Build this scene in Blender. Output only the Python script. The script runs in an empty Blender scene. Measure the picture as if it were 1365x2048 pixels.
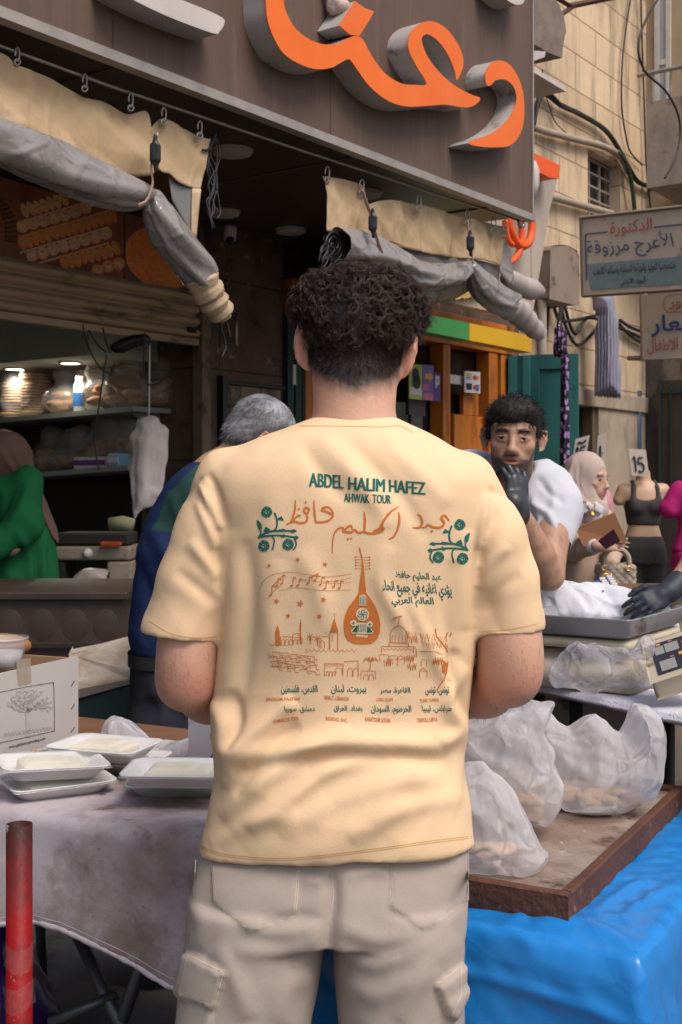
import bpy, bmesh, math, random
import numpy as np
from mathutils import Vector, Matrix
from mathutils.bvhtree import BVHTree
from mathutils.geometry import tessellate_polygon
random.seed(7); rng = np.random.default_rng(7)
SC = bpy.context.scene; COL = SC.collection
# ------------------------------------------------------------------ camera, world, sun
FPX, VH, UC, HC = 2427.0, 970.0, 682.5, 1.42      # focal length in photo pixels, horizon row, centre column, eye height
cam_data = bpy.data.cameras.new("camera"); cam = bpy.data.objects.new("camera", cam_data); COL.objects.link(cam)
cam.location = (0, 0, HC); cam.rotation_euler = (math.radians(90), 0, 0)
cam_data.sensor_width = 36; cam_data.lens = FPX / 2048 * 36; cam_data.shift_y = (VH - 1024) / 2048
cam_data.clip_end = 500; cam_data.clip_start = .05
cam_data.dof.use_dof = True; cam_data.dof.focus_distance = 1.95; cam_data.dof.aperture_fstop = 15.0
SC.camera = cam
wd = bpy.data.worlds.new("World"); SC.world = wd; wd.use_nodes = True
SUN_EL, SUN_AZ = 55, 140                          # degrees; azimuth clockwise from +Y (behind and left of the camera)
_bg = wd.node_tree.nodes["Background"]; _sky = wd.node_tree.nodes.new("ShaderNodeTexSky")
_sky.sky_type = "NISHITA"; _sky.sun_disc = False; _sky.sun_elevation = math.radians(SUN_EL); _sky.sun_rotation = math.radians(SUN_AZ)
_sky.dust_density = 4.0; _sky.air_density = 1.0; _sky.ozone_density = 0.6
wd.node_tree.links.new(_sky.outputs[0], _bg.inputs[0]); _bg.inputs[1].default_value = 0.11
_sd = bpy.data.lights.new("sun", "SUN"); _so = bpy.data.objects.new("sun", _sd); COL.objects.link(_so)
_sd.energy = 1.5; _sd.angle = math.radians(30); _sd.color = (1, .94, .86)
_e, _a = math.radians(SUN_EL), math.radians(SUN_AZ)
_so.rotation_euler = Vector((math.sin(_a) * math.cos(_e), math.cos(_a) * math.cos(_e), math.sin(_e))).to_track_quat('Z', 'Y').to_euler()
_so.location = (0, -3, 12)
SC.view_settings.view_transform = "Standard"; SC.view_settings.look = "None"; SC.view_settings.gamma = 1
SC.view_settings.exposure = 0.64
SC.cycles.max_bounces = 7; SC.cycles.transparent_max_bounces = 16; SC.cycles.use_denoising = True
SC.cycles.caustics_reflective = False; SC.cycles.caustics_refractive = False
# ------------------------------------------------------------------ coordinates
def P(u, v, Y): return np.array([(u - UC) / FPX * Y, Y, HC - (v - VH) / FPX * Y])
def Pz(u, v, z):                                  # where the sight line through (u, v) meets height z
    return P(u, v, (HC - z) * FPX / (v - VH))
ND = np.array([-.808, .589, 0.]); TD = np.array([.589, .808, 0.])   # shop front: into the shop, along the street
N2 = np.array([-.659, .752, 0.]); T2 = np.array([.752, .659, 0.])   # stone house
def Ps(u, v, s, n=ND):
    r = np.array([(u - UC) / FPX, 1, -(v - VH) / FPX]); Y = s / (n @ r)
    return np.array([r[0] * Y, Y, HC + r[2] * Y])
def Fz(t, s, z, n=ND, d=TD): return n * s + d * t + np.array([0, 0, z])
def tz(p, d=TD): return float(p @ d), float(p[2])
# ------------------------------------------------------------------ numpy noise
def _hash(ix, iy, iz, seed):
    h = (ix.astype(np.int64) * 374761393 + iy.astype(np.int64) * 668265263 + iz.astype(np.int64) * 2147483647 + seed * 974634777) & 0xffffffff
    h = ((h ^ (h >> 13)) * 1274126177) & 0xffffffff
    return ((h ^ (h >> 16)) & 0xffff) / 65535.0
def vnoise(p, seed=0):                            # value noise in 0..1
    p = np.asarray(p, float); i = np.floor(p).astype(np.int64); f = p - i; f = f * f * (3 - 2 * f)
    r = 0
    for a in (0, 1):
        for b in (0, 1):
            for c in (0, 1):
                w = (f[:, 0] if a else 1 - f[:, 0]) * (f[:, 1] if b else 1 - f[:, 1]) * (f[:, 2] if c else 1 - f[:, 2])
                r = r + w * _hash(i[:, 0] + a, i[:, 1] + b, i[:, 2] + c, seed)
    return r
def fbm(p, oct=3, seed=0):
    p = np.asarray(p, float); r = 0; a = .5
    for o in range(oct): r = r + a * (vnoise(p * 2 ** o, seed + o) - .5); a *= .5
    return r
def crease(p, freq, n=6, seed=0, warp=.22):       # crumpled-sheet ridges, about -.5..+.5
    g = np.random.default_rng(seed + 100); p = np.asarray(p, float); r = 0
    wv = np.stack([fbm(p * freq * .6 + 7 * k, 2, seed + k) for k in range(3)], 1) * warp / freq * 4
    q = p + wv
    for k in range(n):
        d = g.normal(size=3); d /= np.linalg.norm(d); f = freq * g.uniform(.5, 1.5)
        x = q @ d * f + g.uniform(); r = r + (np.abs(x - np.floor(x) - .5) * 2 - .5) * g.uniform(.4, 1) / f * freq
    return r / n
# ------------------------------------------------------------------ mesh builder
class MB:
    def __init__(s): s.v = []; s.f = []
    def n(s): return len(s.v)
    def add(s, verts, faces):
        o = len(s.v); s.v += [tuple(map(float, q)) for q in verts]; s.f += [tuple(int(i) + o for i in f) for f in faces]; return s
    def box(s, o, x, y, z):                       # corner and three edge vectors
        o, x, y, z = map(np.asarray, (o, x, y, z))
        v = [o, o + x, o + x + y, o + y, o + z, o + x + z, o + x + y + z, o + y + z]
        f = [(0, 3, 2, 1), (4, 5, 6, 7), (0, 1, 5, 4), (1, 2, 6, 5), (2, 3, 7, 6), (3, 0, 4, 7)]
        if np.dot(np.cross(x, y), z) < 0: f = [q[::-1] for q in f]
        return s.add(v, f)
    def fbox(s, t0, t1, s0, s1, z0, z1, n=ND, d=TD):   # box in a house's own frame
        return s.box(Fz(t0, s0, z0, n, d), d * (t1 - t0), n * (s1 - s0), np.array([0, 0, z1 - z0]))
    def prism(s, pts, off):                       # polygon (3-D points) pushed along off
        pts = [np.asarray(q, float) for q in pts]; k = len(pts); off = np.asarray(off, float)
        tri = tessellate_polygon([[Vector(q) for q in pts]])
        v = pts + [q + off for q in pts]; f = []
        a = sum((np.cross(pts[i], pts[(i + 1) % k]) for i in range(k)), np.zeros(3))
        flip = np.dot(a, off) > 0
        for t in tri:
            q = [pts[i] for i in t]
            c = np.dot(np.cross(q[1] - q[0], q[2] - q[0]), off) > 0
            t0 = tuple(t)[::-1] if c else tuple(t)
            f.append(t0); f.append(tuple(i + k for i in t0[::-1]))
        for i in range(k):
            j = (i + 1) % k; q = (i, j, j + k, i + k)
            f.append(q if flip is False or not flip else q[::-1])
        return s.add(v, f)
    def tube(s, path, rad, seg=8, cap=True, flat=None):
        path = [np.asarray(q, float) for q in path]; n = len(path)
        rad = [rad] * n if np.isscalar(rad) else rad
        T = [path[min(i + 1, n - 1)] - path[max(i - 1, 0)] for i in range(n)]
        T = [t / (np.linalg.norm(t) + 1e-9) for t in T]
        up = np.array([0, 0, 1.]) if abs(T[0][2]) < .9 else np.array([1., 0, 0]); v = []
        u = np.cross(T[0], up); u /= np.linalg.norm(u)
        for i in range(n):
            u = u - T[i] * (u @ T[i]); u /= (np.linalg.norm(u) + 1e-9); w = np.cross(T[i], u)
            for k in range(seg):
                a = 2 * math.pi * k / seg
                v.append(path[i] + (u * math.cos(a) + w * math.sin(a) * (flat or 1)) * rad[i])
        f = [(i * seg + k, i * seg + (k + 1) % seg, (i + 1) * seg + (k + 1) % seg, (i + 1) * seg + k) for i in range(n - 1) for k in range(seg)]
        if cap: f += [tuple(range(seg))[::-1], tuple((n - 1) * seg + k for k in range(seg))]
        return s.add(v, f)
    def lathe(s, c, prof, seg=24, ax=(0, 0, 1), cap=False):   # prof: (radius, height)
        c = np.asarray(c, float); ax = np.asarray(ax, float); ax = ax / np.linalg.norm(ax)
        up = np.array([0, 1., 0]) if abs(ax[2]) > .8 else np.array([0, 0, 1.])
        a = np.cross(up, ax); a /= np.linalg.norm(a); b = np.cross(ax, a); v = []
        for r, h in prof:
            for k in range(seg):
                q = 2 * math.pi * k / seg; v.append(c + ax * h + (a * math.cos(q) + b * math.sin(q)) * r)
        m = len(prof)
        f = [(i * seg + k, i * seg + (k + 1) % seg, (i + 1) * seg + (k + 1) % seg, (i + 1) * seg + k) for i in range(m - 1) for k in range(seg)]
        if cap: f += [tuple(range(seg))[::-1], tuple((m - 1) * seg + k for k in range(seg))]
        return s.add(v, f)
    def grid(s, pts, nu, nv, closed=False):       # pts in rows of nv
        f = [(i * nv + j, i * nv + (j + 1) % nv, (i + 1) * nv + (j + 1) % nv, (i + 1) * nv + j) for i in range(nu - 1) for j in range(nv if closed else nv - 1)]
        return s.add(pts, f)
def smooth_path(pts, n=6):                        # Catmull-Rom through points of any dimension
    pts = [np.asarray(q, float) for q in pts]; out = []
    for i in range(len(pts) - 1):
        a, b, c, d = pts[max(i - 1, 0)], pts[i], pts[i + 1], pts[min(i + 2, len(pts) - 1)]
        for k in range(n):
            t = k / n; out.append(.5 * (2 * b + (c - a) * t + (2 * a - 5 * b + 4 * c - d) * t * t + (3 * b - a - 3 * c + d) * t ** 3))
    return out + [pts[-1]]
def smooth_loop(pts, n=4):
    pts = [np.asarray(q, float) for q in pts]; k = len(pts); out = []
    for i in range(k):
        a, b, c, d = pts[i - 1], pts[i], pts[(i + 1) % k], pts[(i + 2) % k]
        for j in range(n):
            t = j / n; out.append(.5 * (2 * b + (c - a) * t + (2 * a - 5 * b + 4 * c - d) * t * t + (3 * b - a - 3 * c + d) * t ** 3))
    return out
# ------------------------------------------------------------------ objects
ROOTLOC = {}
def thing(name, label, cat, loc=(0, 0, 0), group=None):
    o = bpy.data.objects.new(name, None); COL.objects.link(o); o.location = tuple(map(float, loc)); o.empty_display_size = .1
    o["label"] = label; o["category"] = cat
    if group: o["group"] = group
    ROOTLOC[o.name] = np.asarray(loc, float); return o
def tag(o, label, cat, group=None):
    o["label"] = label; o["category"] = cat
    if group: o["group"] = group
    return o
def make_mesh(name, v, f, smooth=False, attr=None):
    me = bpy.data.meshes.new(name)
    me.from_pydata([tuple(q) for q in v], [], [tuple(q) for q in f]) if not isinstance(f, np.ndarray) else _fast(me, v, f)
    if smooth: me.shade_smooth() if hasattr(me, "shade_smooth") else None
    if attr is not None:
        for k, arr in attr.items():
            a = me.attributes.new(k, "FLOAT", "POINT"); a.data.foreach_set("value", np.asarray(arr, np.float32))
    me.update(); return me
def _fast(me, v, f):
    v = np.asarray(v, np.float32); n = f.shape[1]
    me.vertices.add(len(v)); me.vertices.foreach_set("co", v.ravel())
    me.loops.add(f.size); me.loops.foreach_set("vertex_index", f.ravel().astype(np.int32))
    me.polygons.add(len(f)); me.polygons.foreach_set("loop_start", np.arange(0, f.size, n, dtype=np.int32))
    me.update(calc_edges=True); me.validate()
def obj(name, mb, mat, parent=None, smooth=False, attr=None, loc=None, bev=0, label=None):
    v, f = (mb.v, mb.f) if isinstance(mb, MB) else mb
    v = np.asarray(v, float)
    if parent is not None: off = ROOTLOC[parent.name]
    elif loc is not None: off = np.asarray(loc, float)
    else:
        off = np.array([(v[:, 0].min() + v[:, 0].max()) / 2, (v[:, 1].min() + v[:, 1].max()) / 2, v[:, 2].min()])
    me = make_mesh(name, v - off, f, smooth, attr)
    if mat is not None: me.materials.append(mat)
    o = bpy.data.objects.new(name, me); COL.objects.link(o)
    ROOTLOC[o.name] = off
    if parent is not None: o.parent = parent
    else: o.location = tuple(off)
    if bev:
        m = o.modifiers.new("bevel", "BEVEL"); m.width = bev; m.segments = 2; m.limit_method = "ANGLE"; m.angle_limit = math.radians(40)
    if label: o["label"] = label
    return o
def struct(name, mb, mat, **k):
    o = obj(name, mb, mat, **k); o["kind"] = "structure"; return o
def copy_thing(o, loc, rz=None, label=None, scale=None):
    c = o.copy(); COL.objects.link(c); c.location = tuple(map(float, loc))
    if rz is not None: c.rotation_euler = (0, 0, rz)
    if scale is not None: c.scale = (scale,) * 3
    if label: c["label"] = label
    for ch in o.children:
        k = ch.copy(); COL.objects.link(k); k.parent = c
        for g in ch.children:
            q = g.copy(); COL.objects.link(q); q.parent = k
    return c
# ------------------------------------------------------------------ materials
def mat(name, col, rough=.8, col2=None, nscale=8, namt=.5, bump=0, bscale=60, spec=.3, metal=0, stretch=(1, 1, 1), alpha=1, trans=0, extra=None, emit=None, sss=0, detail=5, coord="Object"):
    m = bpy.data.materials.new(name); m.use_nodes = True; N = m.node_tree.nodes; L = m.node_tree.links
    b = N["Principled BSDF"]; b.inputs["Roughness"].default_value = rough; b.inputs["Specular IOR Level"].default_value = spec
    b.inputs["Metallic"].default_value = metal; b.inputs["Alpha"].default_value = alpha; b.inputs["Transmission Weight"].default_value = trans
    if sss:
        b.inputs["Subsurface Weight"].default_value = sss; b.inputs["Subsurface Radius"].default_value = (.012, .005, .003); b.inputs["Subsurface Scale"].default_value = 1
    tc = N.new("ShaderNodeTexCoord"); mp = N.new("ShaderNodeMapping"); L.new(tc.outputs[coord], mp.inputs[0]); mp.inputs["Scale"].default_value = stretch
    c4 = (*col, 1); last = None
    if col2 is not None:
        nz = N.new("ShaderNodeTexNoise"); nz.inputs["Scale"].default_value = nscale; nz.inputs["Detail"].default_value = detail; nz.inputs["Roughness"].default_value = .6
        L.new(mp.outputs[0], nz.inputs["Vector"])
        rp = N.new("ShaderNodeValToRGB"); rp.color_ramp.elements[0].position = .5 - namt / 2; rp.color_ramp.elements[1].position = .5 + namt / 2
        rp.color_ramp.elements[0].color = c4; rp.color_ramp.elements[1].color = (*col2, 1)
        L.new(nz.outputs["Fac"], rp.inputs[0]); last = rp.outputs[0]
    else:
        b.inputs["Base Color"].default_value = c4
    if extra: last = extra(m, N, L, mp, last if last is not None else c4, b)
    if last is not None and not isinstance(last, tuple): L.new(last, b.inputs["Base Color"])
    if bump:
        nb = N.new("ShaderNodeTexNoise"); nb.inputs["Scale"].default_value = bscale; nb.inputs["Detail"].default_value = 4
        L.new(mp.outputs[0], nb.inputs["Vector"]); bp = N.new("ShaderNodeBump"); bp.inputs["Strength"].default_value = bump; bp.inputs["Distance"].default_value = .01
        L.new(nb.outputs["Fac"], bp.inputs["Height"])
        if b.inputs["Normal"].is_linked: L.new(b.inputs["Normal"].links[0].from_socket, bp.inputs["Normal"])
        L.new(bp.outputs[0], b.inputs["Normal"])
    if emit:
        b.inputs["Emission Color"].default_value = (*emit[0], 1); b.inputs["Emission Strength"].default_value = emit[1]
    return m
def x_mix(N, L, fac, a, c):
    mx = N.new("ShaderNodeMix"); mx.data_type = "RGBA"
    for v, s in ((fac, mx.inputs[0]), (a, mx.inputs[6]), (c, mx.inputs[7])):
        if hasattr(v, "is_linked"): L.new(v, s)
        else: s.default_value = v
    return mx.outputs[2]
def x_tint(*pairs):                               # mesh attributes that mix towards a colour (lips, beard, dye)
    def f(m, N, L, mp, last, b):
        for name, c in pairs:
            at = N.new("ShaderNodeAttribute"); at.attribute_name = name
            last = x_mix(N, L, at.outputs["Fac"], last, (*c, 1))
        return last
    return f
def x_spots(c, scale=12, thr=.62, soft=.06, stretch=(1, 1, 1), seed=0., amt=1.):    # stains, chips, smears
    def f(m, N, L, mp, last, b):
        mp2 = N.new("ShaderNodeMapping"); mp2.inputs["Scale"].default_value = stretch; mp2.inputs["Location"].default_value = (seed, seed * 1.7, seed * .6)
        L.new(mp.outputs[0], mp2.inputs[0]); nz = N.new("ShaderNodeTexNoise"); nz.inputs["Scale"].default_value = scale; nz.inputs["Detail"].default_value = 6; nz.inputs["Roughness"].default_value = .65
        L.new(mp2.outputs[0], nz.inputs["Vector"]); rp = N.new("ShaderNodeValToRGB")
        rp.color_ramp.elements[0].position = thr - soft; rp.color_ramp.elements[1].position = thr + soft
        rp.color_ramp.elements[0].color = (0, 0, 0, 1); rp.color_ramp.elements[1].color = (amt, amt, amt, 1)
        L.new(nz.outputs["Fac"], rp.inputs[0]); return x_mix(N, L, rp.outputs[0], last, (*c, 1))
    return f
def x_crinkle(scale=14, amt=.5, stretch=(1, 1, .6), wide=.12):   # sharp fold lines of a crumpled sheet
    def f(m, N, L, mp, last, b):
        mp2 = N.new("ShaderNodeMapping"); mp2.inputs["Scale"].default_value = stretch; nz = N.new("ShaderNodeTexNoise"); nz.inputs["Scale"].default_value = scale * .35; nz.inputs["Detail"].default_value = 3
        L.new(mp.outputs[0], nz.inputs["Vector"]); mv = N.new("ShaderNodeMix"); mv.data_type = "VECTOR"; mv.inputs[0].default_value = .12; L.new(mp.outputs[0], mv.inputs[4]); L.new(nz.outputs["Color"], mv.inputs[5]); L.new(mv.outputs[1], mp2.inputs[0])
        prev = None
        for k, (s_, a_) in enumerate(((1, 1), (2.3, .5))):
            vo = N.new("ShaderNodeTexVoronoi"); vo.feature = "DISTANCE_TO_EDGE"; vo.inputs["Scale"].default_value = scale * s_; L.new(mp2.outputs[0], vo.inputs["Vector"]); mr = N.new("ShaderNodeMapRange"); mr.inputs[2].default_value = wide; mr.interpolation_type = "SMOOTHSTEP"; L.new(vo.outputs["Distance"], mr.inputs[0])
            v2 = N.new("ShaderNodeTexVoronoi"); v2.inputs["Scale"].default_value = scale * s_; L.new(mp2.outputs[0], v2.inputs["Vector"]); ad = N.new("ShaderNodeMath"); ad.operation = "MULTIPLY_ADD"; ad.inputs[1].default_value = -.5; L.new(mr.outputs[0], ad.inputs[0]); L.new(v2.outputs["Distance"], ad.inputs[2])
            bp = N.new("ShaderNodeBump"); bp.inputs["Strength"].default_value = amt * a_; bp.inputs["Distance"].default_value = .02 / s_; L.new(ad.outputs[0], bp.inputs["Height"])
            if prev is not None: L.new(prev, bp.inputs["Normal"])
            prev = bp.outputs[0]
        L.new(prev, b.inputs["Normal"]); return last
    return f
def film(name, col, alpha, rough=.25, trl=.45, bscale=40, bump=.25):   # thin plastic: part reflects, part lets light through
    m = mat(name, col, rough, tuple(x * .92 for x in col), 9, .5, spec=.55, extra=x_crinkle(bscale * .3, bump * 2.2)); N, L = m.node_tree.nodes, m.node_tree.links
    out = [n for n in N if n.type == "OUTPUT_MATERIAL"][0]; b = N["Principled BSDF"]; t = N.new("ShaderNodeBsdfTranslucent"); t.inputs[0].default_value = (*col, 1); L.new(b.inputs['Normal'].links[0].from_socket, t.inputs['Normal']); m1 = N.new("ShaderNodeMixShader"); m1.inputs[0].default_value = trl
    L.new(b.outputs[0], m1.inputs[1]); L.new(t.outputs[0], m1.inputs[2]); tr = N.new("ShaderNodeBsdfTransparent"); m2 = N.new("ShaderNodeMixShader")
    lw = N.new("ShaderNodeLayerWeight"); lw.inputs[0].default_value = .5; mr = N.new("ShaderNodeMapRange"); mr.inputs[3].default_value = alpha; mr.inputs[4].default_value = min(1, alpha + .45); L.new(lw.outputs["Facing"], mr.inputs[0]); L.new(mr.outputs[0], m2.inputs[0])
    L.new(tr.outputs[0], m2.inputs[1]); L.new(m1.outputs[0], m2.inputs[2]); L.new(m2.outputs[0], out.inputs[0]); return m
def x_weave(scale=900, amt=.15):                  # fine cloth bump
    def f(m, N, L, mp, last, b):
        ws = []
        for d in ("X", "Z"):
            w = N.new("ShaderNodeTexWave"); w.bands_direction = d; w.inputs["Scale"].default_value = scale; w.inputs["Distortion"].default_value = 1.5
            L.new(mp.outputs[0], w.inputs["Vector"]); ws.append(w.outputs["Fac"])
        mm = N.new("ShaderNodeMath"); mm.operation = "ADD"; L.new(ws[0], mm.inputs[0]); L.new(ws[1], mm.inputs[1])
        bp = N.new("ShaderNodeBump"); bp.inputs["Strength"].default_value = amt; bp.inputs["Distance"].default_value = .002
        L.new(mm.outputs[0], bp.inputs["Height"]); L.new(bp.outputs[0], b.inputs["Normal"]); return last
    return f
def chain(*fs):
    def f(m, N, L, mp, last, b):
        for g in fs: last = g(m, N, L, mp, last, b)
        return last
    return f
# ------------------------------------------------------------------ signed-distance voxels -> quads (surface nets)
def smin(a, b, k):
    if k <= 0: return np.minimum(a, b)
    h = np.maximum(k - np.abs(a - b), 0) / k
    return np.minimum(a, b) - h * h * k * .25
class Vox:
    def __init__(s, lo, hi, h):
        s.lo = np.asarray(lo, float); s.h = h; s.n = np.ceil((np.asarray(hi, float) - s.lo) / h).astype(int) + 1
        s.ax = [s.lo[i] + np.arange(s.n[i]) * h for i in range(3)]; s.d = np.full(tuple(s.n), .2, np.float32)
    def _sl(s, lo, hi, pad):
        i0 = np.clip(np.floor((np.asarray(lo) - pad - s.lo) / s.h).astype(int), 0, s.n); i1 = np.clip(np.ceil((np.asarray(hi) + pad - s.lo) / s.h).astype(int) + 1, 0, s.n)
        sl = tuple(slice(a, b) for a, b in zip(i0, i1)); g = [s.ax[i][sl[i]].astype(np.float32) for i in range(3)]
        return sl, g[0][:, None, None], g[1][None, :, None], g[2][None, None, :]
    def _op(s, sl, q, k, op):
        c = s.d[sl]
        if op == 'u': s.d[sl] = smin(c, q, k)
        elif op == 's': s.d[sl] = -smin(-c, q, k)
        elif op == 'i': s.d[sl] = -smin(-c, -q, k)
        return s
    def cone(s, a, b, ra, rb=None, k=.01, op='u', pad=.03):
        rb = ra if rb is None else rb; a = np.asarray(a, float); b = np.asarray(b, float); R = max(ra, rb)
        sl, X, Y, Z = s._sl(np.minimum(a, b) - R, np.maximum(a, b) + R, pad + k)
        d = b - a; L2 = d @ d + 1e-12
        t = np.clip(((X - a[0]) * d[0] + (Y - a[1]) * d[1] + (Z - a[2]) * d[2]) / L2, 0, 1)
        q = np.sqrt((X - a[0] - t * d[0]) ** 2 + (Y - a[1] - t * d[1]) ** 2 + (Z - a[2] - t * d[2]) ** 2) - (ra + (rb - ra) * t)
        return s._op(sl, q, k, op)
    def limb(s, pts, rads, k=.01, op='u'):
        for i in range(len(pts) - 1): s.cone(pts[i], pts[i + 1], rads[i], rads[i + 1], k, op)
        return s
    def ell(s, c, r, k=.01, op='u', R=None, pad=.03):
        c = np.asarray(c, float); r = np.asarray(r, float); m = np.full(3, r.max()) if R is not None else r
        sl, X, Y, Z = s._sl(c - m, c + m, pad + k); x, y, z = X - c[0], Y - c[1], Z - c[2]
        if R is not None:
            R = np.asarray(R)                     # rows: the ellipsoid's own axes
            x, y, z = (R[0, 0] * x + R[0, 1] * y + R[0, 2] * z), (R[1, 0] * x + R[1, 1] * y + R[1, 2] * z), (R[2, 0] * x + R[2, 1] * y + R[2, 2] * z)
        k0 = np.sqrt((x / r[0]) ** 2 + (y / r[1]) ** 2 + (z / r[2]) ** 2); k1 = np.sqrt((x / r[0] ** 2) ** 2 + (y / r[1] ** 2) ** 2 + (z / r[2] ** 2) ** 2) + 1e-6
        return s._op(sl, k0 * (k0 - 1) / k1, k, op)
    def loft(s, keys, k=.01, op='u', p=2.4, axis=2):    # keys: (z, cx, cy, a, b); stacked superellipses
        K = np.array(sorted(keys)); zs = s.ax[2]; zz = np.clip(zs, K[0, 0], K[-1, 0])
        I = [np.interp(zz, K[:, 0], K[:, i]) for i in range(1, 5)]
        w = max(1, int(.012 / s.h)); ker = np.ones(2 * w + 1) / (2 * w + 1)
        I = [np.convolve(np.pad(q, w, mode='edge'), ker, 'valid').astype(np.float32) for q in I]
        lo = [(K[:, 1] - K[:, 3]).min(), (K[:, 2] - K[:, 4]).min(), K[0, 0]]; hi = [(K[:, 1] + K[:, 3]).max(), (K[:, 2] + K[:, 4]).max(), K[-1, 0]]
        sl, X, Y, Z = s._sl(lo, hi, .04 + k); cx, cy, a, b = [q[sl[2]][None, None, :] for q in I]
        m = (np.abs((X - cx) / a) ** p + np.abs((Y - cy) / b) ** p) ** (1 / p)
        q = (m - 1) * np.minimum(a, b); q = np.maximum(q, np.maximum(K[0, 0] - Z, Z - K[-1, 0]))
        return s._op(sl, q, k, op)
    def half(s, pt, nrm, k=.0, op='i'):           # keep the side the normal points away from
        nrm = np.asarray(nrm, float) / np.linalg.norm(nrm); g = [q.astype(np.float32) for q in s.ax]
        q = (g[0] - pt[0])[:, None, None] * nrm[0] + (g[1] - pt[1])[None, :, None] * nrm[1] + (g[2] - pt[2])[None, None, :] * nrm[2]
        return s._op(tuple(slice(0, m) for m in s.n), q, k, op)
    def rbox(s, c, half, r=.005, k=.005, op='u', R=None):
        c = np.asarray(c, float); half = np.asarray(half, float); m = np.full(3, np.linalg.norm(half)) if R is not None else half
        sl, X, Y, Z = s._sl(c - m, c + m, .03 + k); x, y, z = X - c[0], Y - c[1], Z - c[2]
        if R is not None:
            R = np.asarray(R); x, y, z = [(R[i, 0] * x + R[i, 1] * y + R[i, 2] * z) for i in range(3)]
        qx, qy, qz = np.abs(x) - half[0] + r, np.abs(y) - half[1] + r, np.abs(z) - half[2] + r
        q = np.sqrt(np.maximum(qx, 0) ** 2 + np.maximum(qy, 0) ** 2 + np.maximum(qz, 0) ** 2) + np.minimum(np.maximum(np.maximum(qx, qy), qz), 0) - r
        return s._op(sl, q, k, op)
    def inflate(s, poly, Yc, depth, k=.01, op='u', sm=2, tilt=0.):   # outline in (X, Z), swelling to half-thickness depth about y = Yc
        pts = np.array(poly, float)
        lo = [pts[:, 0].min(), Yc - depth, pts[:, 1].min()]; hi = [pts[:, 0].max(), Yc + depth, pts[:, 1].max()]
        sl, X, Y, Z = s._sl(lo, hi, .03 + k); x = X[:, 0, 0].astype(float)[:, None]; z = Z[0, 0, :].astype(float)[None, :]
        d2 = poly_sdf(pts, x, z); R = -d2.min() + 1e-6
        y = (Y - Yc - tilt * (Z - lo[2]))
        return s._op(sl, (d2.astype(np.float32)[:, None, :] + y * y * (R / depth ** 2)), k, op)
    def mesh(s, smooth=1):
        d = s.d; ins = d < 0; n = d.shape
        c = np.zeros((n[0] - 1, n[1] - 1, n[2] - 1), np.int8)
        for a in (0, 1):
            for b in (0, 1):
                for e in (0, 1): c += ins[a:n[0] - 1 + a, b:n[1] - 1 + b, e:n[2] - 1 + e]
        I = np.argwhere((c > 0) & (c < 8)); idx = np.full(c.shape, -1, np.int64); idx[tuple(I.T)] = np.arange(len(I))
        acc = np.zeros((len(I), 3)); cnt = np.zeros(len(I)); C = [(a, b, e) for a in (0, 1) for b in (0, 1) for e in (0, 1)]
        for p in C:
            for ax in range(3):
                if p[ax]: continue
                q = list(p); q[ax] = 1
                d0 = d[I[:, 0] + p[0], I[:, 1] + p[1], I[:, 2] + p[2]].astype(float); d1 = d[I[:, 0] + q[0], I[:, 1] + q[1], I[:, 2] + q[2]].astype(float)
                m = (d0 < 0) != (d1 < 0); t = np.where(m, d0 / np.where(m, d0 - d1, 1), 0)
                o = np.tile(np.array(p, float), (len(I), 1)); o[:, ax] += t; acc += o * m[:, None]; cnt += m
        V = s.lo + (I + acc / cnt[:, None]) * s.h; Fs = []
        for ax in range(3):
            b, e = (ax + 1) % 3, (ax + 2) % 3
            s0 = [slice(None)] * 3; s1 = [slice(None)] * 3; s0[ax] = slice(0, n[ax] - 1); s1[ax] = slice(1, n[ax])
            x0, x1 = ins[tuple(s0)], ins[tuple(s1)]; E = np.argwhere(x0 != x1)
            E = E[(E[:, b] > 0) & (E[:, e] > 0) & (E[:, b] < n[b] - 1) & (E[:, e] < n[e] - 1)]
            pos = x0[tuple(E.T)]
            def g(db, de):
                q = E.copy(); q[:, b] -= db; q[:, e] -= de; return idx[tuple(q.T)]
            Q = np.stack([g(1, 1), g(0, 1), g(0, 0), g(1, 0)], 1); Q[~pos] = Q[~pos][:, ::-1]; Fs.append(Q)
        Fq = np.concatenate(Fs); Fq = Fq[(Fq >= 0).all(1)]
        for _ in range(smooth): V = lap(V, Fq)
        return V, Fq
def poly_sdf(pts, x, z):
    sh = np.broadcast(x, z).shape; d = np.full(sh, 1e9); sgn = np.zeros(sh, bool); k = len(pts)
    for i in range(k):
        a, b = pts[i], pts[(i + 1) % k]; e = b - a; wx, wz = x - a[0], z - a[1]
        t = np.clip((wx * e[0] + wz * e[1]) / (e @ e + 1e-12), 0, 1); d = np.minimum(d, (wx - e[0] * t) ** 2 + (wz - e[1] * t) ** 2)
        c = (a[1] > z) != (b[1] > z)
        with np.errstate(divide='ignore', invalid='ignore'):
            xi = (b[0] - a[0]) * (z - a[1]) / (b[1] - a[1] if b[1] != a[1] else 1e-9) + a[0]
        sgn ^= c & (x < xi)
    return np.sqrt(d) * np.where(sgn, -1, 1)
def lap(V, Fq, w=.5):
    acc = np.zeros_like(V); cnt = np.zeros(len(V))
    for i in range(Fq.shape[1]):
        for j in ((i + 1) % Fq.shape[1], (i - 1) % Fq.shape[1]):
            np.add.at(acc, Fq[:, i], V[Fq[:, j]]); np.add.at(cnt, Fq[:, i], 1)
    return V * (1 - w) + w * acc / np.maximum(cnt, 1)[:, None]
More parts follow.
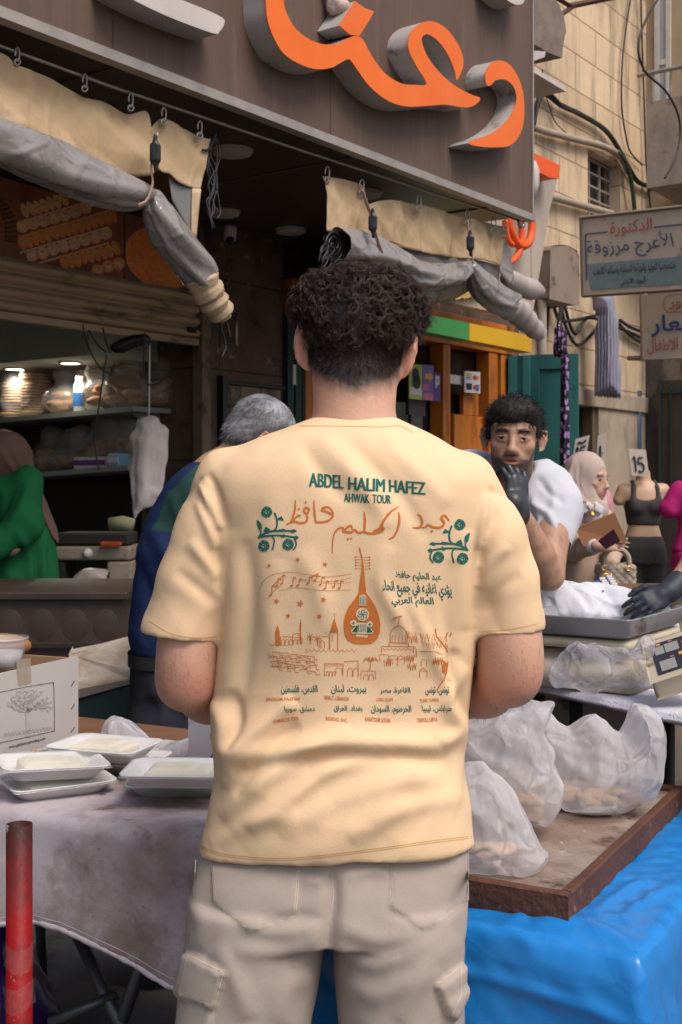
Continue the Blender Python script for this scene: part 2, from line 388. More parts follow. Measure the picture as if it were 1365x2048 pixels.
def normals(V, Fq):
    a, b, c, d = [V[Fq[:, i]] for i in (0, 1, 2, -1)]; n = np.cross(c - a, d - b) if Fq.shape[1] == 4 else np.cross(b - a, c - a)
    N = np.zeros_like(V)
    for i in range(Fq.shape[1]): np.add.at(N, Fq[:, i], n)
    return N / (np.linalg.norm(N, axis=1)[:, None] + 1e-12)
def to_px(V): return UC + V[:, 0] / V[:, 1] * FPX, VH - (V[:, 2] - HC) / V[:, 1] * FPX
def seg_dist(u, v, pts):                          # distance to a polyline, and the place along it (0..1), in pixels
    best = np.full(u.shape, 1e9); tt = np.zeros(u.shape); n = len(pts) - 1
    for i in range(n):
        a, b = np.array(pts[i], float), np.array(pts[i + 1], float); e = b - a
        t = np.clip(((u - a[0]) * e[0] + (v - a[1]) * e[1]) / (e @ e + 1e-9), 0, 1)
        sd = np.hypot(u - a[0] - t * e[0], v - a[1] - t * e[1]); sg = np.sign((u - a[0]) * e[1] - (v - a[1]) * e[0])
        m = sd < np.abs(best); best = np.where(m, sd * np.where(sg == 0, 1, sg), best); tt = np.where(m, (i + t) / n, tt)
    return best, tt
def folds(u, v, lst):                             # cloth folds: (points, width px, height m[, sharpness])
    r = np.zeros(u.shape)
    for pts, w, a in lst:
        sp = [tuple(q) for q in smooth_path(pts, 4)] if len(pts) > 2 else pts
        d, t = seg_dist(u, v, sp); r += a * np.exp(-(d / w) ** 2) * np.sin(np.clip(t, .0, 1) * math.pi) ** .6
    return r
def hand(vx, wrist, fdir, back, r=1.0, curl=(.5, .55, .6, .65), spread=.1, thumb=1, k=.005, thumb_in=.35):
    """five-fingered hand: wrist point, finger direction, back-of-hand normal; thumb = +1/-1 picks the side"""
    f = np.asarray(fdir, float); f /= np.linalg.norm(f); b = np.asarray(back, float); b -= f * (b @ f); b /= np.linalg.norm(b)
    sd = np.cross(f, b) * thumb; w = np.asarray(wrist, float); tips = []
    R = np.stack([sd, b, f]); vx.ell(w + f * .048 * r, (.040 * r, .015 * r, .052 * r), k=.012, R=R); vx.cone(w - f * .01, w + f * .03 * r, .026 * r, .026 * r, k=.012)
    for i in range(4):
        base = w + f * (.088 - .004 * abs(i - 1)) * r + sd * (.030 - .0195 * i) * r; L = (.072, .080, .074, .058)[i] * r; rad = (.0092, .0096, .0090, .0078)[i] * r
        d = f + sd * (.5 - i / 3) * spread; d /= np.linalg.norm(d); ang = 0; p = base
        vx.cone(w + f * .04 * r + sd * (.02 - .013 * i) * r, base, .012 * r, rad * 1.1, k=k)
        for q, (fr, ck) in enumerate(((.45, .8), (.31, 1.1), (.24, .7))):
            ang += curl[i] * ck; dd = d * math.cos(ang) - b * math.sin(ang); e = p + dd * L * fr
            vx.cone(p, e, rad * (1 - .1 * q), rad * (.92 - .1 * q), k=.003); p = e
        tips.append(p)
    t0 = w + f * .025 * r + sd * .026 * r - b * .006; t1 = t0 + (f * .6 + sd * .65 - b * thumb_in) * .040 * r; t2 = t1 + (f * .9 + sd * .15 - b * thumb_in) * .030 * r; t3 = t2 + (f * .95 - sd * .1 - b * thumb_in) * .024 * r
    vx.limb([t0, t1, t2, t3], [.014 * r, .012 * r, .0105 * r, .0085 * r], k=.005)
    return tips
# ------------------------------------------------------------------ writing
_AR = {'ا': 'fe8d', 'أ': 'fe83', 'إ': 'fe87', 'آ': 'fe81', 'ب': 'fe8f4', 'ت': 'fe954', 'ة': 'fe93', 'ث': 'fe994', 'ج': 'fe9d4', 'ح': 'fea14', 'خ': 'fea54', 'د': 'fea9', 'ذ': 'feab', 'ر': 'fead', 'ز': 'feaf', 'س': 'feb14', 'ش': 'feb54', 'ص': 'feb94', 'ض': 'febd4', 'ط': 'fec14', 'ظ': 'fec54', 'ع': 'fec94', 'غ': 'fecd4', 'ف': 'fed14', 'ق': 'fed54', 'ك': 'fed94', 'ل': 'fedd4', 'م': 'fee14', 'ن': 'fee54', 'ه': 'fee94', 'و': 'feed', 'ى': 'feef', 'ي': 'fef14', 'ئ': 'fe894', 'ؤ': 'fe85', 'ء': 'fe80'}
def arabic(s):
    out = []; i = 0; prev = False
    while i < len(s):
        c = s[i]
        if c == 'ل' and i + 1 < len(s) and s[i + 1] in 'اأ':
            out.append(chr((0xfefb if s[i + 1] == 'ا' else 0xfef7) + (1 if prev else 0))); prev = False; i += 2; continue
        if c not in _AR: out.append(c); prev = False; i += 1; continue
        code = _AR[c]; base = int(code[:4], 16); dual = len(code) > 4
        nxt = i + 1 < len(s) and s[i + 1] in _AR and s[i + 1] != 'ء'
        if c == 'ء': out.append(chr(base)); prev = False
        else:
            join = dual and nxt
            out.append(chr(base + (3 if prev and join else 2 if join else 1 if prev else 0))); prev = dual
        i += 1
    return ''.join(reversed(out))
def text_tris(body, bold=0., res=3, maxe=None):
    """(verts in a 0..1 box, triangles, aspect) for a line of writing in Blender's own font"""
    c = bpy.data.curves.new("t", "FONT"); c.body = body; c.resolution_u = res; c.offset = bold; c.fill_mode = "FRONT"
    o = bpy.data.objects.new("t", c); COL.objects.link(o); dg = bpy.context.evaluated_depsgraph_get(); dg.update()
    me = bpy.data.meshes.new_from_object(o.evaluated_get(dg)); bm = bmesh.new(); bm.from_mesh(me)
    bmesh.ops.triangulate(bm, faces=bm.faces); V = np.array([v.co[:2] for v in bm.verts]); lo, hi = V.min(0), V.max(0)
    if maxe:
        for _ in range(6):
            es = [e for e in bm.edges if e.calc_length() > maxe * (hi[0] - lo[0])]
            if not es: break
            bmesh.ops.subdivide_edges(bm, edges=es, cuts=1, use_grid_fill=False); bmesh.ops.triangulate(bm, faces=bm.faces)
    bm.verts.index_update(); V = np.array([v.co[:2] for v in bm.verts]); T = [tuple(v.index for v in f.verts) for f in bm.faces]
    bm.free(); bpy.data.objects.remove(o); bpy.data.curves.remove(c); bpy.data.meshes.remove(me)
    V = (V - lo) / (hi - lo); return V, T, (hi[0] - lo[0]) / (hi[1] - lo[1])
def write_on(mb, body, x0, x1, y0, y1, place, bold=0., slant=0., maxe=None, drop=0.):
    """a line of writing filling x0..x1 by y0..y1 (y1 = foot) of a surface that place(x, y) maps to 3-D"""
    V, T, _ = text_tris(body, bold, maxe=maxe); q = []
    for a, b in V: q.append(place(x0 + (x1 - x0) * a + slant * b * (y0 - y1), y1 + (y0 - y1) * b + drop * a))
    return mb.add(q, T)
# ================================================================== the street and the houses
S0, SF, SW, SH = 3.083, 4.65, 4.0, 4.8            # sign board face, shop front, second sign, stone house
def tx(u, s): return tz(Ps(u, VH, s))[0]           # place along the street of column u on plane s
def zx(u, v, s): return float(Ps(u, v, s)[2])
def poly_s(mb, px, s, depth, n=ND):               # outline on plane s, given thickness backwards
    return mb.prism([Ps(u, v, s, n) for u, v in px], n * depth)
M_ground = mat("street_stone", (.16, .145, .13), .85, (.09, .083, .075), 3, .6, bump=.5, bscale=25, extra=x_spots((.05, .045, .04), 2.5, .6))
mb = MB(); N = 60
pts = [(x, y, .012 * float(0)) for x in np.linspace(-60, 60, N) for y in np.linspace(-40, 120, N)]
mb.grid(pts, N, N); struct("ground", mb, M_ground)
def x_bricks(sc, mortar, row=.5, hh=.25, msz=.012, c2=None):
    def f(m, N, L, mp, last, b):
        tc = N.new("ShaderNodeTexCoord"); br = N.new("ShaderNodeTexBrick"); cx = N.new("ShaderNodeVectorMath"); cx.operation = "DOT_PRODUCT"; cx.inputs[1].default_value = tuple(TD)
        sp = N.new("ShaderNodeSeparateXYZ"); cb = N.new("ShaderNodeCombineXYZ"); L.new(tc.outputs["Object"], cx.inputs[0]); L.new(tc.outputs["Object"], sp.inputs[0])
        L.new(cx.outputs["Value"], cb.inputs[0]); L.new(sp.outputs[2], cb.inputs[1]); L.new(cb.outputs[0], br.inputs["Vector"])
        br.inputs["Scale"].default_value = sc; br.inputs["Mortar Size"].default_value = msz; br.inputs["Brick Width"].default_value = row; br.inputs["Row Height"].default_value = hh
        br.inputs["Mortar Smooth"].default_value = .4; br.offset = .43
        br.inputs["Color1"].default_value = (1, 1, 1, 1); br.inputs["Color2"].default_value = (.88, .85, .82, 1); br.inputs["Mortar"].default_value = (*mortar, 1)
        mx = N.new("ShaderNodeMix"); mx.data_type = "RGBA"; mx.blend_type = "MULTIPLY"; mx.inputs[0].default_value = 1
        if hasattr(last, "is_linked"): L.new(last, mx.inputs[6])
        else: mx.inputs[6].default_value = last
        L.new(br.outputs["Color"], mx.inputs[7])
        bp = N.new("ShaderNodeBump"); bp.inputs["Strength"].default_value = .6; bp.inputs["Distance"].default_value = .02; bp.invert = True
        L.new(br.outputs["Fac"], bp.inputs["Height"]); L.new(bp.outputs[0], b.inputs["Normal"]); return mx.outputs[2]
    return f
M_house = mat("honey_limestone", (.70, .54, .375), .85, (.60, .455, .31), 2.2, .5, bump=.5, bscale=14, extra=chain(x_bricks(1, (.55, .50, .45), .78, .335, .009), x_spots((.20, .15, .11), 1.6, .62, .09, (1, 1, .35)), x_spots((.27, .20, .14), 3.2, .60, .10, (1.5, 1.5, .2), 2., .8)))
M_pier = mat("brown_pier_stone", (.150, .100, .070), .8, (.085, .055, .040), 4, .5, bump=.4, bscale=20, extra=chain(x_bricks(1, (.5, .48, .45), 1.4, .52, .007), x_spots((.04, .028, .022), 5, .6, .08), x_spots((.25, .19, .14), 11, .66, .04)))
M_dark = mat("dark_brown_wall", (.030, .024, .020), .8, (.014, .012, .011), 3, .5, bump=.2)  # very dark brown, varied at random
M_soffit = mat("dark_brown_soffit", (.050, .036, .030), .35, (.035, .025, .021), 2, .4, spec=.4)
M_trim = mat("dull_aluminium_trim", (.40, .34, .30), .45, (.26, .23, .21), 12, .5, metal=.3)
M_board = mat("brown_sign_board", (.135, .088, .068), .6, (.108, .070, .054), 1.3, .6, spec=.18, extra=chain(x_spots((.22, .165, .135), 3, .66, .10, (6, 6, .5), amt=.45), x_spots((.07, .05, .042), 3.5, .63, .1, (4, 4, .6), 3., amt=.6)))
t_end = tx(1062, S0); t_start = -3.0
# ---- bakery building: front wall, pier, soffit, interior
bk = thing("bakery_building", "brown stone bakery front with its dark soffit and open shop interior", "building", Fz(3, SF, 0))
tP0, tP1 = tx(398, SF), tx(566, SF)
obj("pier", MB().fbox(tP0, tP1, SF, SF + .45, 0, 2.9), M_pier, bk)
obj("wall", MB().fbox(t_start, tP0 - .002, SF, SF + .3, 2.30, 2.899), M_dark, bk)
so = MB().fbox(t_start, t_end, S0 + .012, SF + .02, 2.90, 2.96); so.fbox(t_start, t_end + .3, SF + .02, SF + .5, 2.901, 6.5)
obj("soffit", so, M_soffit, bk)
sm = MB()                                          # seams of the soffit panels
for u, v in ((210, 139), (567, 340), (900, 425)):
    t = tz(Pz(u, v, 2.9))[0]; sm.fbox(t, t + .012, S0 + .02, SF, 2.894, 2.901)
obj("soffit_seam", sm, mat("soffit_seam_strip", (.10, .075, .062), .5), bk)
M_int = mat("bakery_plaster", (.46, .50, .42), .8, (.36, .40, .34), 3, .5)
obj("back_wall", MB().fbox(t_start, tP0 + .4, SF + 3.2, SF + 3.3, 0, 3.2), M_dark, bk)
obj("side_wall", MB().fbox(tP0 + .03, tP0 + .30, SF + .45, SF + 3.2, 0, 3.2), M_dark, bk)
obj("ceiling", MB().fbox(t_start, tP0 + .03, SF + .3, SF + 3.2, 2.92, 3.0), M_int, bk)
# pale boxed-in strip over the shelves: its lower edge runs from (0,742) to (330,680)
tb = tP0 - .52
bh = MB(); pA, pB = Ps(330, 682, SF + .35), None
obj("bulkhead", MB().fbox(tb, tP0 + .03, SF + .32, SF + 3.2, 2.125, 2.919), M_int, bk)
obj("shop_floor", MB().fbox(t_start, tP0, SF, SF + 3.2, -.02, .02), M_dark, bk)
# ---- the sign board over it
sb = thing("shop_sign", "wide brown sign board with large orange lettering over the bakery", "sign", Fz(4, S0, 2.9))
obj("board", MB().fbox(t_start, t_end, S0, S0 + .05, 2.905, 4.7), M_board, sb)
e = MB().fbox(t_start, t_end + .02, S0 - .02, S0 + .03, 2.868, 2.904); e.fbox(t_end + .001, t_end + .016, S0 - .012, S0 + .06, 2.9045, 4.7)
obj("trim", e, M_trim, sb)
e = MB()
for t in (1.6, 2.9, 4.15): e.fbox(t, t + .004, S0 - .0015, S0 + .01, 2.91, 4.69)
obj("board_seam", e, mat("board_seam_dark", (.06, .045, .04), .5), sb)
M_or = mat("orange_acrylic", (.80, .155, .012), .45, (.72, .13, .010), 6, .5, spec=.35, extra=x_spots((.62, .17, .06), 5, .63, .08, amt=.6))
M_gr = mat("grey_letter_side", (.45, .42, .41), .5, (.33, .305, .295), 5, .5, extra=x_spots((.12, .10, .09), 8, .64, .05))
def Z1(*q): return [(x * .5128, y * .5128) for x, y in q]
def Z2(*q): return [(665 + x * .5128, y * .5128) for x, y in q]
LET = {
 "ra": smooth_loop(Z2((602, 330), (598, 285), (622, 245), (656, 236), (692, 252), (722, 295), (741, 345), (749, 405), (748, 460), (738, 510), (715, 550), (685, 570), (650, 574), (590, 573), (536, 562), (545, 548), (600, 530), (650, 500), (690, 460), (715, 410), (718, 372), (705, 335), (675, 311), (640, 312), (618, 332)), 7),
 "ayn": smooth_loop([(532, -60), (532, 0), (536, 41), (549, 77), (569, 108), (600, 128), (631, 138), (661, 136), (678, 128), (694, 119), (702, 121)] + Z2((100, 275), (140, 330), (190, 375), (240, 403), (300, 416), (380, 412), (440, 408), (520, 419), (560, 407), (577, 383), (545, 370), (500, 347), (455, 316), (410, 272), (375, 225), (354, 178), (350, 147), (370, 133), (400, 149), (430, 180), (457, 225), (477, 275), (484, 311), (497, 296), (512, 250), (505, 205), (480, 155), (440, 107), (390, 83), (345, 91), (310, 121), (297, 160), (300, 200), (330, 260), (368, 326), (330, 331), (270, 325), (210, 290), (170, 242), (140, 192), (118, 152)) + [(711, 72), (700, 75), (682, 84), (663, 89), (640, 87), (615, 76), (590, 55), (574, 26), (568, 0), (568, -60)], 5),
 "dot": [(711, 2), (730, 16), (749, 23), (737, 44), (719, 72), (700, 69), (679, 51)],
}
FD = .115
for k, px in LET.items():
    px = [tuple(q) for q in px]
    obj("letter_face", poly_s(MB(), px, S0 - FD - .004, .004), M_or, sb)
    obj("letter_side", poly_s(MB(), px, S0 - FD, FD - .001), M_gr, sb)
bar = smooth_loop([(230, -30), (250, -10), (330, 30), (425, 66), (440, 62), (449, 48), (445, 35), (400, 14), (330, -14), (290, -32)], 3)
M_wl = mat("weathered_white_letter", (.55, .50, .46), .55, (.42, .38, .35), 5, .5)
obj("letter_face", poly_s(MB(), [tuple(q) for q in bar], S0 - FD - .004, .004), M_wl, sb); obj("letter_side", poly_s(MB(), [tuple(q) for q in bar], S0 - FD, FD - .001), M_gr, sb)
bar = smooth_loop([(990, -30), (1005, -8), (1028, 8), (1044, 8), (1050, -2), (1052, -30)], 3)
obj("letter_face", poly_s(MB(), [tuple(q) for q in bar], S0 - FD - .004, .004), M_wl, sb); obj("letter_side", poly_s(MB(), [tuple(q) for q in bar], S0 - FD, FD - .001), M_gr, sb)
# bunched-up paper stuffed behind the dot
v = Vox(Ps(640, 40, S0 - .1) - .15, Ps(700, -20, S0 - .1) + .15, .006); c = Ps(676, 10, S0 - .06)
v.ell(c, (.05, .04, .045)); v.cone(c, c + np.array([-.05, 0, .07]), .03, .02, k=.02); V, Q = v.mesh(); V = V + normals(V, Q) * (crease(V, 22, 7, 4)[:, None] * .03)
o = obj("crumpled_paper", (V, Q), mat("pinkish_paper", (.58, .47, .43), .8, (.45, .33, .30), 20), None, True); tag(o, "crumpled pinkish paper wedged behind the orange dot of the sign", "paper")
# ---- soffit lights
M_lamp = mat("frosted_lamp_disc", (.42, .38, .35), .5, (.34, .30, .28), 6)
lp = None
for u, v_, lab in ((465, 298, "round white ceiling light beside the hanging curtain corner"), (447, 422, "round white ceiling light above the security camera"), (582, 457, "round white ceiling light deepest under the soffit near the curly head"), (728, 383, "round ceiling light peeking above the rolled beige curtain")):
    q = Pz(u, v_, 2.9)
    if lp is None:
        lp = thing("ceiling_light", lab, "ceiling light", q, "round ceiling lights under the soffit")
        obj("diffuser", MB().lathe(q, [(.0, -.028), (.07, -.028), (.086, -.022), (.088, -.008)], 28), M_lamp, lp, True); obj("rim", MB().lathe(q, [(.0885, -.010), (.0935, -.008), (.0935, -.0005), (.0885, -.0005)], 28), M_trim, lp, True)
    else: copy_thing(lp, q, label=lab)
# ---- security camera on the pier top
q = Ps(460, 470, SF - .10)
sc_ = thing("security_camera", "small white dome security camera at the top of the stone pier", "camera", q)
M_wp = mat("white_plastic", (.62, .60, .57), .4, (.5, .48, .45), 9); M_blk = mat("black_plastic", (.012, .012, .013), .3, (.02, .02, .02), 9)
obj("housing", MB().lathe(q + (0, 0, -.02), [(0, .075), (.03, .075), (.036, .06), (.036, 0), (.03, -.012), (0, -.012)], 18, (.1, -.2, 1)), M_wp, sc_, True)
obj("lens", MB().lathe(q + (.005, -.026, -.035), [(.0, -.016), (.018, -.012), (.024, 0), (.024, .012), (0, .012)], 18, (-.1, .9, .45)), M_blk, sc_, True)
obj("bracket", MB().tube([q + (0, 0, .05), Ps(462, 452, SF + .02)], .014, 8), M_wp, sc_)
# ---- roller shutter, half raised, with its guide rail
sh = thing("roller_shutter", "half raised beige roller shutter with dirty slats over the bakery opening", "shutter", Fz(3, SF, 2.2))
M_sh = mat("dirty_shutter_paint", (.42, .295, .19), .6, (.32, .22, .14), 4, .5, extra=chain(x_spots((.08, .05, .03), 3, .62, .08, (1, 1, 3)), x_spots((.16, .07, .03), 14, .68, .04)))
mb = MB(); prof = []
zb, zt = zx(200, 652, SF - .04), zx(200, 548, SF - .04)
ns = 4; hs = (zt - zb) / ns
for i in range(ns):
    z0 = zb + i * hs
    for a in np.linspace(0, 1, 9): prof.append((-.028 * math.sin(a * math.pi) ** .7, z0 + .006 + (hs - .012) * a))
    prof.append((.004, z0 + hs))
pts = []
for t in np.linspace(t_start, tP0 - .055, 40):
    for s_, z in prof: pts.append(Fz(t, SF - .035 + s_, z))
mb.grid(pts, 40, len(prof)); obj("slats", mb, M_sh, sh, True)
obj("bottom_bar", MB().fbox(t_start, tP0 - .055, SF - .06, SF - .02, zb - .035, zb + .003), M_sh, sh, bev=.006)
obj("guide_rail", MB().fbox(tP0 - .053, tP0 + .02, SF - .075, SF - .003, 0.02, zt + .06), mat("guide_rail_paint", (.19, .135, .09), .6, (.11, .075, .05), 5, extra=x_spots((.05, .03, .02), 6, .6)), sh, bev=.004)
obj("hasp", MB().fbox(tP0 - .16, tP0 - .10, SF - .075, SF - .06, zb + .03, zb + .06), M_dark, sh)
# ---- food posters over the shutter
fp = thing("food_poster", "printed poster of pastry trays above the raised shutter", "poster", Ps(130, 460, SF - .02))
sP = SF - .018
M_fb = mat("poster_brown_print", (.30, .10, .05), .4, (.14, .045, .025), 9)
obj("sheet", MB().prism([Ps(u, w, sP) for u, w in ((-80, 330), (248, 425), (248, 565), (-80, 515))], ND * .006), M_fb, fp)
cols = {"tan": mat("printed_pastry_tan", (.80, .42, .20), .5, (.55, .24, .10), 40), "orange": mat("printed_pastry_orange", (.75, .28, .08), .5, (.52, .15, .04), 40), "green": mat("printed_pistachio", (.42, .38, .10), .5, (.3, .24, .06), 60), "line": mat("printed_tray_edge", (.55, .40, .32), .5)}
bms = {k: MB() for k in cols}
def blob(mbq, u, w, a, b, ang, s_):
    c, sn = math.cos(ang), math.sin(ang)
    ring = [Ps(u + a * math.cos(q) * c - b * math.sin(q) * sn, w + a * math.cos(q) * sn + b * math.sin(q) * c, s_) for q in np.linspace(0, 2 * math.pi, 10, endpoint=False)]
    mbq.add(ring, [tuple(range(10))])
rr = random.Random(3)
for row, (u0, v0, kind) in enumerate(((50, 410, "tan"), (46, 442, "tan"), (44, 474, "orange"), (44, 506, "tan"), (50, 538, "orange"), (70, 566, "orange"), (120, 590, "tan"))):
    L = 205; st_ = 13 if row % 2 == 0 else 21
    fits = lambda u, w: u < 243 and 372 + u * .2 < w < 506 + u * .19
    for i in range(int(L / st_)):
        u = u0 + i * st_; w = v0 + 12 - .30 * i * st_ + rr.uniform(-1.5, 1.5)
        if not fits(u, w): continue
        if st_ == 13: blob(bms[kind], u, w, 16, 7.4, 1.15 + rr.uniform(-.12, .12), sP - .0015 - .0002 * (i % 2))
        else: blob(bms[kind], u, w, 13, 13, rr.uniform(-.4, .4), sP - .0015); blob(bms["line"], u, w + 1, 7, 5, 0, sP - .0024)
        if (row + i) % 3 != 1: blob(bms["green"], u + rr.uniform(-2, 2), w - 2 + rr.uniform(-2, 1), 4.5, 2.8, rr.uniform(-.6, .4), sP - .0032)
    if fits(u0 + 100, v0 + 2): bms["line"].add([Ps(u0 - 4, v0 + 30, sP - .001), Ps(u0 + L * .85, v0 + 30 - L * .255, sP - .001), Ps(u0 + L * .85, v0 + 33.5 - L * .255, sP - .001), Ps(u0 - 4, v0 + 33.5, sP - .001)], [(0, 1, 2, 3)])
for k in cols: obj("printed_pastry" if k != "line" else "printed_tray_edge", bms[k], cols[k], fp)
mb = MB()
for i in range(16):
    a = .2 + i * .1; mb.tube([Ps(-60 + 95 * math.sin(a) , 470 - 100 * math.cos(a), sP - .003), Ps(-60 + 72 * math.sin(a), 470 - 85 * math.cos(a), sP - .003)], .006, 5)
obj("printed_basket", mb, mat("printed_basket_brown", (.12, .04, .03), .5), fp)
kp = thing("knafeh_poster", "printed poster of an orange crumbly dessert beside the pastry poster", "poster", Ps(320, 500, SF - .02))
obj("sheet", MB().prism([Ps(u, w, sP) for u, w in ((250, 425), (396, 468), (396, 592), (250, 565))], ND * .006), mat("poster_grey_print", (.20, .10, .07), .45, (.13, .05, .03), 3), kp)
ring = [Ps(322 + 72 * math.cos(q), 516 + 62 * math.sin(q) + 12 * math.cos(q), sP - .002) for q in np.linspace(0, 2 * math.pi, 40, endpoint=False)]
ring = [Ps(min(394, max(252, to_px(q[None])[0][0])), min(588, to_px(q[None])[1][0]), sP - .002) for q in ring]
obj("printed_dessert", MB().add(ring, [tuple(range(40))]), mat("printed_knafeh_orange", (.80, .25, .05), .5, (.60, .15, .03), 30, .5, extra=x_spots((.30, .17, .06), 40, .6, .05)), kp)
# ---- pier hardware: torn notice boards, pale door bolt
pb = thing("torn_notice_board", "torn pale notice board in a black frame low on the stone pier", "board", Ps(505, 830, SF - .02))
M_torn = mat("torn_paper_and_glue", (.26, .19, .13), .8, (.09, .065, .05), 9, .4, extra=x_spots((.035, .028, .024), 10, .58, .05, (1, 1, .4)))
obj("sheet", MB().fbox(tx(443, SF), tx(556, SF), SF - .02, SF - .004, zx(500, 948, SF), zx(500, 775, SF)), M_torn, pb)
e = MB()
for w in (768, 812, 880): e.fbox(tx(440, SF), tx(560, SF), SF - .045, SF - .021, zx(500, w + 6, SF), zx(500, w, SF))
e.fbox(tx(434, SF), tx(443, SF), SF - .05, SF - .003, zx(500, 960, SF), zx(500, 758, SF)); obj("frame", e, M_blk, pb, bev=.003)
q = Ps(474, 660, SF - .03); o = obj("pull_handle", MB().tube([q + (0, 0, .09), q + (0, -.03, .085), q + (0, -.035, 0), q + (0, -.03, -.085), q + (0, 0, -.09)], .011, 8), mat("worn_steel", (.42, .40, .38), .35, (.3, .28, .26), 20, metal=.7), None, True); tag(o, "worn steel pull handle on the stone pier", "handle")
# ---- second shop: sign with green and yellow band, orange door, posters, teal leaves
M_sg2 = mat("grey_beige_panel", (.43, .36, .30), .6, (.34, .28, .24), 3, extra=x_spots((.22, .17, .13), 4, .64, .06, (3, 3, .4)))
s2 = thing("second_shop_sign", "grey beige sign with green and yellow band beyond the brown board", "sign", Ps(960, 640, SW))
obj("panel", poly_s(MB(), [(690, 560), (1064, 640), (1100, 420), (1122, 330), (1035, 300), (690, 300)], SW + .01, .06), M_sg2, s2)
def band(u0, u1, m, nm):
    f = lambda u: (630 + (u - 860) * .205, 665 + (u - 860) * .196)
    mb = MB(); q = [Ps(u0, f(u0)[0], SW - .06), Ps(u1, f(u1)[0], SW - .06), Ps(u1, f(u1)[1], SW - .06), Ps(u0, f(u0)[1], SW - .06)]
    obj(nm, mb.prism(q, ND * .10), m, s2)
band(700, 938, mat("green_band", (.055, .26, .075), .45, (.045, .21, .06), 8), "green_band"); band(939.5, 1064, mat("yellow_band", (.62, .36, .015), .45, (.55, .31, .015), 8), "yellow_band")
mb = MB()
for i, u in enumerate((862, 884, 905, 921, 938, 954)):
    w = 598 - (u - 862) * .12
    poly_s(mb, [tuple(q) for q in smooth_loop([(u - 9, w - 2), (u - 3, w + 8), (u + 4, w + 4), (u + 10, w + 7), (u + 11, w - 5), (u, w - 9)], 3)], SW - .03, .035)
obj("yellow_lettering", mb, mat("yellow_letter", (.50, .36, .12), .5, (.42, .30, .10), 10), s2)
def loopy(pts, w): return pts
lt = MB()
poly_s(lt, [(1062, 302), (1068, 305), (1121, 331), (1119, 357), (1100, 355), (1062, 336)], SW - .14, .135)
obj("letter_face", lt, mat("orange_red_acrylic", (.78, .11, .02), .45, (.70, .09, .018), 8), s2)
lt = MB(); M_o2 = bpy.data.materials["orange_red_acrylic"]
for path, r in (([(1018, 436), (1022, 462), (1034, 486), (1046, 492), (1058, 484), (1064, 460), (1064, 430)], .030), ([(1041, 436), (1044, 470), (1040, 500), (1030, 518), (1018, 526)], .022), ([(1010, 440), (1016, 478), (1026, 490)], .02)):
    lt.tube([Ps(u, w, SW - .10) for u, w in [tuple(q) for q in smooth_path(path, 5)]], r, 8)
obj("orange_lettering", lt, M_o2, s2, True)
obj("white_edge_piece", MB().tube([Ps(1066, w, SW - .16) for w in (322, 340, 370, 395)], [.02, .045, .045, .02], 10), M_wl, s2, True)
b2 = thing("timber_shop", "orange timber shop doorway with dark glass beside the stone pier", "building", Fz(7, SF, 0))
M_wood = mat("orange_varnished_wood", (.52, .165, .022), .45, (.36, .105, .018), 6, .5, stretch=(1, 1, .2), extra=x_spots((.10, .035, .012), 5, .6, .08), spec=.4)
tD0, tD1 = tP1 + .02, tx(1016, SF); zl = zx(960, 690, SF)
fr = MB(); fr.fbox(tD0, tD1, SF - .06, SF + .08, zl - .05, zl + .18)
fr.fbox(tD0, tD1, SF - .10, SF - .062, zl + .06, zl + .10); fr.fbox(tD0, tD1, SF - .085, SF - .062, zl + .115, zl + .135)
obj("lintel", fr, M_wood, b2, bev=.006)
for u0, u1 in ((992, 1016), (968, 985), (876, 890), (600, 616)):
    obj("door_post", MB().fbox(tx(u0, SF), tx(u1, SF), SF - .05, SF + .07, 0.02, zl - .052), M_wood, b2, bev=.006)
for u0, u1, z0, z1 in ((912, 968, 0.05, 1.95), (930, 960, 1.95, 2.12)):
    obj("door_panel", MB().fbox(tx(u0, SF), tx(u1, SF), SF + .01, SF + .05, z0, z1), M_wood, b2, bev=.005)
M_glass = mat("dark_shop_glass", (.012, .010, .010), .12, (.03, .022, .02), 2, .4, spec=.5)
obj("glazing", MB().fbox(tD0, tD1, SF + .085, SF + .10, .02, zl), M_glass, b2)
obj("wall", MB().fbox(tD0 - .02, tx(1064, SF), SF + .12, SF + .4, 0, 6.5), M_pier, b2)
obj("transom_rail", MB().fbox(tx(880, SF), tx(935, SF), SF - .02, SF + .012, zx(905, 768, SF), zx(905, 750, SF)), M_wp, b2)
obj("upper_wall", MB().fbox(tP1 + .01, t_end + .9, SW + .09, SF - .11, zl + .20, 3.4), M_dark, b2)
cu = MB()                                          # half seen things behind the glass
for u0, u1, w0, w1 in ((835, 868, 800, 830), (840, 862, 830, 900), (886, 900, 775, 880)):
    cu.fbox(tx(u0, SF), tx(u1, SF), SF + .07, SF + .083, zx(850, w1, SF), zx(850, w0, SF))
obj("window_display", cu, mat("shop_display_grey", (.13, .12, .12), .6, (.07, .06, .07), 8), b2)
gd = MB()
for u in (566, 582, 596): gd.fbox(tx(u, SF), tx(u + 12, SF), SF - .04, SF + .02, .02, zx(u, 635, SF))
obj("side_leaf", gd, mat("dark_teal_paint", (.012, .045, .04), .5, (.008, .03, .028), 6), b2)
gw = MB(); gw.fbox(tx(575.5, SF), tx(580, SF), SF - .05, SF - .04, zx(577, 700, SF), zx(577, 688, SF)); gw.fbox(tx(574.5, SF), tx(580, SF), SF - .05, SF - .041, zx(577, 770, SF), zx(577, 730, SF))
obj("white_sticker", gw, M_wp, b2)
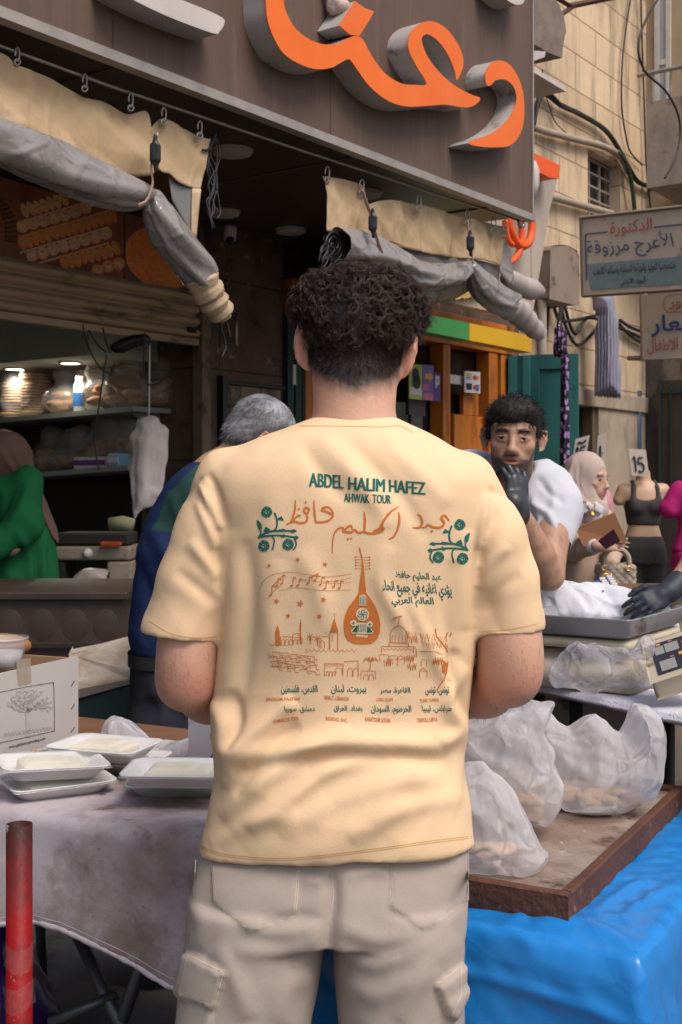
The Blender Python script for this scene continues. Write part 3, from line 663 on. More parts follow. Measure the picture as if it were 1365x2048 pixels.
def poster(lab, u0, u1, v0, v1, mats, shapes, skew=0):
    s_ = SF - .055; o = thing("sticker_poster", lab, "poster", Ps((u0 + u1) / 2, (v0 + v1) / 2, s_), "advertising stickers on the shop door")
    pl = lambda x, y: Ps(u0 + (u1 - u0) * x, v0 + (v1 - v0) * y + skew * x, s_ - .0015)
    obj("sheet", MB().prism([Ps(u0, v0, s_), Ps(u1, v0 + skew, s_), Ps(u1, v1 + skew, s_), Ps(u0, v1, s_)], ND * .008), mats[0], o)
    for k, lst in enumerate(shapes):
        mb = MB()
        for q in lst:
            if len(q) == 4 and not isinstance(q[0], tuple): q = [(q[0], q[1]), (q[2], q[1]), (q[2], q[3]), (q[0], q[3])]
            mb.add([pl(*r) for r in q], [tuple(range(len(q)))])
        obj("printed_shape", mb, mats[k + 1], o)
def cm(n, c): return mat(n, c, .5, tuple(x * .8 for x in c), 20)
def ell2(cx, cy, a, b): return [(cx + a * math.cos(q), cy + b * math.sin(q)) for q in np.linspace(0, 2 * math.pi, 16, endpoint=False)]
Cw, Ck, Cp, Cl, Cg, Cr, Cb, Cy = cm("print_white", (.62, .58, .56)), cm("print_black", (.03, .03, .05)), cm("print_pink", (.52, .16, .22)), cm("print_violet", (.16, .12, .38)), cm("print_lime", (.36, .44, .10)), cm("print_red", (.55, .06, .04)), cm("print_blue", (.03, .16, .42)), cm("print_yellow", (.65, .33, .05))
poster("lime green sticker with a dark figure on the dark door glass", 819, 845, 727, 797, (Cg, Ck, Cw), ([ell2(.5, .3, .28, .2), ell2(.55, .5, .33, .22)], [(.05, .66, 1.0, .88)]), 3)
poster("violet sticker with an orange arrow and pink foot on the glass", 846, 868, 729, 800, (Cl, Cy, Cp), ([[(.2, .25), (.6, .25), (.6, .15), (.95, .33), (.6, .5), (.6, .4), (.2, .4)]], [(.04, .55, .5, .72), (.02, .8, .95, .98)]), 2)
poster("purple sticker with a white letter partly behind the violet one", 869, 881, 745, 801, (cm("print_purple", (.12, .07, .26)), Cw), ([(.2, .1, .45, .55), (.45, .1, .85, .2), (.6, .2, .85, .35), (.45, .33, .85, .42)],), 2)
poster("white card sticker with four small payment marks on the door frame", 930, 961, 742, 785, (Cw, Cy, Cr, Ck, Cb), ([(.1, .1, .46, .2), ell2(.82, .28, .12, .1)], [ell2(.66, .28, .14, .11), ell2(.66, .74, .13, .12)], [(.1, .56, .46, .86), (.12, .26, .42, .3)], [(.1, .34, .46, .38), (.72, .6, .92, .9)]), 2)
M_teal = mat("teal_door_paint", (.020, .125, .120), .5, (.014, .095, .092), 4, .5, extra=x_spots((.01, .05, .05), 7, .64, .05), spec=.4)
def leaf(lab, u, w0, frac, width):
    h = Ps(u, w0, SF - .06); o = thing("door_leaf", lab, "door", h * (1, 1, 0), "teal door leaves folded open")
    d = -ND * .93 + TD * .37; d /= np.linalg.norm(d); nn = np.cross(d, (0, 0, 1)); z0, z1 = .06, h[2]; b0 = np.array([h[0], h[1], 0])
    obj("panel", MB().box(b0 + (0, 0, z0), d * width, nn * .03, (0, 0, z1 - z0)), M_teal, o)
    mb = MB()
    for a0, a1, c0, c1 in ((0, .12, z0, z1), (width - .10, width, z0, z1), (.12, width - .10, z1 - .12, z1), (.12, width - .10, z0, z0 + .15), (.12, width - .10, 1.0, 1.12)):
        for sgn in (1, -1):
            mb.box(b0 + d * a0 + (0, 0, c0) + (nn * .03 if sgn > 0 else -nn * .018), d * (a1 - a0), nn * .018, (0, 0, c1 - c0))
    obj("frame", mb, M_teal, o, bev=.004)
    mb = MB()
    for z in (z1 - .25, 1.45, .5): mb.tube([b0 + (0, 0, z) - nn * .03, b0 + (0, 0, z + .12) - nn * .03], .014, 8)
    mb.box(b0 + d * width * .45 - nn * .045 + (0, 0, 1.50), d * width * .5, nn * .025, (0, 0, .022)); mb.box(b0 + d * width * .55 - nn * .05 + (0, 0, 1.42), d * .025, nn * .03, (0, 0, .16)); mb.box(b0 + d * width * .86 - nn * .05 + (0, 0, 1.42), d * .025, nn * .03, (0, 0, .16))
    obj("ironwork", mb, M_teal, o)
leaf("narrow teal door leaf folded edge on beside the orange doorway", 1018, 713, 0, .17); leaf("broad teal panelled door leaf standing open beyond the orange doorway", 1050, 711, 0, .43)
# ---- honey stone house
hs_ = thing("stone_house", "honey coloured limestone house with barred window and low doorway", "building", Fz(11, SH, 0))
tC = tx(1293, SH); tW0, tW1 = tx(1176, SH), tx(1241, SH); zW0, zW1 = zx(1210, 452, SH), zx(1210, 316, SH); tL, tR = tx(1064, SH) - 2.0, tC
tG0, tG1 = tx(1140, SH), tx(1198, SH); zG = zx(1170, 812, SH)
w = MB(); w.fbox(tL, tW0, SH, SH + .5, zG + .16, 9); w.fbox(tW1, tR, SH, SH + .5, zG + .16, 9); w.fbox(tW0, tW1, SH, SH + .5, zG + .16, zW0); w.fbox(tW0, tW1, SH, SH + .5, zW1, 9)
obj("wall", w, M_house, hs_)
M_pale = mat("pale_rendered_stone", (.42, .34, .26), .85, (.31, .25, .19), 3, .5, bump=.3, extra=x_spots((.16, .12, .09), 2.5, .6, .1, (1, 1, .4)))
obj("lower_wall", MB().fbox(tG1, tR, SH, SH + .5, 0, zG - .001).fbox(tL, tG0, SH, SH + .5, 0, zG - .001), M_pale, hs_)
obj("lintel", MB().fbox(tG0 - .1, tR, SH - .03, SH + .5, zG, zG + .158), M_pale, hs_, bev=.01)
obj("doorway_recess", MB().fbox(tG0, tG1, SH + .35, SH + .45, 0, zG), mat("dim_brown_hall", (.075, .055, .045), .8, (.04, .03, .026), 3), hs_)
obj("door_jamb", MB().fbox(tG1 - .10, tG1 - .03, SH + .02, SH + .12, 0, zG), mat("jamb_brown", (.12, .085, .06), .7), hs_)
wi = MB().fbox(tW0, tW1, SH + .17, SH + .19, zW0, zW1); f_ = obj("window", wi, mat("dusty_window_pane", (.10, .095, .09), .3, (.05, .045, .045), 5), hs_)
gr = MB()
for a in np.linspace(0, 1, 4): gr.fbox(tW0 + (tW1 - tW0) * a * .97, tW0 + (tW1 - tW0) * a * .97 + .022, SH + .10, SH + .12, zW0, zW1 - .04)
for a in np.linspace(0, .95, 6): gr.fbox(tW0, tW1, SH + .098, SH + .119, zW0 + (zW1 - zW0) * a, zW0 + (zW1 - zW0) * a + .018)
obj("window_bars", gr, mat("grey_iron_bars", (.36, .33, .30), .6, (.26, .22, .19), 12), hs_)
# wing at the street corner with balcony
wg = thing("corner_wing", "projecting stone corner wing with balcony and tall white window", "building", Fz(tC, SH - 1.2, 0))
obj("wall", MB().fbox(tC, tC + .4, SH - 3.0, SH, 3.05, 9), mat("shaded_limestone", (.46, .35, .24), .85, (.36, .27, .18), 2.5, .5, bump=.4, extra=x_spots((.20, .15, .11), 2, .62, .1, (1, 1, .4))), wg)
def Pt(u, v, t): # sight line meets plane across the street
    r = np.array([(u - UC) / FPX, 1, -(v - VH) / FPX]); Y = t / (TD @ r); return np.array([r[0] * Y, Y, HC + r[2] * Y])
def tbox(mb, u0, u1, v0, v1, t0, t1):
    a, b = Pt(u0, v0, t0), Pt(u1, v1, t0); sa, sb_ = a @ ND, b @ ND; return mb.fbox(t0, t1, min(sa, sb_), max(sa, sb_), min(a[2], b[2]), max(a[2], b[2]))
M_conc = mat("stained_concrete", (.36, .30, .26), .85, (.27, .22, .19), 3, .5, bump=.3, extra=chain(x_spots((.30, .15, .06), 6, .66, .05), x_spots((.15, .12, .10), 2, .6, .1, (1, 1, .4))))
obj("balcony_parapet", tbox(MB(), 1294, 1430, 205, 305, tC - .9, tC - .8), M_conc, wg); obj("balcony_slab", tbox(MB(), 1294, 1430, 306, 356, tC - .92, tC - .002), M_conc, wg)
wf = tbox(MB(), 1309, 1318, -60, 205, tC - .03, tC - .002); tbox(wf, 1332, 1341, -60, 205, tC - .03, tC - .002); tbox(wf, 1318, 1332, 120, 128, tC - .028, tC - .002)
w_ = obj("window", tbox(MB(), 1318.2, 1331.8, -60, 205, tC - .012, tC - .002), mat("pale_window_curtain", (.42, .42, .44), .4, (.34, .34, .36), 4), wg); obj("window_frame", wf, M_wp, wg)
rl = MB().tube([Pt(1276, 151, tC - .9), Pt(1380, 130, tC - .9)], .022, 8)
for u in (1306, 1342, 1366): rl.tube([Pt(u, 145 - (u - 1300) * .2, tC - .9), Pt(u, 206, tC - .9)], .012, 6)
obj("railing", rl, mat("grey_rail_paint", (.34, .32, .31), .5, (.2, .15, .12), 10), wg)
lw = MB().fbox(tC - .02, tC + .3, SH - 3.0, SH - .001, 0, 3.05)
obj("ground_floor", lw, mat("dark_stone_wall", (.12, .10, .085), .85, (.05, .043, .038), 2.2, .45, bump=.4, extra=x_spots((.22, .18, .14), 3, .62, .08, (1, 1, .5))), wg)  # dark grey-brown stone with random paler patches
obj("iron_door", tbox(MB(), 1318, 1400, 762, 1200, tC - .09, tC - .03), mat("dark_iron_door", (.055, .042, .036), .5, (.035, .028, .025), 4), wg)
e = MB(); tbox(e, 1317, 1321, 758, 1200, tC - .12, tC - .09); tbox(e, 1340, 1343, 770, 1000, tC - .11, tC - .09); tbox(e, 1318, 1400, 780, 784, tC - .11, tC - .09)
obj("door_frame", e, mat("green_black_iron", (.02, .035, .032), .5), wg)
obj("drain_pipe", MB().tube([Pt(1280, 372, tC - .12) , Pt(1281, 640, tC - .12)], .03, 10), M_conc, wg)
o = obj("blue_pipe", MB().tube([Pt(1275, 782, tC - .2), Pt(1275, 890, tC - .2), Pt(1275, 1180, tC - .2)], .045, 10), mat("blue_pipe_paint", (.05, .075, .12), .5, (.03, .05, .08), 5), None, True); tag(o, "dull blue downpipe behind the grey sportswear mannequin", "pipe")
# ledges just beyond the sign's edge
lg = thing("concrete_ledge", "broken grey concrete ledge high on the stone house beside the sign", "ledge", Ps(1090, 60, SH - .3))
w_ = MB(); sL = SH - .5
w_.prism([Ps(u, v_, sL) for u, v_ in ((1040, -20), (1110, -6), (1128, 28), (1133, 62), (1127, 90), (1125, 116), (1095, 104), (1040, 70))], ND * .5)
obj("slab", w_, mat("broken_concrete", (.24, .19, .16), .9, (.13, .10, .085), 6, .5, bump=.8, bscale=12), lg)
o = obj("lamp_canopy", MB().prism([Ps(1050, 128, SH - .7), Ps(1090, 114, SH - .7), Ps(1092, 103, SH - .7), Ps(1050, 100, SH - .7)], ND * .7).box(Ps(1060, 140, SH - .7), TD * .6, ND * .68, (0, 0, .035)), M_wl, None); tag(o, "thin white canopy plate below the broken concrete ledge", "canopy")
ir = MB(); ir.tube([Ps(1108, -8, SH - .4), Ps(1140, 12, SH - .4), Ps(1230, -6, SH - .4)], .025, 4); ir.tube([Ps(1066, -4, SH - .4), Ps(1122, 30, SH - .4), Ps(1150, 10, SH - .4)], .022, 4)
o = obj("iron_bracket", ir, mat("rusty_iron", (.11, .045, .03), .8, (.06, .03, .022), 12), None); tag(o, "rusty iron bracket at the top of the stone house", "bracket")
# ---- pipes, cables, meter box
def cable(name, lab, cat, px, r, m, s_, group=None, wob=0):
    q = [tuple(x) for x in smooth_path(px, 6)]
    o = obj(name, MB().tube([Ps(u, v_, s_) for u, v_ in q], r, 7), m, None, True); return tag(o, lab, cat, group)
M_cab = mat("black_cable_rubber", (.018, .018, .02), .5, (.03, .03, .03), 20); M_cond = mat("dusty_grey_conduit", (.40, .33, .27), .6, (.30, .24, .19), 8); M_gcab = mat("green_hose", (.07, .11, .075), .5, (.05, .08, .055), 9)
G = "cables on the stone house"
cable("conduit_pipe", "upper dusty conduit pipe bending down past the barred window", "pipe", [(1064, 252), (1090, 262), (1150, 278), (1205, 292), (1240, 312), (1258, 345)], .032, M_cond, SH - .06)
cable("conduit_pipe", "lower straight dusty conduit pipe below the barred window", "pipe", [(1090, 391), (1120, 398), (1170, 412), (1225, 428)], .034, M_cond, SH - .06)
cable("cable", "thick black cable bundle arching over the conduit on the wall", "cable", [(1066, 262), (1072, 222), (1082, 192), (1096, 190), (1122, 210), (1160, 228), (1205, 255), (1230, 285), (1255, 330), (1275, 362), (1300, 375), (1325, 400)], .024, M_cab, SH - .05, G)
cable("cable", "second black cable looping over the thick bundle near the sign", "cable", [(1070, 250), (1078, 205), (1094, 184), (1112, 196), (1126, 213), (1175, 236), (1222, 272), (1250, 318), (1272, 355)], .010, M_cab, SH - .09, G)
cable("cable", "green hose running down from the conduit end to the doctor sign", "hose", [(1235, 302), (1252, 325), (1263, 362), (1268, 400), (1270, 430)], .022, M_gcab, SH - .08)
cable("cable", "thin dark cable hanging straight down the middle of the wall", "cable", [(1263, -10), (1252, 60), (1245, 130), (1244, 210), (1252, 270), (1262, 305), (1285, 330)], .009, M_cab, SH - .04, G)
cable("cable", "long loose black cable swinging out before the balcony", "cable", [(1320, -8), (1290, 45), (1277, 95), (1290, 142), (1330, 180), (1355, 225), (1361, 270), (1350, 320), (1330, 356)], .010, M_cab, SH - 1.0, G)
cable("cable", "dark cable running down along the corner of the house", "cable", [(1282, -10), (1284, 60), (1287, 150), (1290, 240), (1293, 330), (1302, 420)], .009, M_cab, SH - .05, G)
cable("cable", "very thin wire wandering below the black cable arch", "wire", [(1085, 138), (1090, 180), (1100, 215), (1112, 245), (1135, 268), (1146, 277)], .005, M_cab, SH - .03, G)
cable("downpipe", "grey downpipe beside the meter box", "pipe", [(1082, 500), (1083, 600), (1085, 720)], .045, M_cond, SH - .2)
for i, px in enumerate(([(1108, 610), (1120, 640), (1150, 640), (1190, 632)], [(1122, 610), (1135, 660), (1158, 690), (1200, 650)], [(1098, 600), (1096, 650), (1090, 700)], [(1130, 612), (1150, 668), (1180, 635), (1260, 665), (1290, 680)], [(1240, 640), (1262, 655), (1300, 668)], [(1236, 645), (1262, 672), (1290, 690)])):
    cable("cable", ("black cable drooping from the meter box to the hanging dress", "black cable in a deep loop under the meter box", "short cable hanging straight under the meter box", "long cable passing behind the hanging grey dress", "cable end beside the grey dress sleeve", "low cable sagging beyond the grey dress")[i], "cable", px, .016 if i != 2 else .011, M_cab, SH - .06, G)
bx = thing("meter_box", "round topped grey meter box on the stone house wall", "box", Ps(1125, 560, SH - .15))
def arch(u0, u1, v0, v1, r): return [(u0, v1), (u0, v0 + r * .6), (u0 + r * .25, v0 + r * .18), (u0 + r, v0), (u1 - r, v0 + r * .25), (u1 - r * .25, v0 + r * .7), (u1, v0 + r * 1.4), (u1, v1 + 14)]
obj("body", poly_s(MB(), arch(1100, 1157, 489, 596, 18), SH - .30, .28), mat("grey_brown_box_paint", (.27, .21, .17), .6, (.20, .155, .12), 5, extra=x_spots((.10, .07, .05), 6, .62, .05)), bx, bev=.008)
obj("side_box", MB().fbox(tx(1086, SH), tx(1098, SH), SH - .22, SH - .01, zx(1095, 600, SH), zx(1095, 505, SH)), M_blk, bx)
# ---- doctor signs, projecting across the street
M_sgn = mat("cream_sign_enamel", (.50, .42, .35), .5, (.43, .355, .29), 3, extra=x_spots((.17, .12, .09), 7, .66, .05))
C_red, C_nav, C_tq = cm("sign_red", (.42, .13, .11)), cm("sign_navy", (.075, .10, .17)), cm("sign_grey_blue", (.20, .26, .27))
def sign_plane(TL, TR, BL, BR, Y0, Y1):
    a, b, c, d = P(*TL, Y0), P(*TR, Y1), P(*BL, Y0), P(*BR, Y1); nr_ = np.cross(b - a, c - a); nr_ /= np.linalg.norm(nr_); nr_ *= -np.sign(nr_[1])
    def pl(x, y, off=.002): return (a * (1 - x) + b * x) * (1 - y) + (c * (1 - x) + d * x) * y + nr_ * off * 1.6
    return pl
def rule(mb, pl, pts, w, off=.003):
    for a, b in zip(pts[:-1], pts[1:]):
        a, b = np.array(a, float), np.array(b, float); d = b - a; d[1] *= 1; n = np.array([-d[1], d[0]]) / np.linalg.norm(d) * w
        n[0] *= .6
        mb.add([pl(*(a + n), off), pl(*(b + n), off), pl(*(b - n), off), pl(*(a - n), off)], [(0, 1, 2, 3)])
d1 = thing("doctor_sign", "upper cream doctor sign with blue handwriting over a grey band", "sign", P(1262, 590, 7.8))
pl = sign_plane((1162, 436), (1450, 404), (1166, 592), (1450, 573), 8.1, 7.4)
c4 = [pl(0, 0, 0), pl(1, 0, 0), pl(1, 1, 0), pl(0, 1, 0)]
obj("panel", MB().prism(c4, (0, .05, 0)), M_sgn, d1)
e = MB()
for i in range(4): e.tube([c4[i] + (0, -.004, 0), c4[(i + 1) % 4] + (0, -.004, 0)], .013, 4)
obj("frame", e, mat("sign_frame_brown", (.20, .155, .12), .6), d1)
obj("grey_band", MB().add([pl(.04, .60), pl(.97, .60), pl(.97, .93), pl(.07, .93)], [(0, 1, 2, 3)]), C_tq, d1)
e = MB(); rule(e, pl, [(.20, .215), (.035, .215), (.035, .80)], .009); rule(e, pl, [(.53, .215), (.96, .215)], .009)
write_on(e, arabic("سحر الأعرج مرزوقة"), .06, .93, .27, .56, lambda x, y: pl(x, y, .004), .004, .10)
obj("navy_lettering", e, C_nav, d1)
obj("red_lettering", write_on(MB(), arabic("الدكتورة"), .22, .52, .09, .29, lambda x, y: pl(x, y, .004), .008), C_red, d1)
obj("black_lettering", write_on(write_on(MB(), arabic("إختصاصية التوليد والجراحة النسائية ومساعدة الانجاب"), .09, .68, .635, .78, lambda x, y: pl(x, y, .005), .006), arabic("البورد الأردني"), .29, .47, .80, .92, lambda x, y: pl(x, y, .005), .012), Ck, d1)
d2 = thing("doctor_sign", "lower cream doctor sign with blue and red writing at the picture edge", "sign", P(1330, 718, 7.8))
pl2 = sign_plane((1282, 590), (1480, 576), (1286, 719), (1480, 712), 8.15, 7.7); c4 = [pl2(0, 0, 0), pl2(1, 0, 0), pl2(1, 1, 0), pl2(0, 1, 0)]
obj("panel", MB().prism(c4, (0, .05, 0)), M_sgn, d2)
obj("blue_lettering", write_on(MB(), arabic("الجعار"), .10, .70, .33, .66, lambda x, y: pl2(x, y, .004), .02), cm("sign_blue", (.05, .075, .22)), d2)
e = write_on(MB(), arabic("دكتور"), .30, .62, .06, .26, lambda x, y: pl2(x, y, .004), .01); write_on(e, arabic("طب الاطفال"), .055, .62, .68, .93, lambda x, y: pl2(x, y, .004), .012)
ring = smooth_path([(.7, .03), (.35, .03), (.255, .08), (.255, .24), (.33, .30), (.7, .29)], 4); rule(e, pl2, [tuple(q) for q in ring], .006)
obj("red_lettering", e, C_red, d2)
o = obj("sign_pole", MB().tube([P(1288, 575, 8.25), P(1288, 720, 8.25)], .025, 8).tube([P(1258, 716, 8.4), P(1288, 716, 8.25)], .018, 8), M_cond, None); tag(o, "thin pole carrying the two doctor signs", "pole")
# ================================================================== people: shared head
def frame_of(f, up=(0, 0, 1)):
    f = np.asarray(f, float); f /= np.linalg.norm(f); sd = np.cross(f, up); sd /= np.linalg.norm(sd); u = np.cross(sd, f); return np.stack([sd, f, u])
def head(vx, c, R, s=1., neck=None, nr=.058, open_mouth=False, ear=1., squint=0.):
    c = np.asarray(c, float)
    W = lambda x, y, z: c + (R[0] * x + R[1] * y + R[2] * z) * s
    E_ = lambda p, r, k=.012, op='u': vx.ell(W(*p), np.array(r) * s, k=k * s, op=op, R=R)
    E_((0, -.012, .042), (.075, .094, .082)); E_((0, .030, -.018), (.061, .062, .084), .03); E_((0, .036, -.070), (.049, .048, .042), .03); E_((0, .074, -.097), (.022, .016, .016), .02)
    for q in (-1, 1):
        E_((q * .043, .060, -.020), (.020, .018, .016), .02); E_((q * .026, .084, .027), (.026, .011, .007), .012)
        E_((q * .031, .102, .008), (.017, .015, .009), .010, 's')
        vx.limb([W(q * .015, .083, .006), W(q * .024, .0900, .0135 - squint), W(q * .038, .0880, .0125 - squint), W(q * .047, .076, .006)], [.0034 * s] * 4, k=.004 * s)
        vx.limb([W(q * .015, .083, .004), W(q * .024, .0875, -.003 + squint * .4), W(q * .038, .0855, -.003 + squint * .4), W(q * .047, .076, .004)], [.0034 * s] * 4, k=.004 * s)
        E_((q * .0125, .100, -.034), (.009, .011, .008), .006)
        if ear:
            Re = frame_of(R[1] * -.55 + R[0] * q * .75, R[2])
            vx.ell(W(q * .083, -.014, -.004), np.array((.006, .019, .032)) * s * ear, k=.008, R=Re)
            vx.limb([W(q * .078, .006, .004), W(q * .085, -.004, .027), W(q * .096, -.022, .025), W(q * .097, -.026, .002), W(q * .087, -.014, -.026), W(q * .078, .002, -.032)], [.0045 * s * ear] * 6, k=.006)
    vx.cone(W(0, .086, .020), W(0, .108, -.026), .0085 * s, .0115 * s, k=.012 * s); E_((0, .111, -.030), (.0125, .011, .0095), .008)
    E_((0, .086, -.060), (.032, .016, .020), .02)
    E_((0, .0985, -.0565), (.023, .0075, .0052), .005); E_((0, .0970, -.0680), (.020, .0080, .0065), .005)
    if open_mouth: E_((0, .104, -.0620), (.017, .012, .0040), .003, 's')
    else: E_((0, .108, -.0622), (.024, .008, .0014), .003, 's')
    if neck is not None: vx.cone(W(0, -.020, -.055), neck, nr * .92, nr, k=.035)
    return W
def to_local(V, c, R, s): return ((V - np.asarray(c)) @ R.T) / s
def face_tints(V, c, R, s, beard=0., stubble_top=-.035):
    q = to_local(V, c, R, s); x, y, z = np.abs(q[:, 0]), q[:, 1], q[:, 2]
    lips = np.clip(1.6 - np.hypot(x / .024, (z + .062) / .0125), 0, 1) * (y > .07)
    br = np.clip(2.4 * (1 - np.maximum(np.abs((z - .0235 - .22 * np.minimum(x - .012, .018) + .35 * np.maximum(x - .036, 0)) / .0080), np.abs((x - .031) / .024))), 0, 1) * (y > .05)
    nz = fbm(q * 90, 2, 5)
    bd = np.zeros(len(V))
    if beard:
        edge = np.minimum(np.interp(x, [0, .03, .050, .062, .075], [-.040, -.046, -.050, -.020, .015]), .03)
        bd = np.clip((edge - z) / .012 + nz * .8, 0, 1) * (y > -.02) * np.clip((z + .135) / .03, 0, 1) * beard
        bd = np.maximum(bd, np.clip(1 - np.hypot(x / .034, (z + .047) / .007), 0, 1) ** .5 * (y > .07) * beard)
        bd *= x < .0735
        bd *= 1 - np.clip(1.7 - np.hypot(x / .022, (z + .062) / .010), 0, 1)
    return lips, br, bd
def eyes(root, W, R, s, look=(0, 0, 0)):
    for q in (-1, 1):
        c = W(q * .031, .0775, .0045); f = R[1] + R[0] * look[0] + R[2] * look[2]; f /= np.linalg.norm(f)
        e = obj("eye", MB().lathe(c, [(max(1e-5, .0118 * s * math.sin(a)), .0118 * s * math.cos(a)) for a in np.linspace(0, math.pi, 9)], 14, f), M_eyew, root, True)
        ROOTLOC[e.name] = ROOTLOC[root.name]; obj("iris", MB().lathe(c, [(1e-5, .0124 * s), (.0074 * s, .0100 * s), (.0072 * s, .0096 * s)], 14, f), M_iris, e, True)
M_eyew = mat("eye_white", (.22, .18, .16), .3); M_iris = mat("dark_iris", (.02, .012, .008), .15)
def skin_mat(nm, c, tone=.85, lips=(.42, .16, .13), hair=(.02, .015, .013), rough=.5, under=(.5, .25, .18), pairs=()):
    return mat(nm, c, rough, tuple(x * tone for x in c), 22, .6, bump=.12, bscale=180, spec=.35, sss=.25, extra=chain(x_spots(tuple(x * .72 for x in c), 45, .66, .04, (1, 1, 1), 1., .55), x_tint(("lips", lips), ("brow", hair), ("beard", hair), *pairs)))
M_skin1 = skin_mat("warm_light_skin", (.60, .345, .245), .88, pairs=(("ruddy", (.56, .25, .18)), ("fade", (.026, .018, .015))))
M_skin2 = skin_mat("tanned_skin", (.43, .245, .165), .82, (.34, .14, .11), pairs=(("dim", (.24, .13, .085)),))
M_skin3 = skin_mat("fair_skin", (.52, .31, .235), .9, (.46, .17, .16))
def strands(root, name, roots, dirs, m, length, rad, n=7, curl=0, cfreq=2.5, clump=1, seed=1, droop=0., taper=.35, spread=.004, seg=3):
    g = np.random.default_rng(seed); vs, fs = [], []; o = 0
    for p, d in zip(roots, dirs):
        d = d / np.linalg.norm(d); L = length * g.uniform(.7, 1.25); a = np.cross(d, g.normal(size=3)); a /= np.linalg.norm(a); b = np.cross(d, a)
        ph = g.uniform(0, 6.28); cr = curl * g.uniform(.6, 1.3); w = cfreq * g.uniform(.7, 1.3) * g.choice([-1, 1]); lean = a * g.uniform(-.6, .6) + b * g.uniform(-.6, .6)
        for k in range(clump):
            of = g.normal(size=3) * spread; lf = L * g.uniform(.85, 1.1); path = []
            for i in range(n):
                t = i / (n - 1); env = min(1, t * 2.5)
                path.append(p + of * (.3 + .7 * t) + d * lf * t + lean * lf * t * t * .6 + (a * (math.cos(ph + w * 2 * math.pi * t) - math.cos(ph)) + b * (math.sin(ph + w * 2 * math.pi * t) - math.sin(ph))) * cr * env + np.array([0, 0, -droop * lf * t * t]))
            mb = MB(); mb.tube(path, [rad * (1 - (1 - taper) * i / (n - 1)) for i in range(n)], seg, False)
            vs += mb.v; fs += [tuple(i + o for i in f) for f in mb.f]; o = len(vs)
    return obj(name, (np.array(vs), np.array(fs)), m, root, True)
def surf_pts(V, Q, N, n, keep, seed=1):
    g = np.random.default_rng(seed); c = V[Q].mean(1); m = keep(c)
    ix = np.flatnonzero(m); a = np.linalg.norm(np.cross(V[Q[ix, 2]] - V[Q[ix, 0]], V[Q[ix, 3]] - V[Q[ix, 1]]), axis=1); pick = g.choice(ix, n, p=a / a.sum())
    w = g.dirichlet((1, 1, 1, 1), n); return (V[Q[pick]] * w[:, :, None]).sum(1), (N[Q[pick]] * w[:, :, None]).sum(1)
# ------------------------------------------------------------------ the man in the yellow shirt
YM = 2.0
man = thing("person", "man with curly dark hair seen from behind in a pale yellow printed shirt", "person", P(665, 1800, YM) * (1, 1, 0))
def rows(lst, Y=YM, dz=0):
    out = []
    for v_, ul, ur, b, yb in lst:                 # yb = depth of the back surface
        a, c = P(ul, v_, Y), P(ur, v_, Y); out.append((a[2], (a[0] + c[0]) / 2, yb + b, (c[0] - a[0]) / 2, b))
    return out
vx = Vox(P(270, 1770, YM) + (0, -.20, 0), P(1105, 810, YM) + (0, .26, 0), .0042)
TOR = [(822, 655, 770, .060, 1.965), (835, 622, 795, .072, 1.945), (850, 585, 828, .085, 1.925), (872, 522, 872, .100, 1.905), (900, 462, 915, .112, 1.888), (930, 420, 955, .12, 1.876), (960, 402, 980, .125, 1.868), (1000, 410, 982, .13, 1.862), (1050, 426, 972, .132, 1.860), (1100, 436, 963, .134, 1.862), (1200, 439, 956, .134, 1.870), (1300, 437, 952, .130, 1.880), (1350, 431, 945, .128, 1.886), (1400, 425, 939, .126, 1.888), (1450, 422, 933, .125, 1.886), (1500, 427, 929, .126, 1.878), (1550, 428, 931, .128, 1.872), (1600, 417, 938, .130, 1.868), (1650, 407, 943, .132, 1.866), (1690, 399, 947, .132, 1.868), (1770, 397, 949, .132, 1.870)]
hl, hm, hr = P(398, 1708, 1.99), P(650, 1730, 1.875), P(948, 1690, 1.99); nn = np.cross(hm - hl, hr - hl); nn *= np.sign(nn[2]) or 1
vx.limb([P(455, 955, 1.985), P(424, 1070, 1.985), P(394, 1165, 1.985), P(364, 1260, 1.99), P(360, 1330, 1.99)], [.050, .057, .0585, .0595, .058], k=.03)
vx.limb([P(935, 968, 1.985), P(975, 1070, 1.985), P(1000, 1165, 1.985), P(1016, 1250, 1.99), P(1020, 1330, 1.99)], [.050, .056, .0560, .0548, .053], k=.03)
def sleeve_cut(c, n_):
    n_ = np.asarray(n_, float) / np.linalg.norm(n_); g = [q.astype(np.float32) for q in vx.ax]
    return (g[0] - c[0])[:, None, None] * n_[0] + (g[1] - c[1])[None, :, None] * n_[1] + (g[2] - c[2])[None, None, :] * n_[2]
xs = vx.ax[0][:, None, None]; xm = P(690, 1, YM)[0]
vx.d = np.maximum(vx.d, np.where(xs < xm, sleeve_cut(P(364, 1272, 1.99), (-.12, 0, -1)), sleeve_cut(P(1020, 1264, 1.99), (.05, 0, -1)))).astype(np.float32)
vx.limb([P(368, 1225, 1.99), P(360, 1340, 1.99)], [.0535, .0535], k=.004, op='s'); vx.limb([P(1014, 1225, 1.99), P(1020, 1330, 1.99)], [.0492, .0492], k=.004, op='s')
vx.loft(rows(TOR), p=2.25, k=.018)
vx.half(hm, -nn)
vx.loft([(z, cx, cy, a - .012, b - .012) for z, cx, cy, a, b in rows(TOR) if z < .865], k=.004, op='s', p=2.25)
vx.cone(P(710, 840, 2.03), P(708, 790, 2.06), .066, .072, k=.004, op='s')
V, Q = vx.mesh(2); Nn = normals(V, Q); u, v_ = to_px(V)
bk_ = np.clip(-Nn[:, 1] * 1.6 + .25, 0, 1)        # how far a point faces backwards
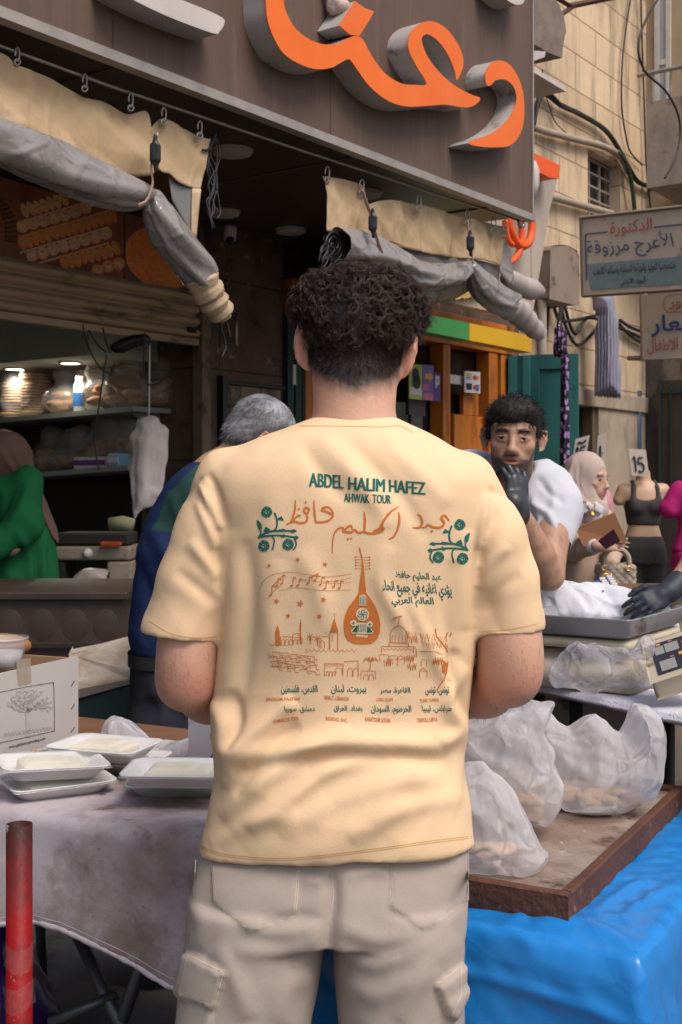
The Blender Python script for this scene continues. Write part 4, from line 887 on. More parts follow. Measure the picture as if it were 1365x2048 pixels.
FOLD = [
 ([(440, 1500), (520, 1512), (640, 1492), (760, 1486), (860, 1490), (935, 1470)], 26, .013), ([(470, 1545), (600, 1520), (760, 1512), (900, 1520)], 16, -.010),
 ([(445, 1575), (480, 1500), (540, 1440), (590, 1400)], 18, .012), ([(440, 1640), (520, 1570), (610, 1500), (700, 1452)], 20, .010), ([(500, 1660), (590, 1590), (680, 1530), (790, 1505)], 17, .009),
 ([(470, 1590), (540, 1500), (600, 1450)], 12, -.008), ([(560, 1670), (680, 1600), (800, 1560), (900, 1560)], 22, .006), ([(700, 1680), (800, 1620), (930, 1590)], 20, .006),
 ([(425, 1400), (450, 1450), (440, 1510)], 16, .010), ([(462, 1380), (478, 1440), (466, 1500)], 12, -.008), ([(930, 1330), (895, 1400), (915, 1455), (880, 1490)], 16, .010), ([(915, 1300), (900, 1350), (930, 1440)], 12, -.008),
 ([(455, 1060), (470, 1160), (462, 1280), (450, 1400)], 20, .007), ([(492, 1080), (505, 1200), (495, 1320), (480, 1420)], 15, -.006), ([(935, 1060), (925, 1160), (930, 1260)], 18, .006), ([(905, 1120), (890, 1220), (905, 1320)], 14, -.005),
 ([(640, 870), (690, 930), (750, 1000), (775, 1060)], 20, .006), ([(600, 880), (640, 940), (700, 1010)], 16, -.004), ([(690, 870), (745, 930), (810, 1000), (850, 1080)], 16, -.005), ([(760, 870), (830, 940), (900, 1010)], 18, .005),
 ([(780, 1090), (760, 1160), (800, 1240), (840, 1310)], 16, .005), ([(820, 1200), (855, 1280), (885, 1350), (905, 1400)], 14, .006), ([(600, 1100), (640, 1180), (660, 1270)], 22, .004), ([(560, 1120), (540, 1220), (560, 1330)], 22, .004),
 ([(400, 960), (425, 1010), (440, 1060)], 10, .009), ([(415, 945), (440, 1000), (450, 1050)], 8, -.006), ([(395, 1000), (415, 1050), (436, 1100)], 9, .006), ([(380, 1080), (410, 1120), (436, 1160)], 12, .006), ([(350, 1140), (400, 1180), (436, 1210)], 14, -.005),
 ([(980, 985), (965, 1040), (958, 1100)], 10, .009), ([(1000, 1020), (975, 1070), (960, 1130)], 9, -.005), ([(1015, 1090), (985, 1120), (962, 1180)], 12, .006), ([(1045, 1150), (1000, 1180), (965, 1230)], 14, -.004),
 ([(640, 1740), (700, 1640), (820, 1600)], 30, .005), ([(420, 1690), (520, 1640), (600, 1630)], 18, .005)]
d = folds(u, v_, FOLD) * bk_
d += fbm(np.stack([u / 130 + v_ / 400, V[:, 1] * 4, v_ / 240 - u / 500], 1), 3, 3) * .014 * np.clip((v_ - 820) / 120, .1, 1)
seam = np.exp(-((seg_dist(u, v_, [(368, 1000), (400, 960), (420, 985), (436, 1060), (440, 1180)])[0]) / 5) ** 2) + np.exp(-((seg_dist(u, v_, [(1030, 1000), (985, 980), (968, 1060), (957, 1160)])[0]) / 5) ** 2)
d -= seam * .0035 * bk_
wr_m = np.clip((v_ - 1380) / 90, 0, 1) + np.clip((np.abs(u - 697) - 235) / 40, 0, 1) * (v_ < 1300); d += crease(np.stack([V[:, 0] - V[:, 2] * .5, V[:, 1], V[:, 2]], 1), 9, 4, 21) * .016 * np.clip(wr_m, .12, 1) * bk_
V = V + Nn * (d * 1.2)[:, None]; V = lap(V, Q); V = lap(V, Q, .3)
M_shirt = mat("pale_yellow_cotton", (.77, .545, .340), .92, (.74, .52, .320), 40, .5, spec=.12, extra=x_weave(420, .12), bump=.06, bscale=260)
shirt = obj("shirt", (V, Q), M_shirt, man, True)
bvh = BVHTree.FromPolygons([Vector(q) for q in V], [tuple(q) for q in Q.tolist()])
def on_shirt(u, v_, off=.0008, tree=None, Y=1.87):
    o = np.array([0, 0, HC]); r = P(u, v_, 1.) - o; h, n, i, ds = (tree or bvh).ray_cast(Vector(o), Vector(r))
    if h is None: return P(u, v_, Y)
    return np.array(h) + np.array(n) * off * .55
def ribbon(mb, pts, w, place, off=.0013, step=7, taper=True):
    """a drawn stroke w photo pixels wide"""
    pts = [np.array(q, float) for q in pts]
    L = sum(np.linalg.norm(b - a) for a, b in zip(pts[:-1], pts[1:])); q = []
    for a, b in zip(pts[:-1], pts[1:]):
        k = max(1, int(np.linalg.norm(b - a) / step)); q += [a + (b - a) * i / k for i in range(k)]
    q.append(pts[-1]); n = len(q); vs = []
    for i in range(n):
        t = q[min(i + 1, n - 1)] - q[max(i - 1, 0)]; t /= np.linalg.norm(t) + 1e-9; nn_ = np.array([-t[1], t[0]])
        ww = w if np.isscalar(w) else np.interp(i / (n - 1), np.linspace(0, 1, len(w)), w)
        for sg in (-1, 1): vs.append(place(*(q[i] + nn_ * ww / 2 * sg), off))
    return mb.add(vs, [(2 * i, 2 * i + 1, 2 * i + 3, 2 * i + 2) for i in range(n - 1)])
def shape(mb, pts, place, off=.0013, step=8):      # filled outline, cut into small faces
    tri = tessellate_polygon([[Vector((a, b, 0)) for a, b in pts]]); bm = bmesh.new(); vv = [bm.verts.new((a, b, 0)) for a, b in pts]
    for t in tri:
        try: bm.faces.new([vv[i] for i in t])
        except ValueError: pass
    for _ in range(5):
        es = [e for e in bm.edges if e.calc_length() > step]
        if not es: break
        bmesh.ops.subdivide_edges(bm, edges=es, cuts=1); bmesh.ops.triangulate(bm, faces=bm.faces)
    bm.verts.index_update(); mb.add([place(v.co.x, v.co.y, off) for v in bm.verts], [[v.index for v in f.verts] for f in bm.faces]); bm.free(); return mb
def ZP(*q): return [(400 + x * .43956, 900 + y * .43956) for x, y in q]      # points read off the enlarged print
gr_, or_, cr_ = MB(), MB(), MB()
def S(mb, w, *pts, sm=3, off=.0013):
    w = np.asarray(w) * .5 if np.isscalar(w) and w < 3.2 else np.asarray(w) * .62; w = float(w) if w.ndim == 0 else w
    q = ZP(*pts); ribbon(mb, [tuple(p) for p in smooth_path(q, sm)] if len(q) > 2 and sm > 1 else q, w, on_shirt, off)
def wr(mb, body, x0, x1, y0, y1, bold=.0, drop=0., maxe=.03, slant=0, off=.0013):
    (a, b), (c, d_) = ZP((x0, y0), (x1, y1)); write_on(mb, body, a, c, b, d_, lambda x, y: on_shirt(x, y, off), bold, slant, maxe, drop * .43956)
for k, (wd_, x0, x1, y0, y1, dr) in enumerate((("ABDEL", 499, 655, 108, 163, 10), ("HALIM", 678, 840, 126, 177, 11), ("HAFEZ", 862, 1025, 138, 188, 12))):
    for j in range(3): wr(gr_, wd_, x0 + (j - 1) * 2.6, x1 + (j - 1) * 2.6, y0 - 3, y1 + 3, .0, dr, .05, off=.0012 + .0005 * j)
for j in range(2): wr(gr_, "AHWAK", 656 + j * 3, 770 + j * 3, 196, 237, .0, 5, .05, off=.0012 + .0005 * j); wr(gr_, "TOUR", 785 + j * 3, 867 + j * 3, 202, 241, .0, 4, .05, off=.0012 + .0005 * j)
# large name in slanting strokes
S(or_, [4, 9, 8, 7, 6, 2], (1135, 322), (1115, 298), (1098, 310), (1112, 330), (1095, 352), (1060, 350), (1040, 340), (1022, 352), (1003, 350)); S(or_, [5, 8, 7, 3], (1003, 350), (1012, 330), (1006, 305), (990, 290)); S(or_, [8, 6, 2], (1003, 350), (985, 354), (966, 352)); S(or_, 7, (1052, 366), (1058, 372), sm=1)
S(or_, [3, 8, 7, 6, 2], (905, 282), (908, 320), (900, 360), (880, 395), (858, 405)); S(or_, [2, 7, 8, 5, 7, 6], (905, 258), (870, 280), (845, 310), (832, 330), (830, 350), (800, 366), (790, 370)); S(or_, [3, 7, 8, 7], (858, 285), (835, 325), (820, 352), (838, 356), (820, 372), (780, 380), (748, 372))
S(or_, [3, 8, 7], (748, 280), (752, 320), (748, 372)); S(or_, [7, 6, 7, 8, 6, 5, 4, 2], (748, 372), (720, 376), (705, 362), (690, 374), (660, 370), (648, 352), (628, 360), (612, 382), (604, 430), (604, 470)); S(or_, [4, 7, 6, 3], (650, 372), (672, 350), (690, 345), (694, 362)); S(or_, 7, (672, 402), (678, 406), sm=1); S(or_, 7, (686, 400), (692, 404), sm=1)
S(or_, [4, 8, 7, 7, 6], (610, 290), (590, 262), (566, 262), (556, 272), (575, 280), (606, 296), (590, 318), (560, 328), (528, 328)); S(or_, [3, 7, 7], (520, 228), (522, 280), (528, 328)); S(or_, [6, 7, 8, 6, 7, 7, 4], (490, 290), (498, 270), (484, 262), (474, 276), (488, 296), (486, 325), (455, 332), (430, 325), (395, 338)); S(or_, [3, 7, 7], (436, 226), (432, 280), (414, 332)); S(or_, [7, 6, 4], (460, 300), (445, 300), (424, 322)); S(or_, 7, (478, 236), (486, 240), sm=1); S(or_, 7, (448, 266), (454, 270), sm=1)
# the two flower sprays
def flower(cx, cy, r):
    for k in range(7):
        a = k * .9; q = (cx + r * .62 * math.cos(a), cy + r * .62 * math.sin(a))
        shape(gr_, ZP(*[(q[0] + r * .33 * math.cos(b) * (1 + .25 * math.cos(3 * b)), q[1] + r * .30 * math.sin(b)) for b in np.linspace(0, 6.28, 9)[:-1]]), on_shirt)
    S(gr_, 3, (cx - r * .9, cy), (cx - r * .3, cy - r * .9), (cx + r * .6, cy - r * .7), (cx + r * .9, cy + r * .2), (cx + r * .2, cy + r * .9), (cx - r * .7, cy + r * .6), (cx - r * .9, cy)); S(gr_, 3.5, (cx - r * .2, cy), (cx + r * .2, cy - r * .2), (cx + r * .1, cy + r * .25))
def spray(m):
    f = lambda *q: [(m(x), y + (0 if m(0) < 700 else 58)) for x, y in q]
    for c in ((305, 282, 26), (292, 436, 27), (402, 430, 27)): x, y = f((c[0], c[1]))[0]; flower(x, y, c[2])
    for w, q in ((6, ((340, 285), (352, 320), (345, 362), (300, 378), (266, 400))), (6, ((266, 400), (310, 372), (370, 368), (440, 368))), (6, ((266, 398), (300, 392), (350, 388), (400, 392), (445, 400))), (5, ((330, 392), (340, 410), (335, 440), (330, 455))), (5, ((262, 320), (268, 350), (280, 372), (268, 400))), (5, ((430, 400), (440, 430), (425, 455)))): S(gr_, w, *f(*q))
    for q in (((345, 318), (372, 300), (385, 322), (360, 318)), ((262, 316), (282, 335), (284, 362), (268, 350)), ((290, 372), (300, 348), (322, 362), (305, 372)), ((355, 362), (385, 358), (395, 366), (370, 374)), ((405, 366), (432, 360), (444, 370), (420, 378)), ((425, 395), (440, 388), (452, 398), (440, 408)), ((365, 392), (385, 380), (392, 392), (378, 400))): shape(gr_, ZP(*f(*q)), on_shirt)
spray(lambda x: x); spray(lambda x: 1487 - x)
# notes, stars
def star(x, y, r):
    q = []
    for k in range(10): a = k * math.pi / 5 + .3; rr_ = r if k % 2 == 0 else r * .42; q.append((x + rr_ * math.sin(a), y - rr_ * math.cos(a)))
    shape(or_, ZP(*q), on_shirt)
for s_ in ((316, 526, 11), (446, 498, 12), (570, 520, 13), (349, 687, 15), (457, 698, 17), (563, 680, 15), (402, 754, 13), (545, 756, 14)): star(*s_)
for w, q in ((1.6, ((274, 640), (285, 605), (320, 572), (390, 556), (470, 562), (560, 576), (630, 572), (690, 562))), (1.6, ((308, 676), (340, 640), (380, 605))), (1.5, ((360, 640), (430, 626), (500, 632), (580, 640), (690, 634))), (1.4, ((470, 590), (560, 600), (640, 592), (688, 580))), (1.4, ((560, 604), (620, 608), (690, 602)))): S(or_, w, *q)
for x, y, h in ((322, 660, 44), (350, 618, 34), (372, 608, 40), (418, 618, 40), (446, 616, 30), (492, 606, 30), (524, 592, 22), (548, 612, 34), (568, 630, 36), (608, 622, 30), (634, 628, 34)):
    S(or_, 3, (x + 6, y), (x + 8, y - h), sm=1); shape(or_, ZP(*[(x + 7 * math.cos(a), y + 5 * math.sin(a) - 2 * math.cos(a)) for a in np.linspace(0, 6.28, 8)[:-1]]), on_shirt); S(or_, 3.4, (x + 8, y - h), (x + 22, y - h + 6), sm=1)
S(or_, 4, (502, 580), (540, 562), sm=1); S(or_, 3, (330, 622), (380, 568), sm=1)
# lute
LT = [(728, 438), (734, 462), (742, 500), (748, 540), (752, 600), (758, 650), (780, 680), (800, 712), (815, 750), (822, 790), (820, 830), (806, 862), (780, 880), (740, 884), (700, 880), (672, 864), (658, 835), (655, 790), (662, 750), (678, 712), (700, 684), (722, 650), (728, 600), (736, 545), (738, 500), (730, 470), (724, 448)]
shape(or_, ZP(*LT), on_shirt)
for i in range(5):
    y = 486 + i * 13; S(or_, 1.6, (710, y - 2), (772, y + 4), sm=1)
    for x in (710, 773): shape(or_, ZP(*[(x + 4.5 * math.cos(a), y + 3.5 * math.sin(a)) for a in np.linspace(0, 6.28, 7)[:-1]]), on_shirt)
OF2 = .0024
def disc(mb, x, y, r, off, q=1): shape(mb, ZP(*[(x + r * math.cos(a), y + r * q * math.sin(a)) for a in np.linspace(0, 6.283, 25)[:-1]]), on_shirt, off)
disc(cr_, 740, 747, 30, OF2); disc(cr_, 699, 786, 14, OF2); disc(cr_, 774, 792, 14, OF2)
shape(cr_, ZP((726, 664), (742, 656), (758, 664), (756, 708), (726, 708)), on_shirt, OF2); shape(cr_, ZP((716, 784), (765, 788), (772, 806), (790, 824), (784, 836), (690, 834), (688, 820), (704, 806)), on_shirt, OF2); shape(cr_, ZP((711, 839), (764, 842), (762, 853), (713, 850)), on_shirt, OF2)
g2 = .0034
for i in range(4): S(gr_, 2, (731 + i * 7, 664), (731 + i * 7, 706), sm=1, off=g2)
for i in range(5): S(gr_, 2.2, (722 + i * 8, 790), (721 + i * 8, 828), sm=1, off=g2)
for k in range(6):
    a = k * 1.05; S(gr_, 2.6, (740, 747), (740 + 12 * math.cos(a), 747 + 12 * math.sin(a)), (740 + 21 * math.cos(a + .5), 747 + 21 * math.sin(a + .5)), (740 + 22 * math.cos(a + 1), 747 + 22 * math.sin(a + 1)), off=g2)
shape(gr_, ZP((692, 826), (712, 796), (720, 800), (716, 828)), on_shirt, g2); shape(gr_, ZP((760, 830), (762, 800), (772, 806), (786, 828)), on_shirt, g2)
for x, y in ((699, 786), (774, 792)): S(gr_, 2.5, (x - 8, y), (x + 8, y), sm=1, off=g2); S(gr_, 2.5, (x, y - 8), (x, y + 8), sm=1, off=g2)
for x in (720, 733, 745, 756): S(or_, 2.5, (x, 843), (x + .5, 849), sm=1, off=g2)
# verse
for body, x0, x1, y0, y1, dr in (("عبد الحليم حافظ", 893, 1102, 548, 594, 14), ("يؤدي اغانيه في جميع انحاء", 836, 1152, 588, 664, 24), ("العالم العربي", 876, 1068, 664, 712, 6)): wr(gr_, arabic(body), x0, x1, y0, y1, .018, dr, .02, .15)
# towns
sk = random.Random(5)
def scrib(x0, x1, y, h, n, w=2.2):
    S(or_, w, *[(x0 + (x1 - x0) * i / n, y + (h if i % 2 else -h) * sk.uniform(.6, 1.1)) for i in range(n + 1)], sm=1)
def arches(x, y, n, w, h):
    for i in range(n): S(or_, 2.2, (x + i * w, y), (x + i * w + 1, y - h * .7), (x + (i + .45) * w, y - h), (x + (i + .85) * w, y - h * .7), (x + (i + .85) * w, y))
def box_(x0, x1, y0, y1, w=2.2): S(or_, w, (x0, y1), (x0, y0), (x1, y0 + 2), (x1, y1), sm=1)
shape(or_, ZP((345, 888), (344, 826), (354, 794), (364, 826), (366, 888)), on_shirt); scrib(318, 420, 886, 5, 9); box_(368, 425, 848, 886); arches(372, 886, 3, 18, 26)
S(or_, 2.4, (420, 850), (428, 838), (440, 834), (452, 838), (462, 852)); box_(424, 466, 852, 882); S(or_, 5, (459, 784), (458, 830), (460, 880), sm=1); S(or_, 2.5, (459, 770), (459, 790), sm=1); arches(428, 882, 2, 18, 20)
for x, y in ((503, 850), (536, 858)):
    for a in range(7): S(or_, 2.6, (x, y), (x + 17 * math.cos(a * .9), y + 17 * math.sin(a * .9)), sm=1)
    S(or_, 3, (x, y), (x + 2, y + 32), sm=1)
box_(552, 590, 848, 900); arches(545, 900, 1, 26, 34); box_(592, 628, 826, 905, 3); shape(or_, ZP((594, 826), (606, 780), (612, 764), (630, 824)), on_shirt); S(or_, 2, (612, 764), (614, 742), (622, 750), sm=1); S(or_, 2.2, (604, 840), (604, 870), sm=1); scrib(480, 712, 912, 7, 22)
for a in range(4):
    for k in range(5): x = 322 + k * 42 + sk.uniform(-8, 8); y = 918 + a * 22 + k * 5; S(or_, 2.6, (x, y), (x + 34, y + sk.uniform(-4, 6)), (x + 36, y + 16), (x + 52, y + 17), sm=1)
for k in range(8): scrib(330 + k * 22, 372 + k * 22, 985 - (k % 3) * 22, 8, 5)
scrib(308, 340, 935, 9, 5)
box_(568, 652, 970, 1028); scrib(572, 655, 978, 9, 14, 2.6); arches(576, 1028, 3, 14, 22); box_(620, 648, 992, 1020); S(or_, 2.4, (655, 962), (720, 958), (722, 1030), sm=1); arches(672, 1030, 2, 26, 40); box_(734, 800, 1004, 1042); arches(746, 1044, 2, 24, 24)
S(or_, 2.6, (774, 1002), (778, 962)); [S(or_, 2.6, (778, 962), (778 + 26 * math.cos(a), 954 + 16 * math.sin(a)), (778 + 32 * math.cos(a), 966 + 14 * math.sin(a))) for a in (-.2, -.7, -1.3, -1.9, -2.5, -3.0)]
S(or_, 2.6, (868, 876), (866, 840), (880, 812), (906, 800), (930, 814), (944, 842), (942, 876)); S(or_, 2, (906, 800), (908, 762), sm=1); S(or_, 4, (876, 772), (896, 760), (920, 756)); box_(862, 950, 876, 896, 3)
for x in (876, 890, 906, 922, 936): S(or_, 1.8, (x, 840), (x - 1, 876), sm=1)
box_(828, 972, 892, 918, 2.6); scrib(835, 965, 906, 5, 14); box_(820, 860, 930, 962); box_(866, 900, 934, 980); box_(878, 930, 950, 975); S(or_, 2.4, (895, 950), (912, 934), (934, 950), sm=1)
for x0, x1, y in ((942, 985, 840), (952, 990, 862), (1004, 1070, 850), (1010, 1080, 876), (1030, 1090, 890), (1086, 1124, 860), (1094, 1128, 890)): scrib(x0, x1, y, 16, 9, 2.8)
S(or_, 3.4, (1072, 812), (1078, 850), (1108, 884), (1128, 920)); S(or_, 4, (1120, 848), (1126, 830)); S(or_, 4, (1138, 848), (1144, 830)); S(or_, 2.4, (975, 892), (984, 905), (986, 940)); S(or_, 2.2, (1000, 915), (1070, 918), (1100, 930))
for x0, x1, y in ((838, 872, 965), (932, 976, 950), (944, 985, 985), (1062, 1104, 962)): scrib(x0, x1, y, 18, 8, 3)
scrib(1100, 1128, 990, 30, 8, 3); box_(1008, 1032, 952, 984); box_(1000, 1034, 1004, 1036); S(or_, 2.6, (998, 1006), (1014, 990), (1036, 1006), sm=1); S(or_, 4, (1060, 970), (1092, 955), (1118, 972), (1122, 1020)); S(or_, 3.4, (1120, 1000), (1112, 1040), (1092, 1070), (1078, 1096)); scrib(1096, 1140, 1042, 12, 7, 2.6)
TOWN = (("القدس، فلسطين", "JERUSALEM, PALESTINE", 372, 540, 1068, 1112, 302, 457, 1128, 1145, -3), ("بيروت، لبنان", "BEIRUT, LEBANON", 600, 760, 1068, 1110, 568, 678, 1118, 1137, 6), ("القاهرة، مصر", "CAIRO, EGYPT", 822, 960, 1078, 1112, 804, 880, 1128, 1144, 2), ("تونس، تونس", "TUNIS, TUNISIA", 1028, 1138, 1076, 1116, 1002, 1088, 1134, 1150, -6), ("دمشق، سوريا", "DAMASCUS, SYRIA", 388, 526, 1164, 1196, 336, 449, 1226, 1244, -14), ("بغداد، العراق", "BAGHDAD, IRAQ", 612, 742, 1162, 1194, 574, 670, 1212, 1232, 10), ("الخرطوم، السودان", "KHARTOUM, SUDAN", 782, 966, 1160, 1206, 752, 867, 1214, 1236, 8), ("طرابلس، ليبيا", "TRIPOLI, LIBYA", 1014, 1148, 1160, 1196, 988, 1081, 1222, 1242, -6))
for ar, en, a0, a1, b0, b1, c0, c1, d0, d1_, dr in TOWN: wr(gr_, arabic(ar), a0, a1, b0, b1, .016, 0, .02, .15); wr(or_, en, c0, c1, d0 - 1, d1_ + 1, .012, dr, .03)
def fabric_print(n, c): return mat(n, c, .9, tuple(x * .82 for x in c), 300, .5, spec=.1, extra=x_weave(420, .12))
ROOTLOC[shirt.name] = ROOTLOC[man.name]
obj("printed_green_lettering", gr_, fabric_print("teal_green_ink", (.022, .150, .125)), shirt); obj("printed_orange_drawing", or_, fabric_print("burnt_orange_ink", (.62, .185, .045)), shirt); obj("printed_cream_detail", cr_, fabric_print("cream_ink", (.76, .62, .42)), shirt)
# stitching at hems, collar and seams
st = MB(); M_st = mat("ochre_thread", (.60, .36, .13), .9)
for pts in ([(400, 1690), (440, 1706), (520, 1715), (610, 1714), (760, 1696), (860, 1682), (944, 1672)], [(400, 1694), (440, 1710), (520, 1719), (610, 1718), (760, 1700), (860, 1686), (944, 1676)], [(300, 1242), (340, 1266), (390, 1276), (434, 1273)], [(962, 1263), (1020, 1259), (1074, 1248)], [(600, 852), (650, 852), (720, 853), (770, 854), (800, 852), (826, 866)]):
    q = [tuple(p) for p in smooth_path(pts, 6)]; ribbon(st, q, 1.5, on_shirt, .0008, 5)
obj("stitching", st, M_st, shirt)
# ---- skin: head, neck and arms in one surface
HR = frame_of((.08, 1, -.16), (.10, 0, 1)); HCN = P(713, 700, 2.035)
vs = Vox(P(270, 1500, YM) + (0, -.16, 0), P(1110, 500, YM) + (0, .52, 0), .0048)
Wm = head(vs, HCN, HR, 1.0, P(708, 905, 2.0), .064, ear=1.28)
vs.cone(P(714, 730, 2.03), P(709, 880, 2.0), .062, .067, k=.02); vs.ell(P(708, 885, 2.0), (.10, .055, .03), k=.03)
for q in (-1, 1):                                  # upper arm, forearm, hand in front of him
    if q < 0: sh_, el, wr_ = P(400, 1120, 1.99), P(374, 1362, 2.0), P(505, 1440, 2.24)
    else: sh_, el, wr_ = P(992, 1120, 1.992), P(1018, 1352, 2.0), P(870, 1425, 2.24)
    vs.limb([sh_, (sh_ + el) / 2, el, el + (wr_ - el) * .3, wr_], [.044, .0465, .043, .045, .029], k=.03); vs.ell(el + (0, -.012, -.004), (.036, .034, .036), k=.02)
    if q > 0: vs.ell(P(1028, 1300, 1.985), (.046, .05, .07), k=.03)
    else: vs.ell(P(374, 1310, 1.985), (.045, .05, .06), k=.03)
    hand(vs, wr_, (wr_ - el) * (1, 1, 1) + (0, .02, .02), (q * .3, -.2, .9), .95, thumb=q)
V, Q = vs.mesh(2); Nn = normals(V, Q); u, v_ = to_px(V); V = V + Nn * (fbm(V * 18, 2, 4) * .003)[:, None]
lips, br, bd = face_tints(V, HCN, HR, 1., .6)
hl_ = np.interp(u, [590, 622, 650, 690, 712, 740, 780, 806, 850], [712, 752, 780, 794, 802, 790, 784, 760, 712])
fade = np.clip((hl_ - v_ + 14 + fbm(V * 160, 2, 2) * 26) / 46, 0, 1) ** 1.3 * (to_local(V, HCN, HR, 1)[:, 1] < .045) * (np.abs(to_local(V, HCN, HR, 1)[:, 0]) < .0785)
ruddy = np.clip(np.exp(-((v_ - 1375) / 40) ** 2) * (v_ > 1290) + np.clip((np.abs(to_local(V, HCN, HR, 1)[:, 0]) - .077) / .006, 0, 1) * (v_ < 800), 0, 1) * .75
body = obj("body", (V, Q), M_skin1, man, True, {"lips": lips, "brow": br, "beard": bd, "fade": fade, "ruddy": ruddy}); eyes(man, Wm, HR, 1.)
headV, headQ, headN = V, Q, Nn
rp_, rn_ = surf_pts(V, Q, Nn, 900, lambda c: (to_px(c)[1] > 1290) & (to_px(c)[1] < 1440), 12)
strands(body, 'arm_hair', rp_, rn_ * .35 + np.array([0, .1, -.7]), mat('fine_arm_hair', (.10, .055, .035), .6), .008, .00022, 4, .0005, .5, 1, 13, .3)
# ---- hair: a dark lumpy mass and thousands of curls
M_hair = mat("dark_brown_curls", (.030, .0175, .0135), .40, (.056, .033, .025), 60, .6, spec=.38)
vh = Vox(P(560, 760, 2.05) + (0, -.15, 0), P(890, 500, 2.05) + (0, .16, 0), .005)
vh.ell(P(722, 622, 2.05), (.088, .104, .067), k=.02); vh.ell(P(718, 668, 2.045), (.072, .092, .048), k=.03); vh.ell(P(790, 612, 2.03), (.036, .05, .038), k=.03); vh.ell(P(652, 608, 2.03), (.036, .05, .038), k=.03)
vh.ell(HCN + HR[1] * .10 + (0, 0, -.03), (.07, .08, .10), k=.02, op='s')
V, Q = vh.mesh(1); Nn = normals(V, Q); V = V + Nn * ((np.abs(fbm(V * 26, 2, 8)) * -.055 + .008) * 1.0)[:, None]; Nn = normals(V, Q)
hair = obj("hair", (V, Q), mat("dark_hair_mass", (.010, .0075, .007), .7, spec=.2), man, True); ROOTLOC[hair.name] = ROOTLOC[man.name]
pu = lambda c: to_px(c)
def kp_(c): uu, vv = pu(c); return vv < 690 - .0028 * (uu - 722) ** 2
rp_, rn_ = surf_pts(V, Q, Nn, 1500, kp_, 3)
strands(hair, "curl", rp_ - rn_ * .006, rn_ + np.array([0, -.1, .10]) , M_hair, .020, .00062, 16, .0095, 1.45, 7, 5, .4, .4, .0017)
def ks_(c): uu, vv = pu(c); l = to_local(c, HCN, HR, 1); return (vv > 650) & (vv < np.interp(uu, [590, 650, 712, 780, 850], [695, 728, 745, 732, 695]) + 22 * vnoise(c * 900, 3) ** 2) & (l[:, 1] < .05) & (np.abs(l[:, 0]) < .077)
rp_, rn_ = surf_pts(headV, headQ, headN, 6500, ks_, 6)
strands(hair, "short_back_hair", rp_ - rn_ * .001, rn_ * .5 + np.array([0, -.05, -.8]), M_hair, .0075, .00040, 4, .0008, .6, 1, 7, .2)
def ku_(c): uu, vv = pu(c); return (vv > 640) & (vv < 690) & (np.abs(uu - 718) < 95)
rp_, rn_ = surf_pts(V, Q, Nn, 2600, ku_, 8)
strands(hair, "wavy_back_hair", rp_ - rn_ * .002, rn_ * .45 + np.array([0, -.1, -.6]), M_hair, .016, .0006, 8, .004, .9, 2, 9, .3)
# ---- trousers
vt = Vox(P(330, 2100, YM) * (1, 1, 0) + (-.02, -.22, .02), P(975, 1640, YM) + (0, .24, 0), .0055)
G_ = lambda v0: P(0, v0, YM)[2]
HIP = [(1660, 412, 936, .108, 1.895), (1700, 404, 940, .112, 1.885), (1750, 393, 938, .122, 1.872), (1800, 386, 933, .126, 1.866), (1845, 381, 929, .118, 1.872)]
vt.loft(rows(HIP), k=.01, p=2.3)
def leg_rows(lst): return [(P(0, v0, YM)[2] if v0 else z0, P((a + b) / 2, 1, YM)[0], cy, (b - a) / 2 / FPX * YM, bb) for v0, z0, a, b, cy, bb in lst]
vt.loft(leg_rows([(1790, 0, 388, 652, 1.985, .110), (1850, 0, 378, 654, 1.985, .114), (1950, 0, 363, 637, 1.985, .112), (2050, 0, 352, 622, 1.985, .110), (0, .30, 335, 590, 2.0, .105), (0, .06, 335, 575, 1.99, .10)]), k=.012, p=2.2)
vt.loft(leg_rows([(1790, 0, 664, 932, 1.985, .110), (1850, 0, 663, 929, 1.985, .114), (1950, 0, 672, 925, 1.985, .112), (2050, 0, 681, 921, 1.985, .110), (0, .30, 705, 950, 2.0, .105), (0, .06, 720, 955, 1.99, .10)]), k=.012, p=2.2)
V, Q = vt.mesh(2); Nn = normals(V, Q); u, v_ = to_px(V); bk_ = np.clip(-Nn[:, 1] * 1.6 + .2, 0, 1)
d = folds(u, v_, [([(662, 1745), (668, 1790), (660, 1850), (655, 1930)], 14, -.016), ([(640, 1850), (560, 1862), (480, 1850)], 18, .006), ([(640, 1875), (560, 1900), (470, 1900)], 16, .006), ([(650, 1840), (590, 1835), (520, 1845)], 12, -.005), ([(680, 1850), (760, 1880), (850, 1860)], 18, .006), ([(676, 1900), (750, 1930), (830, 1900), (900, 1850)], 18, .006), ([(690, 1960), (760, 1990), (850, 1930), (910, 1870)], 22, .007), ([(430, 1890), (470, 1960), (500, 2040)], 22, .007), ([(380, 1760), (400, 1830), (395, 1900)], 18, .005), ([(620, 1940), (570, 1980), (560, 2050)], 26, .007), ([(800, 2048), (830, 1980), (880, 1940)], 20, .006), ([(690, 1760), (740, 1740), (780, 1750)], 12, .004), ([(600, 1760), (640, 1760), (655, 1745)], 12, .004)]) * bk_
d += fbm(V * 9, 3, 6) * .012
def inside(px, soft=3):
    q = poly_sdf(np.array(px, float), u, v_); return np.clip(-q / soft, 0, 1)
PK = [[(424, 1728), (600, 1738), (592, 1832), (500, 1864), (430, 1806)], [(785, 1712), (936, 1692), (938, 1800), (850, 1862), (780, 1815)]]
CG = [[(374, 1903), (452, 1942), (432, 2018), (355, 1990)], [(868, 1968), (926, 1925), (925, 1990), (902, 2042), (888, 2030)]]
CB = [[(360, 1985), (430, 2010), (415, 2150), (340, 2150)], [(884, 2000), (930, 1960), (930, 2150), (890, 2150)]]
for p_ in PK: d += inside(p_) * .0035 * bk_
